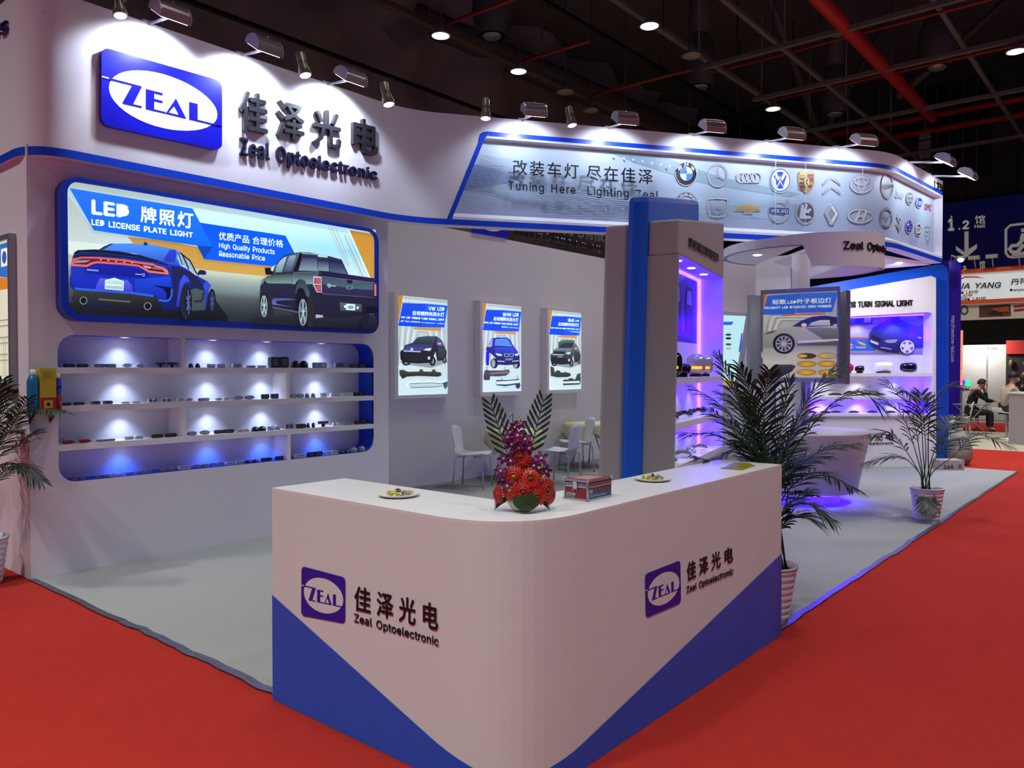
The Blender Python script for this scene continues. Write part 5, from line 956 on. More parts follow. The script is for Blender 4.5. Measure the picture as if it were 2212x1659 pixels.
# slanting display stand and wall behind the tower
SLp = atD(1560, 798, 11.2); SLp.z = 0; SQ = Plane(SLp, RT, -FH)
sl = thing('slanting_display', 'white leaning stand with a lit parts panel behind the tower', 'display stand', SLp)
def sp_(pts, off, d, name, m): return MB().prism([SQ.at(*SQ.inv(*p), off) for p in pts], SQ.n * d).build(name, m, sl)
sp_([(1440, 1035), (1562, 1035), (1642, 650), (1642, 560), (1440, 560)], -.5, .3, 'rear_slab', WHITE)
sp_([(1440, 1038), (1560, 1038), (1590, 842), (1626, 676), (1440, 668)], -.2, .2, 'front_box', WHITE)
A = Art(SQ, .002, .001); A.poly([(1450, 832), (1586, 832), (1611, 683), (1450, 676)], '#b4e6ea', '#bfeaec'); A.poly([(1450, 832), (1586, 832), (1588, 822), (1450, 822)], '#c8923c'); A.poly([(1500, 703), (1580, 702), (1585, 695), (1500, 695)], '#2f62d0'); A.poly([(1595, 760), (1601, 720), (1604, 720), (1599, 760)], '#2f62d0')
for y, c_ in ((723, '#3c4440'), (731, '#26302c'), (744, '#4a5450'), (753, '#9ab4b0'), (788, '#39423e'), (795, '#a4c4c0')):
    for x in (1530, 1573): A.ell(x, y, 6.5, 2.6, c_)
A.build('printed_panel', sl, PRINT_LIT)
# ================================================================ goods on the shelf wall
DKF = mat('lamp_dark_frame', '#1a1a20', .35); GRF = mat('lamp_grey_frame', '#8f94a4', .35, .3); CLF = mat('lamp_clear', '#dfe6ea', .12); REDF = mat('lamp_red', '#c02a34', .4); LENS = mat('lamp_lens', '#b9bec8', .15); LENSD = mat('lamp_lens_dark', '#565a66', .15)
SHELF_NAME = ['top shelf', 'second shelf', 'third shelf', 'blue bottom shelf']
YI = YW + .075
def goods(kind, x, row, label, w_=.1, h_=.04, grp=None):
    z = [1.616, 1.315, 1.010, NZ0][row] + .0005; t = thing('plate_lamp', label, 'lamp', (x, YI, z), grp)
    fr, le = {'bar': (DKF, LENSD), 'grey': (GRF, LENS), 'clear': (CLF, LENS), 'red': (REDF, REDF), 'square': (DKF, LENSD), 'box': (GRF, LENSD)}.get(kind, (DKF, LENS))
    if kind in ('bar', 'grey', 'clear', 'red', 'square', 'box'):
        o = rrect(x - w_ / 2, x + w_ / 2, z, z + h_, min(.008, h_ * .3), 2); i_ = rrect(x - w_ * .38, x + w_ * .38, z + h_ * .22, z + h_ * .8, .004, 1)
        MB().prism([(a, YI - .012, b) for a, b in o], (0, .024, 0), [[(a, YI - .012, b) for a, b in i_]]).build('housing', fr, t); MB().prism([(a, YI - .007, b) for a, b in i_], (0, .012, 0)).build('lens', le, t)
        if kind in ('bar', 'red'): MB().box((x + w_ / 2, YI - .006, z + h_ * .3), (x + w_ / 2 + .014, YI + .006, z + h_ * .65)).build('plug', DKF, t)
        if kind == 'red': MB().tube([(x - w_ / 2, YI, z + .01), (x - w_ / 2 - .02, YI, z + .03), (x - w_ / 2 - .012, YI, z + .05), (x - w_ / 2 + .01, YI, z + .035)], .0018, 5).build('cable', DKF, t)
    elif kind in ('oval', 'dovals'):
        m_ = CLF if kind == 'oval' else GRF; pts = [(x + w_ / 2 * math.cos(2 * math.pi * k / 18), z + h_ / 2 + h_ / 2 * math.sin(2 * math.pi * k / 18)) for k in range(18)]; q = [(x + (a - x) * .74, z + h_ / 2 + (b - z - h_ / 2) * .68) for a, b in pts]
        MB().prism([(a, YI - .011, b) for a, b in pts], (0, .022, 0), [[(a, YI - .011, b) for a, b in q]]).build('housing', m_, t); MB().prism([(a, YI - .007, b) for a, b in q], (0, .012, 0)).build('lens', LENS, t)
    elif kind in ('dome', 'sdome'):
        MB().lathe([(w_ / 2, 0), (w_ / 2, h_ * .3), (w_ * .42, h_ * .7), (w_ * .2, h_ * .97), (0, h_)], (x, YI, z), 14).build('housing', DKF if kind == 'dome' else GRF, t); MB().ball((x, YI - w_ * .33, z + h_ * .5), w_ * .2, .012, h_ * .3, 8).build('lens', LENS, t)
    elif kind == 'round':
        MB().lathe([(h_ / 2, -.012), (h_ / 2, .012), (h_ * .3, .014), (h_ * .3, -.010)], (x, YI, z + h_ / 2), 14, axis=(0, -1, 0)).build('bezel', CHROME, t); MB().lathe([(0, .006), (h_ * .3, .004)], (x, YI, z + h_ / 2), 12, axis=(0, -1, 0)).build('lens', LENSD, t)
    elif kind == 'tee':
        MB().box((x - w_ / 2, YI - .015, z + h_ * .55), (x + w_ / 2, YI + .015, z + h_)).build('housing', DKF, t); MB().box((x - w_ * .36, YI - .018, z + h_ * .66), (x + w_ * .36, YI - .014, z + h_ * .9)).build('lens', LENSD, t); MB().box((x - w_ * .14, YI - .01, z), (x + w_ * .14, YI + .01, z + h_ * .56)).build('stand', DKF, t)
    elif kind == 'big':
        MB().prism([(a, YI - .03, b) for a, b in rrect(x - w_ / 2, x + w_ / 2, z, z + h_, .02, 3)], (0, .06, 0)).build('housing', BLACK, t, bevel=.008); MB().prism([(a, YI - .034, b) for a, b in rrect(x - w_ * .34, x + w_ * .34, z + h_ * .16, z + h_ * .84, .012, 2)], (0, .006, 0)).build('lens', LENSD, t)
    return t
C7 = lambda x: 100 + x * .217; C8 = lambda x: 440 + x * .217
DESC = {'bar': 'black rectangular plate lamp', 'grey': 'grey flat plate lamp', 'clear': 'clear flat plate lamp', 'red': 'red plate lamp', 'square': 'dark square plate lamp', 'box': 'grey boxy plate lamp', 'oval': 'clear oval plate lamp', 'dovals': 'grey oval plate lamp', 'dome': 'black domed lamp', 'sdome': 'silver domed lamp', 'round': 'round chrome plate lamp', 'tee': 'black T-shaped lamp', 'big': 'large black square lamp'}
PAIRS = [
 [('bar', (C7(222), C7(357)), .105, .036), ('grey', (C7(530), C7(640)), .11, .036), ('oval', (C7(805), C7(935)), .10, .042), ('tee', (C7(1133), C7(1252)), .095, .05), ('dome', (C7(1440), C7(1507)), .05, .04), ('grey', (C8(75), C8(170)), .08, .034), ('clear', (C8(330),), .10, .042), ('clear', (C8(470), C8(580)), .09, .02), ('big', (C8(697), C8(790)), .088, .094), ('dome', (C8(915), C8(995)), .082, .06), ('grey', (C8(1120), C8(1187)), .07, .044), ('box', (C8(1350),), .1, .042), ('bar', (C8(1500), C8(1590)), .085, .03)],
 [('bar', (C7(187), C7(320)), .1, .03), ('box', (C7(490), C7(612)), .1, .036), ('clear', (C7(790), C7(890)), .085, .02), ('round', (C7(1033), C7(1086)), .05, .045), ('round', (C7(1170), C7(1218)), .05, .042), ('oval', (C7(1340), C7(1420)), .08, .038), ('grey', (C7(1540), C7(1595)), .05, .028), ('clear', (C8(150), C8(222)), .065, .026), ('dovals', (C8(345), C8(455)), .1, .036), ('square', (C8(612), C8(705)), .075, .042), ('dovals', (C8(895), C8(962)), .07, .036), ('sdome', (C8(1030), C8(1090)), .04, .036), ('clear', (C8(1195),), .06, .036), ('clear', (C8(1315), C8(1425)), .12, .028), ('bar', (C8(1515), C8(1570)), .055, .028)],
 [('red', (C7(215), C7(378)), .105, .036), ('grey', (C7(545), C7(640)), .09, .022), ('clear', (C7(825), C7(920)), .09, .036), ('bar', (C7(1100), C7(1237)), .11, .034), ('dovals', (C7(1450), C7(1577)), .1, .04), ('bar', (C8(150), C8(247)), .095, .034), ('clear', (C8(360), C8(422)), .06, .026), ('dome', (C8(515), C8(582)), .075, .042), ('sdome', (C8(665), C8(727)), .06, .044), ('box', (C8(825), C8(868)), .036, .044), ('bar', (C8(945), C8(990)), .045, .036), ('dome', (C8(1040), C8(1092)), .032, .04), ('tee', (C8(1190),), .095, .045), ('clear', (C8(1300), C8(1342)), .036, .026), ('grey', (C8(1410), C8(1452)), .04, .022), ('bar', (C8(1530), C8(1592)), .05, .03)],
 [('grey', (C7(280), C7(362)), .07, .022), ('grey', (C7(510), C7(592)), .07, .024), ('clear', (C7(660), C7(735)), .065, .026), ('grey', (C7(830), C7(930), C7(1015)), .075, .026), ('grey', (C7(1165), C7(1255)), .07, .026), ('clear', (C7(1370),), .13, .036), ('grey', (C7(1500), C7(1575)), .065, .03), ('grey', (C7(1660), C7(1735)), .065, .03), ('clear', (C8(250), C8(350)), .08, .024), ('dome', (C8(445), C8(515)), .06, .025), ('bar', (C8(600), C8(645)), .05, .028), ('bar', (C8(770),), .12, .03), ('clear', (C8(950),), .12, .03), ('bar', (C8(1068), C8(1142)), .07, .036), ('clear', (C8(1240), C8(1300)), .065, .03), ('dome', (C8(1380), C8(1422)), .045, .024), ('sdome', (C8(1490), C8(1572)), .075, .045)]]
ORD = 'first second third fourth fifth sixth seventh eighth ninth tenth eleventh twelfth thirteenth fourteenth fifteenth sixteenth seventeenth'.split()
rowv = [790, 866, 940, 1010]
for row, lst in enumerate(PAIRS):
    for j, (kind, us, w_, h_) in enumerate(lst):
        for k, u_ in enumerate(us):
            which = '' if len(us) == 1 else (', left of the pair' if k == 0 else ', right of the pair')
            if len(us) == 3: which = (', left one of three', ', middle one of three', ', right one of three')[k]
            sc_ = 217 * (onY(u_ + 1, rowv[row], YI).x - onY(u_, rowv[row], YI).x); ww, hh = w_ * sc_ * .92, h_ * sc_
            goods(kind, min(max(onY(u_, rowv[row], YI).x, NX0 + ww / 2 + .03), NX1 - ww / 2 - .03), row, f'{DESC[kind]}, {ORD[j]} set on the {SHELF_NAME[row]}{which}', ww, hh, f'lamps on the {SHELF_NAME[row]}')
# ================================================================ little bracket shelf at the left corner with bottles
zb_ = onY(100, 887, 6.5).z; xa, xb = onY(57, 887, 6.5).x, onY(134, 887, 6.5).x
t = thing('bracket_shelf', 'small red shelf at the outer corner of the display wall', 'shelf', (xa, 6.6, zb_))
MB().box((xa - .02, 6.42, zb_ - .02), (xb, 6.609, zb_)).build('board', mat('shelf_red', '#5a1020', .5), t)
for x in (xa + .05, xb - .05): MB().prism([(x, 6.609, zb_ - .02), (x, 6.609, zb_ - .10), (x, 6.48, zb_ - .02)], (.008, 0, 0)).build('bracket', BLACK, t)
t = thing('spray_bottle', 'blue bottle with white cap on the small red shelf', 'bottle', (xa + .045, 6.5, zb_))
MB().lathe([(0, 0), (.038, 0), (.04, .01), (.04, .22), (.03, .255), (.016, .27), (.016, .28)], (xa + .045, 6.5, zb_ + .001), 18).build('body', mat('bottle_blue', '#1f6a98', .3), t); MB().lathe([(.02, .27), (.02, .31), (0, .312)], (xa + .045, 6.5, zb_), 14).build('cap', mat('cap_white', '#b9bcc4', .4), t)
xm = onY(100, 850, 6.5).x
t = thing('product_box', 'yellow and red cardboard box on the small red shelf', 'box', (xm, 6.5, zb_))
MB().box((xm - .055, 6.46, zb_ + .001), (xm + .055, 6.54, zb_ + .32)).build('carton', mat('carton_yellow', '#b8a418', .5), t); A = Art(Plane((0, 6.46, 0), (1, 0, 0), (0, -1, 0)), .001, .0005)
A.poly([(xm - .055, zb_ + .002), (xm + .055, zb_ + .002), (xm + .055, zb_ + .1), (xm - .055, zb_ + .1)], '#9c1c18', px=False); A.poly([(xm - .03, zb_ + .02), (xm + .03, zb_ + .02), (xm + .03, zb_ + .08), (xm - .03, zb_ + .08)], '#c8a028', px=False); A.ell(xm, zb_ + .05, .014, .014, '#1a1a20', False)
for k in range(4): A.line([(xm - .035, zb_ + .29 - .014 * k), (xm + (.03 if k % 2 else .015), zb_ + .29 - .014 * k)], .004, '#7a6c20', False)
A.build('print', t, PRINT)
xc = onY(124, 850, 6.5).x; t = thing('spray_can', 'red and blue can with yellow cap at the end of the small red shelf', 'can', (xc, 6.5, zb_))
MB().lathe([(0, 0), (.03, 0), (.03, .13)], (xc, 6.5, zb_ + .001), 16).build('body', mat('can_red', '#a01c28', .3), t); MB().lathe([(.0302, .12), (.0302, .23), (.024, .245)], (xc, 6.5, zb_), 16).build('sleeve', mat('can_blue', '#20389c', .3), t); MB().lathe([(.02, .24), (.02, .275), (0, .277)], (xc, 6.5, zb_), 14).build('cap', mat('cap_yellow', '#c0ac30', .4), t); MB().lathe([(.031, .17), (.031, .185)], (xc, 6.5, zb_), 16).build('band', BLACK, t)
# light box on the side wall
SX = Plane((XL, 0, 0), (0, -1, 0), (-1, 0, 0)); t = thing('side_light_box', 'lit company profile panel on the side wall behind the palm', 'light box', onX(0, 800, XL))
q = [SX.inv(35, 505), SX.inv(-30, 800)]; yR = q[0][0]; zt_ = SX.inv(35, 505)[1]; zl = SX.inv(30, 840)[1]
MB().prism([SX.at(yR - 1.1, zl, .0005), SX.at(yR, zl, .0005), SX.at(yR, zt_, .0005), SX.at(yR - 1.1, zt_, .0005)], SX.n * .05, [[SX.at(yR - 1.06, zl + .04, .0005), SX.at(yR - .04, zl + .04, .0005), SX.at(yR - .04, zt_ - .04, .0005), SX.at(yR - 1.06, zt_ - .04, .0005)]]).build('frame', GREY, t)
A = Art(SX, .03, .0006); a0, a1 = yR - 1.06, yR - .04; A.grid([(a0, zl + .04), (a1, zl + .04), (a1, zt_ - .04), (a0, zt_ - .04)], [(0, '#c9c8b0', '#c9c8b0'), (1, '#d4d4c4', '#d0d0c0')], False)
A.poly([(a0, zt_ - .22), (a1 - .0, zt_ - .34), (a1, zt_ - .06), (a0, zt_ - .06)], '#2f6ab8', px=False); A.poly([(a0, zt_ - .42), (a1, zt_ - .42), (a1, zt_ - .34), (a0, zt_ - .24)], '#c8782a', px=False); A.poly([(a1 - .2, zt_ - .24), (a1 - .05, zt_ - .24), (a1 - .05, zt_ - .1), (a1 - .2, zt_ - .1)], '#e4e4dc', px=False); A.ell(a1 - .125, zt_ - .17, .05, .05, '#2a58a8', False)
A.poly([(a1 - .55, zt_ - .58), (a1 - .3, zt_ - .58), (a1 - .25, zt_ - .5), (a1 - .5, zt_ - .5)], '#2f6ab8', px=False)
for k in range(9): A.line([(a0 + .05, zt_ - .66 - .045 * k), (a1 - .05 - (.2 if k % 3 == 2 else 0), zt_ - .66 - .045 * k)], .010, '#8a8a7c', False)
for k in range(5): A.line([(a1 - .1 - .18 * k, zl + .1), (a1 + .04 - .18 * k, zl + .1), (a1 + .04 - .18 * k, zl + .4), (a1 - .1 - .18 * k, zl + .4)], .008, '#77776a', False, True)
A.build('printed_panel', t, PRINT_LIT)
# ================================================================ things on the counter
ZQ = ZC + .0005
def plate(c, label):
    t = thing('paper_plate', label, 'plate', c); MB().lathe([(0, .002), (.062, .002), (.078, .007), (.092, .014), (.094, .012), (.078, .004), (.06, 0), (0, 0)], c, 30).build('dish', mat('paper_white', '#d4d6c8', .6), t)
    for k in range(0): pass
    return t
def candy(c, col, rz, label, grp):
    t = thing('wrapped_candy', label, 'candy', c, grp); R_ = Matrix.Rotation(rz, 3, 'Z'); f = lambda x, y, z: V(c) + R_ @ V((x, y, z))
    MB().ball(f(0, 0, .009), .013, .008, .009, 10, rot=R_).build('sweet', col, t)
    for s_ in (-1, 1): MB().prism([f(s_ * .011, 0, .009), f(s_ * .022, -.006, .013), f(s_ * .024, 0, .008), f(s_ * .022, .006, .012)], (0, 0, .0012)).build('wrapper_end', col, t)
random.seed(21); CY_ = mat('candy_yellow', '#b9a824', .35); CB_ = mat('candy_brown', '#4a3a34', .3); CS_ = mat('candy_silver', '#b0a8a4', .25, .5); CK_ = mat('candy_pink', '#b08a84', .4)
pL = V((2.349, 2.652, ZQ)); pR = V((3.525, 2.033, ZQ)); plate(pL, 'paper plate of wrapped sweets near the open end of the counter'); plate(pR, 'paper plate of wrapped sweets past the metal case')
for pc0, nm in ((pL, 'plate near the open end'), (pR, 'plate past the metal case')):
    for k, (dx, dy, m_, cn) in enumerate(((-.045, .02, CY_, 'yellow'), (-.03, -.02, CY_, 'yellow'), (-.01, .03, CY_, 'yellow'), (.0, -.035, CY_, 'yellow'), (.02, .005, CB_, 'brown'), (.035, .03, CS_, 'silver'), (.045, -.015, CK_, 'pink'), (.0, .0, CB_, 'brown'), (.02, -.03, CS_, 'silver'))):
        d = RT * dx + FH * dy; candy(pc0 + V((d.x, d.y, .006 + (.012 if k >= 7 else 0))), m_, random.uniform(0, 3), f'{cn} wrapped sweet on the {nm}', f'{cn} sweets on the {nm}')
t = thing('yellow_packet', 'flat yellow packet at the far end of the counter', 'packet', V((4.33, 1.93, ZQ)))
mb = MB(); n_ = 8; vs = []
for j in range(n_ + 1):
    for i in range(n_ + 1): x, y = i / n_ - .5, j / n_ - .5; vs.append(V((4.33 + x * .26, 1.93 + y * .13 + x * .03, ZQ + .002 + .016 * max(0, (1 - (2 * x) ** 4)) * max(0, (1 - (2 * y) ** 4)) * (1 + .25 * math.sin(9 * x + 4 * y)))))
mb.add(vs, [(j * 9 + i, j * 9 + i + 1, j * 9 + i + 10, j * 9 + i + 9) for j in range(n_) for i in range(n_)], 0, True); mb.build('film', mat('packet_yellow', '#8f8a10', .25, bump=.5, bscale=40), t)
MB().prism([(4.33 + x * .26, 1.93 + y * .13 + x * .03, ZQ) for x, y in ((-.5, -.5), (.5, -.5), (.5, .5), (-.5, .5))], (0, 0, .002)).build('base', MATS['packet_yellow'], t)
# aluminium case
c0 = onZ(1270, 1084, ZQ); eL = (onZ(1217, 1077, ZQ) - c0); eR = (onZ(1335, 1076, ZQ) - c0); eR = V((-eL.y, eL.x, 0)).normalized() * -1
eL.normalize(); eR = V((eL.y, -eL.x, 0)); WL, WR_, HC = .128, .185, .088
cs = thing('metal_case', 'small red and silver metal case on the counter beside the flowers', 'case', c0)
def K(a, b, z): return c0 + eL * a + eR * b + UPZ * z
def cbox(a0, a1, b0_, b1_, z0, z1, name, m, par=cs): return MB().hexa([K(a0, b0_, z0), K(a1, b0_, z0), K(a1, b1_, z0), K(a0, b1_, z0)], [K(a0, b0_, z1), K(a1, b0_, z1), K(a1, b1_, z1), K(a0, b1_, z1)]).build(name, m, par)
CRED = mat('case_red', '#8e1830', .35); cbox(.004, WL - .004, .004, WR_ - .004, .002, .066, 'body', CRED); lid = cbox(.004, WL - .004, .004, WR_ - .004, .069, HC, 'lid', CRED)
cbox(.02, WL - .02, .03, WR_ - .03, HC, HC + .003, 'label_plate', mat('case_label', '#b08a88', .3), lid)
for z0, z1 in ((0, .009), (.056, .066), (.069, .074), (HC - .007, HC + .001)):
    for a0, a1, b0_, b1_ in ((0, WL, 0, .005), (0, WL, WR_ - .005, WR_), (0, .005, 0, WR_), (WL - .005, WL, 0, WR_)): cbox(a0, a1, b0_, b1_, z0, z1, 'edge_rail', ALU)
for a_ in (0, WL - .007):
    for b_ in (0, WR_ - .007): cbox(a_, a_ + .007, b_, b_ + .007, 0, HC, 'corner_post', ALU)
for a_, b_ in ((0, 0), (WL, 0), (0, WR_), (WL, WR_)): MB().ball(K(a_, b_, HC), .006, seg=8).build('corner_cap', CHROME, cs)
cbox(.055, .075, -.006, 0, .05, .082, 'latch', CHROME); MB().tube([K(.056, -.006, .05), K(.054, -.010, .035), K(.060, -.012, .028), K(.070, -.012, .028), K(.076, -.010, .035), K(.074, -.006, .05)], .0018, 6).build('latch_loop', CHROME, cs)
cs1 = Plane(K(0, 0, 0), eL, -eR); cs2 = Plane(K(0, 0, 0), eR, -eL); A = Art(cs1, .0052, .0003); A = Art(Plane(K(0, 0, 0), eL, -eR), .0, .0003)
A.o = -.003; A.poly([(.072, .012), (.118, .012), (.118, .032), (.072, .032)], '#a8a4a4', px=False)
for k in range(9): A.line([(.076 + .0042 * k, .014), (.076 + .0042 * k, .022)], .0018, '#4a4448', False)
A.text('PG C9', [(.114, .025), (.078, .025), (.078, .030), (.114, .030)], '#3a3438', .02, False); A.build('barcode_label', cs, PRINT)
A = Art(Plane(K(0, 0, 0), eR, -eL), -.003, .0003); A.grid([(.008, .011), (WR_ - .008, .011), (WR_ - .008, .055), (.008, .055)], [(0, '#2c5a94', '#2a4a88'), (.35, '#3a78b0', '#2c4c90'), (.5, '#5a4a48', '#4a3a3c'), (1, '#4c464c', '#3c3a40')], False)
for k in range(4): A.poly([(.045 + .034 * k, .028), (.068 + .034 * k, .028), (.066 + .034 * k, .052), (.05 + .034 * k, .05)], '#7a4438', '#5c3430', False)
A.poly([(.012, .034), (.038, .034), (.038, .05), (.012, .048)], '#8a98b0', px=False); A.text('Powering safely', [(.02, .014), (.14, .014), (.14, .024), (.02, .024)], '#8fb4dc', .02, False); A.build('printed_window', cs, PRINT)
# ---------------------------------------------------------------- flower arrangement
LEAFD = mat('leaf_dark', '#17331a', .45, noise=.35, nscale=8.); LEAFM = mat('leaf_mid', '#25461f', .45, noise=.3, nscale=8.); LEAFP = mat('palm_leaf', '#12281a', .5, noise=.4, nscale=6., vary='#1d3f1a'); STEM = mat('palm_stem', '#2c4a1e', .5)
def bez(pts, n):
    pts = [V(p) for p in pts]; out = []
    for i in range(n + 1):
        t_ = i / n; q = pts
        while len(q) > 1: q = [a.lerp(b, t_) for a, b in zip(q, q[1:])]
        out.append(q[0])
    return out
def catmull(pts, n):
    pts = [V(p) for p in pts]; P = [pts[0] * 2 - pts[1]] + pts + [pts[-1] * 2 - pts[-2]]; out = []
    for s_ in range(len(pts) - 1):
        a, b, c, d = P[s_:s_ + 4]
        for i in range(n):
            t_ = i / n; out.append(.5 * ((2 * b) + (c - a) * t_ + (2 * a - 5 * b + 4 * c - d) * t_ ** 2 + (3 * b - a - 3 * c + d) * t_ ** 3))
    out.append(pts[-1]); return out
def frond(path, L_, nl, w_, start, parent, m, sm, droop=.25, up=None, rr_=.004, name='frond', fwd=.75, rnd=None):
    """a feather leaf: stem along the path, leaflets on both sides from the fraction start on"""
    rnd = rnd or random; mb = MB(); n_ = len(path) - 1; mb.tube(path, [rr_ * (1 - .75 * i / n_) for i in range(n_ + 1)], 5, 1)
    for k in range(nl):
        f = start + (1 - start) * (k + .5) / nl; x = f * n_; i = min(int(x), n_ - 1); p = path[i].lerp(path[i + 1], x - i); d = (path[i + 1] - path[i]).normalized()
        e = (f - start) / (1 - start); ll = L_ * (.55 + 1.3 * e * (1 - e) * 1.35) * (1 - .35 * e) * rnd.uniform(.85, 1.12)
        sd0 = d.cross(up or V((0, 0, 1))); sd0 = sd0.normalized() if sd0.length > .15 else d.cross(RT).normalized()
        for s_ in (-1, 1):
            sd = sd0 * s_ + V((rnd.uniform(-.2, .2), rnd.uniform(-.2, .2), rnd.uniform(-.12, .2))); o = (sd * (1 - fwd * .5) + d * (fwd * (.6 + .6 * e))).normalized(); nr = o.cross(d); nr = nr.normalized() if nr.length > .05 else V((0, 0, 1)); wv = nr.cross(o).normalized() * w_ / 2
            a0 = p; a1 = p + o * ll * .4 - UPZ * droop * ll * .06; a2 = p + o * ll * .75 - UPZ * droop * ll * .28; a3 = p + o * ll - UPZ * droop * ll * .6
            mb.add([a0 - wv * .35, a0 + wv * .35, a1 + wv, a1 - wv, a2 + wv * .75, a2 - wv * .75, a3], [(0, 1, 2, 3), (3, 2, 4, 5), (5, 4, 6)])
    return mb.build(name, [m, sm], parent)
fc = V((2.43, 2.0, ZQ)); fr_ = thing('flower_arrangement', 'red gerberas and purple orchids with palm leaves in a white bowl', 'flowers', fc); DF = fc.dot(FH)
MB().lathe([(0, .002), (.03, .002), (.045, .012), (.060, .035), (.064, .05), (.060, .05), (.05, .03), (0, .02)], fc, 24).build('bowl', mat('bowl_white', '#c9cdb8', .35), fr_)
MB().ball(fc + UPZ * .05, .055, .055, .05, 12).build('foam', LEAFD, fr_)
def fp(u, v, dd=0.): return atD(u, v, DF + dd)
def wide_leaf(base, tip, nl, L_, w_, side=1):
    path = bez([base, base.lerp(tip, .5) + UPZ * .01, tip], 14); mb = MB(); mb.tube(path, .0022, 5, 1)
    for k in range(nl):
        f = .22 + .76 * k / (nl - 1); x = f * 14; i = min(int(x), 13); p = path[i].lerp(path[i + 1], x - i); d = (path[i + 1] - path[i]).normalized(); e = (f - .22) / .78; ll = L_ * (.75 + .9 * e * (1 - e)) * (1 - .3 * e)
        for s_ in (-1, 1):
            sd = d.cross(FH).normalized() * s_; o = (sd * .75 + d * (.75 + .3 * e) + FH * .1 * s_).normalized(); wv = (d - o * d.dot(o)).normalized() * w_ / 2
            a1 = p + o * ll * .5; a2 = p + o * ll
            mb.add([p - wv * .4, p + wv * .4, a1 + wv, a1 - wv, a2 + wv * .9 + o * .006, a2 - wv * .9 - o * .006], [(0, 1, 2, 3), (3, 2, 4, 5)])
    return mb.build('palm_leaf', [LEAFD, STEM], fr_)
wide_leaf(fp(1108, 1020, .02), fp(1060, 872, .05), 9, .085, .011); wide_leaf(fp(1138, 1010, .03), fp(1174, 864, .06), 9, .085, .011)
GER = mat('gerbera_red', '#a31408', .55, noise=.3, nscale=60., vary='#c02a10'); GERC = mat('gerbera_eye', '#6a3408', .7); GERY = mat('gerbera_yellow_eye', '#a8801c', .7); ORC = mat('orchid_purple', '#5c1458', .5, noise=.4, nscale=80., vary='#7a2a78'); ORCW = mat('orchid_throat', '#c9bfa0', .5)
def gerbera(c, nrm, r_, eye, dark=False):
    nrm = V(nrm).normalized(); e = nrm.orthogonal().normalized(); g = nrm.cross(e); mb = MB()
    for lay, (n_, k_, h_) in enumerate(((22, 1., 0.), (18, .8, .008), (12, .5, .012))):
        for i in range(n_):
            a = 2 * math.pi * (i + .5 * lay) / n_ + random.uniform(-.05, .05); o = e * math.cos(a) + g * math.sin(a); t_ = nrm.cross(o); L_ = r_ * k_ * random.uniform(.92, 1.05); w_ = r_ * .13
            mb.add([c + nrm * h_ - t_ * w_ * .3 + o * r_ * .1, c + nrm * h_ + t_ * w_ * .3 + o * r_ * .1, c + nrm * (h_ + .012) + o * L_ * .6 + t_ * w_, c + nrm * (h_ + .012) + o * L_ * .6 - t_ * w_, c + nrm * (h_ + .004) + o * L_], [(0, 1, 2, 3), (3, 2, 4)])
    f = mb.build('gerbera', GER, fr_); MB().ball(c + nrm * .016, r_ * .24, r_ * .24, r_ * .2, 10).build('eye', eye, f); MB().tube([c, c.lerp(fc + UPZ * .05, .6), fc + UPZ * .05], .003, 5).build('stalk', STEM, f)
random.seed(5)
for u_, v_, dd, n_, r_, eye in ((1124, 988, -.02, -FH * .8 + UPZ * .3, .055, GERC), (1112, 1028, -.04, -FH + RT * -.2, .05, GERY), (1146, 1036, -.05, -FH * .9 + UPZ * .3, .055, GERC), (1140, 1010, -.01, -FH + RT * .3, .05, GERY), (1106, 1058, -.05, -FH * .9 - RT * .6, .05, GERY), (1080, 1068, -.02, -FH * .6 - RT, .045, GERC), (1176, 1056, -.03, -FH * .8 + RT * .7, .055, GERC), (1185, 1068, .0, -FH * .5 + RT, .05, GERC), (1130, 1060, -.06, -FH + UPZ * -.1, .05, GERC), (1158, 1070, -.05, -FH + RT * .2 - UPZ * .2, .05, GERC), (1130, 960, .0, -FH + UPZ * .4, .045, GERC)):
    gerbera(fp(u_, v_, dd), n_, r_, eye)
def orchid(c, nrm, r_):
    nrm = V(nrm).normalized(); e = nrm.orthogonal().normalized(); g = nrm.cross(e); mb = MB()
    for i in range(5):
        a = 2 * math.pi * i / 5 + random.uniform(-.2, .2); o = e * math.cos(a) + g * math.sin(a); t_ = nrm.cross(o); w_ = r_ * .42
        mb.add([c, c + o * r_ * .35 + t_ * w_ * .6 + nrm * .004, c + o * r_ * .75 + t_ * w_ * .6 + nrm * .008, c + o * r_ * 1.05, c + o * r_ * .75 - t_ * w_ * .6 + nrm * .008, c + o * r_ * .35 - t_ * w_ * .6 + nrm * .004], [(0, 1, 2, 3, 4, 5)])
    f = mb.build('orchid', ORC, fr_); MB().ball(c + nrm * .008, r_ * .2, r_ * .2, r_ * .2, 8).build('throat', ORCW, f)
for u_, v_ in ((1110, 922), (1126, 915), (1096, 945), (1118, 940), (1135, 950), (1104, 960), (1122, 968), (1142, 968), (1088, 990), (1105, 995), (1082, 1018), (1086, 1036), (1096, 1048), (1154, 1005), (1166, 1010), (1178, 1018), (1170, 990), (1160, 1022), (1100, 935)): orchid(fp(u_, v_, random.uniform(-.07, -.02)), -FH + RT * random.uniform(-.5, .5) + UPZ * random.uniform(-.3, .4), random.uniform(.024, .034))
for u_, v_ in ((1102, 896), (1122, 908), (1172, 1006), (1146, 1022), (1174, 1030)): MB().ball(fp(u_, v_, -.06), .006, .006, .012, 8, rot=Matrix.Rotation(.6, 3, 'Y')).build('bud', mat('bud_green', '#8f9a3a', .5), fr_)
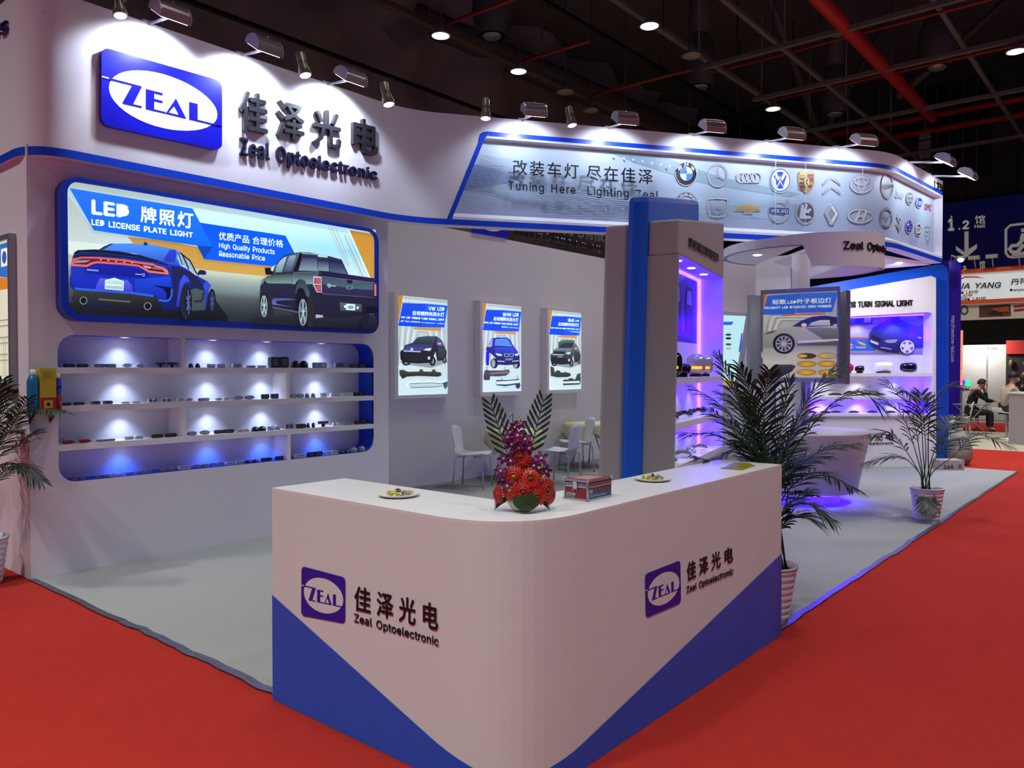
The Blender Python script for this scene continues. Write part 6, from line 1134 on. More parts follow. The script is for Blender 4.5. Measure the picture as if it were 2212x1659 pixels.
MB().tube(bez([fp(1128, 1000), fp(1100, 930), fp(1112, 890), fp(1105, 893)], 10), .0018, 5).build('stalk', STEM, fr_); MB().tube(bez([fp(1120, 1000), fp(1085, 930), fp(1080, 885)], 10), .0018, 5).build('stalk', STEM, fr_)
lc = fp(1136, 1082, -.075); mb = MB(); vs = [lc - FH * .012]; n_ = 26
for i in range(n_): a = 2 * math.pi * i / n_; r_ = .053 * (1 - (.55 if abs(a - math.pi / 2) < .14 else 0)); vs.append(lc + RT * r_ * math.cos(a) * .98 + UPZ * r_ * math.sin(a) * .75 + FH * .006 * math.cos(2 * a))
mb.add(vs, [(0, i + 1, (i + 1) % n_ + 1) for i in range(n_)], 0, True); lf = mb.build('round_leaf', LEAFM, fr_)
for a in (-2.6, -2.0, -1.4, -.8, -.2): MB().tube([lc - FH * .013, lc + RT * .05 * math.cos(a) + UPZ * .037 * math.sin(a) - FH * .004], .0009, 4).build('vein', STEM, lf)
for sgn in (-1, 1):
    mb = MB(); b_ = fp(1128 + sgn * 30, 1072, -.01); tp_ = fp(1128 + sgn * 62, 1086, .0)
    for k in range(5): o = V((0, 0, -.004 * k)); mb.add([b_ + o, b_.lerp(tp_, .5) + UPZ * .010 + o, tp_ + o * 2, b_.lerp(tp_, .5) - UPZ * .006 + o], [(0, 1, 2, 3)])
    mb.build('side_leaf', LEAFD, fr_)
# ================================================================ potted palms
POT = mat('pot_white', '#d8d4da', .4); SOIL = mat('soil', '#2a201a', .9)
def palm(c, label, rim, hgt, rb, stems, fr_spec, seed, D0, L_=.26, nl=24, w_=.016):
    t = thing('potted_palm', label, 'plant', c); prof = [(0, 0), (rb, 0)]
    for k in range(8):
        z0 = hgt * k / 8; z1 = hgt * (k + 1) / 8; r0 = rb + (rim - rb) * k / 8; r1 = rb + (rim - rb) * (k + 1) / 8; prof += [(r0, z0 + .002), (r0 + .007, z0 + (z1 - z0) * .35), (r1 + .006, z0 + (z1 - z0) * .8), (r1, z1 - .002)]
    prof += [(rim + .010, hgt), (rim + .010, hgt + .012), (rim - .006, hgt + .012), (rim - .010, hgt - .03)]
    MB().lathe(prof, c, 30).build('pot', POT, t); MB().lathe([(0, hgt - .02), (rim - .008, hgt - .025)], c, 20).build('soil', SOIL, t)
    R0 = random.Random(seed)
    for pts, st, *ex in fr_spec:
        D = D0; p3 = [V(c) + UPZ * (hgt - .02) + V((R0.uniform(-.5, .5) * rim, R0.uniform(-.5, .5) * rim, 0))]; dz = ex[0] if ex else R0.uniform(-.35, .35)
        for i, (u_, v_) in enumerate(pts): p3.append(atD(u_, v_, D + dz * (i + 1) / len(pts)))
        Lk = ex[1] if len(ex) > 1 else L_
        frond(catmull(p3, 7), Lk, nl, w_, st, t, LEAFP, STEM, .45, None, .007, rnd=R0)
    return t
cB = onZ(1664, 1335, 0); cB.z = .004; DB = cB.dot(FH)
mid = [([(1650, 1040), (1600, 880), (1553, 768)], .42), ([(1655, 1020), (1630, 880), (1598, 792)], .45), ([(1650, 1040), (1580, 900), (1498, 836)], .45), ([(1650, 1060), (1570, 950), (1478, 934)], .4), ([(1650, 1070), (1580, 1000), (1520, 1005)], .4), ([(1680, 1040), (1735, 880), (1806, 792)], .45), ([(1685, 1040), (1770, 900), (1850, 846), (1905, 880)], .4), ([(1685, 1060), (1770, 975), (1856, 958)], .4), ([(1685, 1090), (1760, 1020), (1848, 1058)], .35), ([(1685, 1120), (1735, 1085), (1795, 1120)], .35), ([(1680, 1150), (1715, 1115), (1765, 1128)], .35), ([(1662, 1030), (1650, 900), (1662, 800)], .4), ([(1672, 1030), (1690, 910), (1705, 820)], .4), ([(1655, 1050), (1600, 940), (1535, 885)], .42), ([(1680, 1080), (1725, 1000), (1800, 985)], .4), ([(1660, 1060), (1620, 970), (1570, 975)], .4), ([(1660, 1020), (1615, 900), (1560, 850)], .42), ([(1670, 1040), (1640, 940), (1610, 860)], .4), ([(1675, 1050), (1710, 940), (1755, 900)], .4), ([(1670, 1080), (1690, 1000), (1720, 960)], .35), ([(1680, 1140), (1700, 1090), (1745, 1060)], .35), ([(1650, 1050), (1560, 1010), (1500, 985)], .4), ([(1665, 1070), (1640, 990), (1590, 940)], .35)]
palm(cB, 'large dark potted palm behind the end of the counter', .158, .335, .105, 0, mid, 31, DB, .27, 26)
cR = onZ(2002, 1123, 0); cR.z = .004; DR = cR.dot(FH)
rgt = [([(1985, 1000), (1950, 900), (1905, 860)], .45), ([(1990, 1000), (1965, 880), (1915, 825)], .45), ([(1995, 990), (1985, 880), (1950, 840)], .5), ([(2005, 980), (2010, 890), (2040, 840), (2075, 835)], .45), ([(2010, 1000), (2035, 930), (2060, 900)], .5), ([(2015, 1020), (2060, 985), (2110, 940), (2185, 965)], .55), ([(1985, 1020), (1940, 985), (1870, 1000)], .5), ([(1985, 1020), (1930, 940), (1880, 940)], .5), ([(2000, 990), (1995, 900), (1990, 850)], .5), ([(2012, 1010), (2040, 960), (2080, 945)], .5), ([(2003, 1060), (2005, 1085), (2008, 1105)], .2, -.25, .2)]
palm(cR, 'potted palm standing alone at the edge of the red carpet', .160, .33, .115, 0, rgt, 12, DR, .34, 20, .018)
cL = onZ(-38, 1262, 0); cL.z = .0005; DL = cL.dot(FH)
lef = [([(-20, 1000), (30, 900), (100, 885), (135, 890)], .4), ([(-20, 1000), (10, 880), (45, 815)], .45), ([(-25, 1000), (-15, 880), (5, 820)], .45), ([(-20, 1010), (40, 960), (80, 930)], .4), ([(-20, 1030), (30, 1000), (90, 1040)], .4), ([(-20, 1060), (20, 1010), (60, 1010)], .4), ([(-30, 1000), (-40, 880), (-60, 830)], .45), ([(-30, 1000), (-80, 900), (-140, 880)], .4), ([(-20, 1000), (20, 930), (60, 860)], .4), ([(-25, 1040), (0, 950), (40, 930)], .4)]
palm(cL, 'potted palm at the outer corner of the display wall', .165, .34, .12, 0, lef, 8, DL, .24, 22)
# ================================================================ lounge furniture
PLAS = mat('chair_white', '#dfe2e6', .3); CLOTH = mat('table_cloth', '#d9d8b8', .7)
def shell_chair(name, label, loc, rz, grp):
    t = thing(name, label, 'chair', loc, grp); R_ = Matrix.Rotation(rz, 3, 'Z'); L0 = V(loc); f = lambda x, y, z: L0 + R_ @ V((x, y, z))
    prof = [(.22, .455, .20), (.19, .462, .215), (.08, .450, .22), (-.06, .440, .215), (-.15, .452, .205), (-.20, .50, .185), (-.225, .58, .175), (-.245, .68, .19), (-.262, .78, .19), (-.275, .845, .15)]
    mb = MB(); vs = []; m_ = 9
    for x, z, w_ in prof:
        for k in range(m_): s_ = (k / (m_ - 1) - .5) * 2; vs.append(f(x + (.03 * s_ * s_ if z > .5 else 0), s_ * w_, z + (.02 * s_ * s_ if z < .5 else -.03 * s_ * s_ if z > .8 else 0)))
    n_ = len(prof); mb.add(vs[:5 * m_], [(i * m_ + k, i * m_ + k + 1, (i + 1) * m_ + k + 1, (i + 1) * m_ + k) for i in range(4) for k in range(m_ - 1)], 0, True); s1_ = mb.build('seat', PLAS, t)
    mb = MB(); mb.add(vs[4 * m_:], [(i * m_ + k, i * m_ + k + 1, (i + 1) * m_ + k + 1, (i + 1) * m_ + k) for i in range(n_ - 5) for k in range(m_ - 1)], 0, True); s2_ = mb.build('backrest', PLAS, t)
    for o in (s1_, s2_): q = o.modifiers.new('thick', 'SOLIDIFY'); q.thickness = .010; q.offset = 0
    for sx in (-1, 1):
        for sy in (-1, 1): MB().tube([f(sx * .05, sy * .13, .432), f(sx * .15, sy * .17, .43), f(sx * .19, sy * .195, .40), f(sx * .215, sy * .215, .0)], .0105, 7).build('leg', CHROME, t)
    MB().tube([f(-.1, -.15, .43), f(-.1, .15, .43)], .009, 6).build('cross_bar', CHROME, t); return t
rR = math.atan2(RT.y, RT.x)
def gpos(u, D, z=.004): p = atD(u, 798, D); p.z = z; return p
shell_chair('shell_chair', 'white shell chair with chrome legs at the lounge end near the posters', gpos(1021, 10.55), rR - .25, 'white chairs in the lounge')
shell_chair('shell_chair', 'white shell chair turned to the table, behind the metal case', gpos(1212, 11.0), rR + math.pi - .5, 'white chairs in the lounge')
shell_chair('shell_chair', 'white shell chair farther back beside the second draped table', gpos(1245, 12.3), rR + math.pi + .3, 'white chairs in the lounge')
def draped_table(c, r_, label):
    t = thing('draped_table', label, 'table', c); MB().lathe([(0, .70), (r_ - .02, .70), (r_ - .02, .715), (0, .715)], c, 28).build('table_top', WHITE2, t)
    for k in range(3): a = k * 2.1; MB().tube([V(c) + UPZ * .7 + V((.1 * math.cos(a), .1 * math.sin(a), 0)), V(c) + V((.32 * math.cos(a + .6), .32 * math.sin(a + .6), .01))], .012, 7).build('leg', CHROME, t)
    mb = MB(); n_ = 48; rows = []
    for j in range(9):
        for i in range(n_):
            a = 2 * math.pi * i / n_
            if j <= 2: rr_, z = r_ * (0, .6, .99)[j], .722
            else: s_ = (j - 2) / 6; rr_ = r_ + .012 + .03 * s_ * math.sin(6 * a + .7) * s_; z = .715 - s_ * (.24 + .09 * math.cos(4 * a))
            rows.append(V(c) + V((rr_ * math.cos(a), rr_ * math.sin(a), z)))
    mb.add(rows, [(j * n_ + i, j * n_ + (i + 1) % n_, (j + 1) * n_ + (i + 1) % n_, (j + 1) * n_ + i) for j in range(8) for i in range(n_)], 0, True); mb.build('cloth', CLOTH, t); return t
draped_table(gpos(1110, 11.35), .40, 'small round table with cream cloth behind the flowers'); draped_table(gpos(1272, 12.9), .42, 'round table with cream cloth half hidden by the tower')
# ---------------------------------------------------------------- by the far display
c = onZ(2060, 1016, 0); c.z = .005
t = thing('carton', 'white carton marked 16A beside the far blue slab', 'box', c); cp_ = Plane(c, RT, -FH)
MB().hexa([cp_.at(-.22, 0, -.26), cp_.at(.17, 0, -.26), cp_.at(.17, 0, 0), cp_.at(-.22, 0, 0)], [cp_.at(-.22, .155, -.26), cp_.at(.17, .155, -.26), cp_.at(.17, .155, 0), cp_.at(-.22, .155, 0)]).build('box', mat('carton_grey', '#a49c98', .7), t)
A = Art(cp_, .002, .001); A.text('16A', [(-.16, .02), (.0, .02), (.0, .085), (-.16, .085)], '#4a2c40', .03, False); A.poly([(.07, .03), (.13, .03), (.13, .09), (.07, .09)], '#8a5c40', px=False); A.build('print', t, PRINT)
c = onZ(2046, 1006, 0); t = thing('plastic_bag', 'stuffed grey sack leaning by the carton', 'bag', c + V((.30, -.12, .005)))
b_ = c + V((.30, -.12, .005)); mb = MB(); mb.lathe([(0, .01), (.15, .02), (.2, .12), (.19, .3), (.13, .48), (.06, .56), (0, .57)], b_, 18); mb.build('sack', mat('sack_grey', '#8f8a80', .6, bump=.8, bscale=8), t); MB().lathe([(.04, .55), (.06, .60), (.02, .61)], b_, 10).build('neck', MATS['sack_grey'], t)
# ================================================================ hall ceiling: bars, pipes, lamps
BAR = mat('ceiling_bar', '#6a645c', .6, .2); RPIPE = mat('red_pipe', '#b01c16', .5); RPIPED = mat('red_sprinkler_pipe', '#8a1814', .6); DUCT = mat('duct_grey', '#4a4440', .6)
def bar(a, b, w_, name, label, m, cat='ceiling bar', grp='ceiling bars', rnd=False, ties=0):
    a, b = V(a), V(b); d = (b - a).normalized(); t = thing(name, label, cat, a, grp)
    if rnd: MB().tube([a, b], w_, 10).build('pipe', m, t)
    else:
        sd = d.cross(UPZ).normalized() * w_; MB().obox((a + b) / 2, (b - a) / 2, sd, UPZ * w_ * .8).build('rail', m, t)
    for k in range(ties): p = a.lerp(b, (k + .5) / ties); MB().tube([p, p + UPZ * (13.9 - p.z)], .02, 6).build('hanger', m, t)
    return t
bar((8, 8.75, 9.12), (34, 8.75, 9.12), .06, 'ceiling_rail', 'long ceiling rail carrying the bright hall lamps', BAR, ties=7)
bar((6, 12.5, 9.15), (30, 12.5, 9.15), .08, 'cable_tray', 'brown cable tray with lamps above the draped wall', mat('tray_brown', '#4a3a2a', .6), ties=6)
bar((7, 7.05, 9.1), (34, 7.05, 9.1), .05, 'ceiling_rail', 'ceiling rail beside the thick red pipe', BAR, ties=6)
bar((7, 10.4, 9.5), (30, 10.4, 9.5), .05, 'ceiling_rail', 'black ceiling rail in front of the draped sheet', BLACK, ties=5)
bar((7, 15.2, 9.0), (30, 15.2, 9.0), .05, 'ceiling_rail', 'dark ceiling rail low against the draped sheet', BLACK)
bar((7, 3.9, 9.3), (34, 3.9, 9.3), .05, 'ceiling_rail', 'ceiling rail crossing the upper right of the hall', BAR)
for x, lab in ((17.8, 'cross bar nearest the viewer under the hall roof'), (20.8, 'second cross bar under the hall roof'), (24.6, 'third cross bar under the hall roof'), (29.5, 'farthest cross bar under the hall roof')): bar((x, -8, 9.0), (x, 8.9, 9.0), .06, 'cross_bar', lab, BAR)
bar((8, 5.57, 9.1), (26, 5.57, 9.1), .16, 'sprinkler_main', 'thick red pipe running under the hall roof', RPIPE, 'pipe', 'red pipes', True)
bar((16.4, 5.57, 9.4), (16.4, 1.0, 9.4), .17, 'sprinkler_main', 'thick red pipe branching across at the top', RPIPE, 'pipe', 'red pipes', True)
for x in (18.6, 21.6, 25.2): bar((x, -8, 9.15), (x, 9, 9.15), .035, 'sprinkler_pipe', f'thin red sprinkler pipe beside the {["first", "second", "third"][[18.6, 21.6, 25.2].index(x)]} cross bars', RPIPED, 'pipe', 'red pipes', True)
for z, lab in ((11.95, 'upper red pipe along the far hall wall'), (11.35, 'lower red pipe along the far hall wall')): bar((35.6, -12, z), (35.6, 20, z), .13, 'wall_pipe', lab, RPIPE, 'pipe', 'red pipes', True)
for k, (x, y0, y1) in enumerate(((12.4, 10.4, 12.9), (15.1, 10.4, 12.9), (18.2, 9.4, 12.9))):
    t = bar((x, y0, 9.2), (x, y1, 9.25), .04, 'sprinkler_branch', f'red sprinkler branch across the cable tray, {ORD[k]} from the left', RPIPED, 'pipe', 'red pipes', True)
    for q in (-.3, .3): MB().tube([V((x + q, y1 - .2, 9.2)), V((x + q, y1 - .2, 9.5)), V((x, y1 - .2, 9.5))], .03, 6).build('elbow', RPIPED, t)
def hall_lamp(x, y, z, label, lit, grp='hall lamps', power=0, size=.22, wide=1.75):
    t = thing('hall_lamp', label, 'ceiling lamp', (x, y, z), grp)
    MB().lathe([(0, .30), (.06, .30), (.09, .12), (size, .02), (size, 0), (size * .85, .0)], (x, y, z), 20).build('housing', GREY, t)
    MB().lathe([(0, -.02), (size * .84, .004)], (x, y, z), 20).build('lens', mat('hall_lens', '#ffffff', .5, em=8., ecol='#fff4dc') if lit else mat('hall_lens_off', '#8a8478', .5), t)
    MB().tube([(x, y, z + .3), (x, y, 13.995)], .012, 6).build('cord', BLACK, t)
    if power: light('hall_lamp_light', 'SPOT', (x, y, z - .06), power, WARM, .25, (x, y, 0), wide, 1., parent=t)
lamps = [(952, 78, 1), (1120, 155, 1), (1221, 200, 0), (1403, 57, 1), (1493, 122, 0), (1670, 236, 1), (2195, 112, 1), (1277, 240, 0)]
for k, (u_, v_, lit) in enumerate(lamps): p = onZ(u_, v_, 8.75); hall_lamp(p.x, p.y, 8.75, f'{"lit" if lit else "unlit"} hall lamp, {["above the spot lamps by the bend", "over the middle of the fascia", "farther along the cable tray", "at the top of the long rail", "midway along the long rail", "over the emblem panel", "at the right edge of the hall", "low behind the fascia"][k]}', lit, power=900 if lit else 0, wide=2.9)
for k, (x, y, pw) in enumerate(HALL): hall_lamp(x, y, 8.75, f'unseen hall lamp added high over the {"aisle" if k not in (6, 7, 8) else "booth"}, {ORD[k]} of the added lamps', 1, 'added hall lamps', pw)  # unseen lamps, each added over a spot that needs light
for k, (x, y) in enumerate(((14.5, 12.9), (21, 10.6), (26, 8.4), (19.8, 6.3), (23.8, 5.0))):
    t = thing('air_vent', f'dark hanging air outlet under the roof, {ORD[k]} from the left', 'vent', (x, y, 10), 'air outlets'); MB().lathe([(.35, 0), (.5, .5), (.45, 1.1), (.2, 1.6)], (x, y, 9.8), 8).build('hood', DUCT, t); MB().lathe([(0, .01), (.2, .0), (.24, .05)], (x, y, 9.75), 14).build('nozzle', GREY, t); MB().tube([(x, y, 11.3), (x, y, 13.9)], .3, 10).build('duct', DUCT, t)
for k, (a, b) in enumerate((((12, 20, 13.5), (34, 14, 10.5)), ((20, 9, 13.8), (26, 9, 9.6)), ((27, 2, 13.8), (24, 6, 9.3)), ((26, -2, 13.8), (29.5, 3, 9.3)), ((30, 8, 13.8), (32, 12, 9)))):
    bar(a, b, .10 if k else .45, 'roof_strut', f'dark sloping strut under the roof, {ORD[k]} from the left', DUCT, 'strut', 'roof struts', True)
# ================================================================ neighbouring booths
PURP = mat('panel_purple', '#2a0f9c', .4)
p0 = onZ(2046, 929); p1 = onZ(2073, 929); t = thing('purple_partition', 'tall violet partition with a white web address', 'partition', p0); PPn = Plane(p0, (p1 - p0), V(((p1 - p0).y, -(p1 - p0).x, 0)).normalized()); wP = (p1 - p0).length
if PPn.n.dot(FH) > 0: PPn.n = -PPn.n
hP = atD(2060, 562, p0.dot(FH)).z
MB().prism([PPn.at(0, 0), PPn.at(wP, 0), PPn.at(wP, hP), PPn.at(0, hP)], PPn.n * -.25).build('panel', PURP, t)
for k in range(1, 4): MB().obox(PPn.at(wP * k / 4, hP * .75, .003), PPn.ex * .004, UPZ * hP * .24, PPn.n * .002).build('groove', mat('panel_purple_dark', '#1c0a70', .4), t)
a_, b_ = PPn.inv(2053, 682); a2, b2 = PPn.inv(2062, 782); A = Art(PPn, .004, .001); A.text('http://oledone-led.com', [(a_, b_), (a_, b2), (a2, b2), (a2, b_)], '#d8dcf4', .012, False); A.build('web_address', t, PRINT)
t = thing('clip_floodlight', 'glaring floodlight clipped to the top of the violet partition', 'floodlight', PPn.at(.1, hP)); c = atD(2073, 560, p0.dot(FH) - .3)
MB().tube([PPn.at(.05, hP - .02, 0), c + UPZ * .1 + RT * -.2, c], .02, 6).build('arm', GREY, t); MB().obox(c + UPZ * .03, RT * .11, FH * .07, UPZ * .05).build('housing', GREY, t); MB().ball(c - UPZ * .03 - FH * .05, .09, .07, .05, 10).build('lens', BULB, t)
XS = 25.; SG = Plane((XS, 0, 0), (0, -1, 0), (-1, 0, 0)); ORG = mat('sign_orange', '#d2521c', .5); SGW = mat('sign_white', '#d4dcdc', .5, em=.35, ecol='#d8e4e4')
t = thing('neighbour_sign', 'white sign board with orange edges on the next booth', 'sign', SG.at(-4, 3.4))
ya, yb = -5.4, -1.2; zt_, zb_2 = SG.inv(2100, 583)[1], SG.inv(2100, 657)[1]
def sgp(a0, a1, z0, z1, off, d, name, m, par): return MB().prism([SG.at(a0, z0, off), SG.at(a1, z0, off), SG.at(a1, z1, off), SG.at(a0, z1, off)], SG.n * d).build(name, m, par)
sgp(ya, yb, zb_2, zt_, -.2, .2, 'board', SGW, t); sgp(ya, yb, zt_ - .1, zt_ + .02, 0, .05, 'orange_strip', ORG, t); sgp(ya, yb, zb_2, zb_2 + .11, 0, .05, 'orange_strip', ORG, t)
letters('HUA YANG', [(2052, 625), (2161, 622), (2164, 609), (2056, 613)], SG, t, mat('sign_charcoal', '#2c2e36', .5), .03, .012); A = Art(SG, .004, .001)
A.poly([(2066, 605), (2085, 597), (2110, 597), (2128, 601), (2108, 599.5), (2085, 600), (2066, 608)], '#b83040'); A.text('TRUCK LAMP', [(2050, 636), (2113, 634), (2113, 627), (2050, 629)], '#b04848', .02); A.text('FOG LAMP', [(2050, 643), (2101, 641), (2101, 635), (2050, 637)], '#b04848', .02); A.text('LED WORK LAMP', [(2040, 651), (2130, 648), (2130, 641), (2040, 644)], '#b04848', .02); A.text('Danyang', [(2182, 631), (2222, 629), (2222, 622), (2182, 624)], '#4a4c52', .015); A.text('丹阳', [(2183, 616), (2222, 613), (2222, 600), (2183, 603)], '#34363c', .02); A.build('printed_lettering', t, PRINT)
for k, u_ in enumerate((2108, 2146, 2203)):
    p = SG.inv(u_, 576); c = SG.at(p[0], zt_ + .3, .25); tt = thing('sign_lamp', f'small lamp over the orange-edged sign, {ORD[k]} from the violet partition', 'floodlight', SG.at(p[0], zt_), 'lamps over the next booth'); MB().tube([SG.at(p[0], zt_), c], .015, 6).build('arm', FWH, tt); MB().obox(c, SG.ex * .14, SG.n * .08, UPZ * .05).build('head', FIN, tt)
    light('sign_beam', 'SPOT', c, 60, (1, .97, .9), .05, SG.at(p[0], zt_ - .4), 1.8, .5, tt)
t = thing('picture_frieze', 'row of printed pictures hanging below the neighbour sign', 'picture', SG.at(-4, 3)); zf0 = SG.inv(2100, 691)[1]; sgp(ya, yb, zf0, zb_2 - .005, -.15, .12, 'board', mat('frieze_cream', '#c4c0ae', .6), t)
A = Art(Plane(SG.at(0, 0, -.03), SG.ex, SG.n), .003, .001); A.poly([(2115, 686), (2184, 683), (2183, 657), (2115, 661)], '#3a2228', '#6a3420'); A.poly([(2130, 680), (2150, 668), (2166, 670), (2166, 682)], '#20161c'); A.poly([(2140, 667), (2178, 662), (2180, 672), (2160, 674)], '#a84a20')
for u_ in (2068, 2083): A.ring(u_, 670, 7, 8.5, .05, '#4a4640')
for v_ in (662, 670): A.line([(2190, v_ + 1), (2212, v_ - 2)], .06, '#8a2020')
A.build('printed_pictures', t, PRINT)
# rear booth walls
GW = mat('booth_grey_wall', '#a8a8a4', .6); sw2 = root('wall_far'); XB2 = 28.5; B2 = Plane((XB2, 0, 0), (0, -1, 0), (-1, 0, 0)); zt2 = B2.inv(2120, 745)[1]
MB().prism([B2.at(-7.5, 0), B2.at(B2.inv(2173, 800)[0], 0), B2.at(B2.inv(2173, 800)[0], zt2), B2.at(-7.5, zt2)], B2.n * -.1).build('wall_panel', GW, sw2)
for u_ in (2078, 2132): a_ = B2.inv(u_, 800)[0]; MB().obox(B2.at(a_, zt2 / 2, .01), B2.ex * .02, UPZ * zt2 / 2, B2.n * .012).build('joint', GREY, sw2)
light('booth_light', 'AREA', B2.at(B2.inv(2120, 760)[0], zt2 + .3, .8), 60, (1, .97, .92), .6, B2.at(B2.inv(2120, 800)[0], 1.2, 0))
A = Art(B2, .004, .002); A.text('1.2B53', [(2134, 755), (2155, 755), (2155, 750), (2134, 750)], '#6a6a66', .02); A.build('stand_number', sw2, PRINT)
t = thing('parts_rack', 'dark rack full of car parts beside the grey wall', 'rack', B2.at(B2.inv(2195, 900)[0], 0)); aR = B2.inv(2174, 800)[0]
MB().prism([B2.at(aR, 0), B2.at(aR + 2.5, 0), B2.at(aR + 2.5, zt2), B2.at(aR, zt2)], B2.n * -.08).build('back_board', mat('rack_black', '#14120f', .6), t); MB().prism([B2.at(aR, zt2 - .3), B2.at(aR + 2.5, zt2 - .3), B2.at(aR + 2.5, zt2 + .12), B2.at(aR, zt2 + .12)], B2.n * .12).build('red_header', mat('header_red', '#a82018', .5), t)
random.seed(4)
for j in range(4):
    for i in range(6): MB().ball(B2.at(aR + .15 + .33 * i + random.uniform(-.05, .05), .7 + .36 * j, .08), random.uniform(.06, .13), .07, random.uniform(.08, .14), 8).build('part_sample', (CHROME, BLACK, mat('rack_brown', '#5a4a34', .4), GREY)[random.randrange(4)], t)
# orange reception desk and white counter
c0_ = onZ(2068, 905); c1_ = onZ(2140, 905); t = thing('orange_desk', 'long orange desk in the next booth', 'desk', c0_); d = RT * 4.2
MB().prism([c0_ - RT * 1.0, c0_ + RT * 1.25, c0_ + RT * 1.25 + UPZ * .95, c0_ - RT * 1.0 + UPZ * .95], FH * .5).build('front', mat('desk_orange', '#d0481a', .5), t); MB().prism([c0_ - RT * 1.05 + UPZ * .95, c0_ + RT * 1.3 + UPZ * .95, c0_ + RT * 1.3 + UPZ * 1.0, c0_ - RT * 1.05 + UPZ * 1.0], FH * .55).build('top', mat('desk_top', '#d46040', .4), t)
cw = onZ(2203, 962) + RT * .14; t = thing('white_counter', 'white counter at the right edge of the picture', 'counter', cw); z_ = atD(2203, 852, cw.dot(FH)).z
MB().prism([cw, cw + RT * 1.2, cw + RT * 1.2 + UPZ * z_, cw + UPZ * z_], FH * .6).build('body', mat('counter_lilac', '#a8a2a8', .5), t); MB().prism([cw - RT * .02 + UPZ * z_ - FH * .02, cw + RT * 1.2 + UPZ * z_ - FH * .02, cw + RT * 1.2 + UPZ * (z_ + .04) - FH * .02, cw - RT * .02 + UPZ * (z_ + .04) - FH * .02], FH * .65).build('top', WHITE2, t)
t = thing('light_post', 'glowing orange post beside the violet partition', 'post', p1); lpz = atD(2073, 712, 22.).z; pb_ = gpos(2073.5, 22.2, 0)
for k in range(3): MB().obox(pb_ + UPZ * (lpz * (.5 + .2 * k)), RT * .05, FH * .05, UPZ * lpz * .095).build('segment', mat('post_glow', '#ffb090', .5, em=.8, ecol='#ff8a5a'), t)
MB().obox(pb_ + UPZ * lpz * .2, RT * .045, FH * .045, UPZ * lpz * .2).build('base', GREY, t)
for k, (u_, rz, lab) in enumerate(((2058, 0, 'white shell chair in front of the violet partition'), (2112, -1.4, 'white shell chair between the partition and the seated man'), (2076, 2.6, 'white shell chair behind the glass table'))): shell_chair('shell_chair', lab, gpos(u_, (16.9, 20.6, 18.4)[k], .003), rR + rz, 'white chairs in the next booth')
gt = gpos(2099, 19.3, .003); t = thing('glass_table', 'glass table on crossed chrome legs in the next booth', 'table', gt); MB().lathe([(0, .73), (.42, .73), (.42, .745), (0, .745)], gt, 24).build('glass_top', mat('table_glass', '#b0c4bc', .05, trans=.6), t)
for k in range(3): a = k * 2.09; MB().tube([gt + V((.38 * math.cos(a), .38 * math.sin(a), .72)), gt + UPZ * .36, gt - V((.38 * math.cos(a), .38 * math.sin(a), 0))], .014, 6).build('leg', CHROME, t)
for k, (col, u_) in enumerate((('#6a2aff', 2078), ('#30e090', 2090))):
    t = thing('glowing_lamp', ['violet glowing lamp on the orange desk', 'green glowing lamp on the orange desk'][k], 'lamp', gpos(u_, 22.4, 1.0)); MB().ball(atD(u_, 827 + k, 22.3), .09, .09, .1, 10).build('globe', mat(f'globe_{k}', col, .4, em=1.2), t); MB().lathe([(.06, 0), (.05, .05), (0, .05)], V((*atD(u_, 827 + k, 22.3).xy, 1.0)), 10).build('base', BLACK, t)
# bar stool
st = onZ(2174, 948); st.z = .003; t = thing('bar_stool', 'white bar stool under the seated man', 'stool', st); MB().lathe([(0, .0), (.22, .0), (.22, .012), (.06, .04), (.03, .06), (0, .06)], st, 24).build('base', mat('stool_silver', '#b0b4b8', .3, .5), t); MB().lathe([(.028, .05), (.028, .56)], st, 14).build('column', CHROME, t)
mb = MB(); prof = [(-.24, .70), (-.22, .64), (-.16, .60), (0, .585), (.14, .59), (.2, .57), (.23, .5)]
for i in range(len(prof) - 1):
    (x0, z0), (x1, z1) = prof[i], prof[i + 1]; mb.hexa([st + RT * x0 - FH * .19 + UPZ * z0, st + RT * x1 - FH * .19 + UPZ * z1, st + RT * x1 + FH * .19 + UPZ * z1, st + RT * x0 + FH * .19 + UPZ * z0], [st + RT * x0 - FH * .19 + UPZ * (z0 + .025), st + RT * x1 - FH * .19 + UPZ * (z1 + .025), st + RT * x1 + FH * .19 + UPZ * (z1 + .025), st + RT * x0 + FH * .19 + UPZ * (z0 + .025)])
mb.build('seat', WHITE2, t)
# ================================================================ people
SKIN = mat('skin', '#b98a70', .6); HAIR = mat('hair_black', '#0c0a0a', .6)
def skin_mesh(name, J, E, m, parent, sub=2, rootj=0):
    me = bpy.data.meshes.new(name); keys = list(J); me.from_pydata([tuple(J[k][0]) for k in keys], [(keys.index(a), keys.index(b)) for a, b in E], []); me.materials.append(m)
    o = bpy.data.objects.new(name, me); COL.objects.link(o)
    if parent: o.parent = parent; o.matrix_parent_inverse = Matrix.Translation(-parent.location)
    k = o.modifiers.new('skin', 'SKIN'); k.use_smooth_shade = True
    if not me.skin_vertices: pass
    sv = me.skin_vertices[0].data
    for i, kk in enumerate(keys): r_ = J[kk][1]; sv[i].radius = (r_, r_) if not isinstance(r_, tuple) else r_; sv[i].use_root = (i == rootj)
    q = o.modifiers.new('sub', 'SUBSURF'); q.levels = sub; q.render_levels = sub
    return o
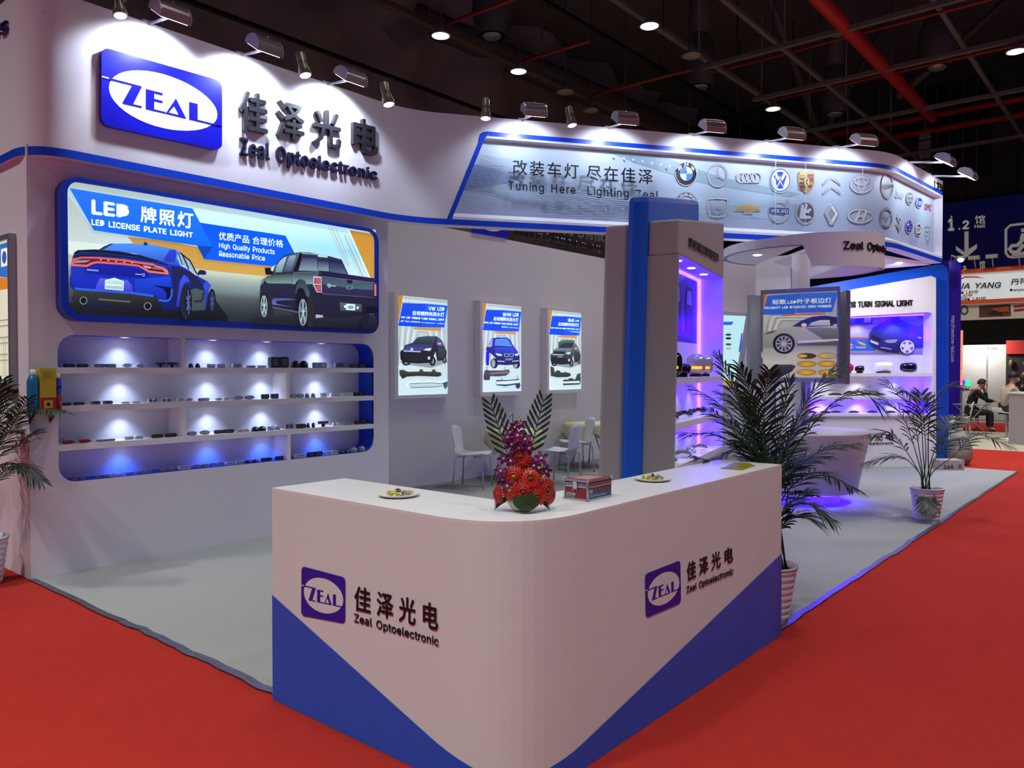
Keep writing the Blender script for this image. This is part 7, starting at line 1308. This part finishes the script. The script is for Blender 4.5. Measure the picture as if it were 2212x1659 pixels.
def person(label, base, fw, pose, shirt, trousers, mask=False, hair=True, shoes=BLACK):
    fw = V(fw).normalized(); sd = UPZ.cross(fw); P = lambda x, y, z: base + fw * x + sd * y + UPZ * z
    t = thing('person', label, 'person', base); J, E = {}, []
    for k, (x, y, z, r_) in pose.items(): J[k] = (P(x, y, z), r_)
    ed = [('pelvis', 'spine'), ('spine', 'chest'), ('chest', 'neck'), ('neck', 'jaw'), ('jaw', 'head'), ('head', 'crown')]
    for s_ in 'lr': ed += [('chest', 'sh' + s_), ('sh' + s_, 'el' + s_), ('el' + s_, 'wr' + s_), ('wr' + s_, 'ha' + s_), ('ha' + s_, 'fi' + s_), ('wr' + s_, 'th' + s_), ('pelvis', 'hi' + s_), ('hi' + s_, 'kn' + s_), ('kn' + s_, 'an' + s_), ('an' + s_, 'to' + s_)]
    skin_mesh('body', J, ed, SKIN, t)
    def sub(names, k_, nm, m):
        JJ = {n_: (J[n_][0], J[n_][1] + k_) for n_ in names}; skin_mesh(nm, JJ, [e for e in ed if e[0] in names and e[1] in names], m, t)
    sub(['pelvis', 'spine', 'chest', 'shl', 'shr', 'ell', 'elr', 'wrl', 'wrr'], .014, 'shirt', shirt); sub(['pelvis', 'hil', 'hir', 'knl', 'knr', 'anl', 'anr'], .014, 'trousers', trousers)
    for s_ in 'lr': skin_mesh('shoe', {'a': (J['an' + s_][0] - UPZ * .03, .045), 'b': (J['to' + s_][0], .04)}, [('a', 'b')], shoes, t, 1)
    h = J['head'][0]; R_ = Matrix((fw, sd, UPZ)).transposed()
    mb = MB(); seg = 16; vs = []
    for i in range(7):
        p = math.pi * .56 * i / 6
        for k in range(seg):
            a = 2 * math.pi * k / seg; cut = (1 if math.cos(a) < .45 else .70); pp_ = p * cut; vs.append(h + R_ @ V((.112 * math.sin(pp_) * math.cos(a) - .012, .098 * math.sin(pp_) * math.sin(a), .118 * math.cos(pp_) + .035)))
    mb.add(vs, [(i * seg + k, (i + 1) * seg + k, (i + 1) * seg + (k + 1) % seg, i * seg + (k + 1) % seg) for i in range(6) for k in range(seg)], 0, True); mb.build('hair', HAIR, t)
    for s_ in (-1, 1): MB().ball(h + R_ @ V((-.01, .088 * s_, .0)), .018, .012, .028, 8, rot=R_).build('ear', SKIN, t); MB().ball(h + R_ @ V((.088, .034 * s_, .022)), .009, .012, .008, 8, rot=R_).build('eye', HAIR, t)
    MB().ball(h + R_ @ V((.100, 0, -.008)), .018, .014, .026, 8, rot=R_).build('nose', SKIN, t); MB().ball(h + R_ @ V((.086, 0, -.062)), .012, .028, .007, 8, rot=R_).build('mouth', mat('lip', '#8a5048', .5), t)
    if mask: MB().ball(h + R_ @ V((.055, 0, -.045)), .062, .078, .058, 12, rot=R_).build('face_mask', mat('mask_grey', '#9aa0b0', .7), t)
    return t
st0 = V((st.x, st.y, 0))
sit = dict(pelvis=(-.02, 0, .72, .125), spine=(-.0, 0, .90, .12), chest=(.06, 0, 1.10, .125), neck=(.11, 0, 1.25, .055), jaw=(.15, 0, 1.33, .065), head=(.16, 0, 1.40, .092), crown=(.155, 0, 1.47, .07),
  shl=(.06, .17, 1.16, .062), ell=(.20, .23, .93, .045), wrl=(.44, .13, .99, .03), hal=(.52, .10, 1.02, .026), fil=(.58, .08, 1.05, .012), thl=(.50, .06, 1.05, .011), shr=(.06, -.17, 1.16, .062), elr=(.20, -.23, .91, .045), wrr=(.45, -.12, .96, .03), har=(.53, -.09, .99, .026), fir=(.59, -.07, 1.02, .012), thr=(.51, -.05, 1.02, .011),
  hil=(.03, .10, .70, .085), knl=(.46, .13, .68, .065), anl=(.47, .13, .27, .045), tol=(.58, .14, .22, .034), hir=(.03, -.10, .70, .085), knr=(.46, -.13, .68, .065), anr=(.44, -.13, .27, .045), tor=(.55, -.14, .22, .034))
person('seated young man in a cream top and mask looking at a phone', st0, RT, sit, mat('top_cream', '#a8a08c', .8), mat('trousers_black', '#121114', .8), True)
t = thing('mobile_phone', 'phone in the hands of the seated young man', 'phone', st0 + RT * .6 + UPZ * 1.05); MB().obox(st0 + RT * .60 + UPZ * 1.055, RT * .06, FH * .035, (UPZ * .004 + RT * -.001)).build('case', BLACK, t); MB().obox(st0 + RT * .597 + UPZ * 1.060, RT * .054, FH * .030, UPZ * .001).build('screen', mat('phone_screen', '#8090b0', .2, em=.3), t)
stand = dict(pelvis=(0, 0, .95, .125), spine=(0, 0, 1.12, .125), chest=(0, 0, 1.33, .135), neck=(0, 0, 1.50, .055), jaw=(.03, 0, 1.56, .065), head=(.03, 0, 1.63, .092), crown=(.025, 0, 1.70, .07),
  shl=(0, .18, 1.41, .066), ell=(.02, .25, 1.14, .05), wrl=(.14, .22, .95, .033), hal=(.18, .2, .88, .028), fil=(.2, .19, .82, .013), thl=(.2, .16, .88, .011), shr=(0, -.18, 1.41, .066), elr=(.02, -.25, 1.14, .05), wrr=(.14, -.22, .95, .033), har=(.18, -.2, .88, .028), fir=(.2, -.19, .82, .013), thr=(.2, -.16, .88, .011),
  hil=(0, .09, .92, .09), knl=(.01, .10, .50, .062), anl=(0, .10, .09, .045), tol=(.13, .11, .045, .034), hir=(0, -.09, .92, .09), knr=(.01, -.10, .50, .062), anr=(0, -.10, .09, .045), tor=(.13, -.11, .045, .034))
person('man in a black suit standing with his back turned', gpos(2119, 25.2, 0), FH + RT * .2, stand, mat('suit_black', '#0c0b0d', .8), MATS['suit_black'])
lean_ = {k: v for k, v in sit.items()}; lean_.update(chest=(.12, 0, 1.0, .125), neck=(.2, 0, 1.1, .055), jaw=(.25, 0, 1.15, .065), head=(.28, 0, 1.21, .092), crown=(.28, 0, 1.28, .07), pelvis=(0, 0, .52, .125), spine=(.04, 0, .75, .12), hil=(.03, .1, .5, .085), hir=(.03, -.1, .5, .085), knl=(.46, .13, .5, .065), knr=(.46, -.13, .5, .065), anl=(.46, .13, .1, .045), anr=(.44, -.13, .1, .045), tol=(.58, .14, .05, .034), tor=(.56, -.14, .05, .034), shl=(.12, .17, 1.04, .062), shr=(.12, -.17, 1.04, .062), ell=(.42, .2, .80, .045), wrl=(.37, .12, 1.02, .03), hal=(.34, .11, 1.10, .026), fil=(.33, .09, 1.17, .012), thl=(.31, .13, 1.12, .011), elr=(.36, -.22, .80, .045), wrr=(.5, -.05, .79, .03), har=(.56, 0, .79, .026), fir=(.62, .03, .79, .012), thr=(.56, .05, .80, .011))
person('seated person in black resting the head on one hand', gpos(2096, 20.2, 0), RT * .9 - FH * .3, lean_, MATS['suit_black'], MATS['trousers_black'])
# hall wayfinding banner
XBn = 35.4; BN = Plane((XBn, 0, 0), (0, -1, 0), (-1, 0, 0)); t = thing('wayfinding_banner', 'big dark blue hall banner with arrow and stand signs', 'banner', BN.at(-5, 4)); zt3 = BN.inv(2100, 432)[1]; zb3 = BN.inv(2100, 640)[1]
MB().prism([BN.at(-9.5, zb3), BN.at(2, zb3), BN.at(2, zt3), BN.at(-9.5, zt3)], BN.n * -.08).build('sheet', mat('banner_blue', '#10145c', .6, em=.05, ecol='#10188c'), t)
A = Art(BN, .01, .004); BG_ = '#9a948a'; bq = cr(2020, 420, 192 / 1062)
A.text('1', bq((150, 440), (235, 435), (235, 280), (150, 285)), BG_, .04); A.ell(*bq((196, 266))[0], 2.2, 2.0, BG_); A.text('2', bq((325, 422), (410, 416), (410, 305), (325, 310)), BG_, .04); A.ell(*bq((292, 412))[0], 2.2, 2.2, BG_); A.text('馆', bq((476, 356), (600, 350), (600, 245), (476, 250)), BG_, .012); A.text('Hall', bq((473, 406), (602, 396), (602, 352), (473, 364)), BG_, .02)
A.poly(bq((352, 445), (402, 442), (402, 655), (502, 592), (502, 645), (375, 755), (250, 665), (250, 615), (352, 690)), BG_)
A.text('1', bq((330, 900), (385, 895), (385, 850), (330, 855)), BG_, .04); A.text('馆', bq((530, 890), (600, 885), (600, 790), (530, 795)), BG_, .012)
A.line([p for p in bq((1062, 352), (900, 370), (848, 420), (848, 700), (880, 745), (930, 752), (1062, 740))], .09, BG_); A.line(bq((1062, 470), (1045, 500), (1035, 560), (985, 610), (920, 615), (890, 650), (920, 690), (985, 690), (1062, 600)), .14, BG_); A.ell(*bq((1052, 430))[0], 4.5, 4.2, BG_)
A.build('printed_signs', t, PRINT_GLOW)  # banner print glows a little, added against the low hall light
t = thing('wall_column', 'black and white banded column on the far hall wall', 'column', onX(1995, 400, 35.5)); cY = onX(1997, 330, 35.5)
MB().box((35.55, cY.y - .35, 0), (35.95, cY.y + .35, 13)).build('shaft', BLACK, t)
for k in range(7): zc_ = onX(1997, 292 + 21 * k, 35.5).z; MB().box((35.5, cY.y - .22, zc_ - .16), (35.55, cY.y + .22, zc_ + .16)).build('white_band', mat('band_white', '#8a8480', .6), t)
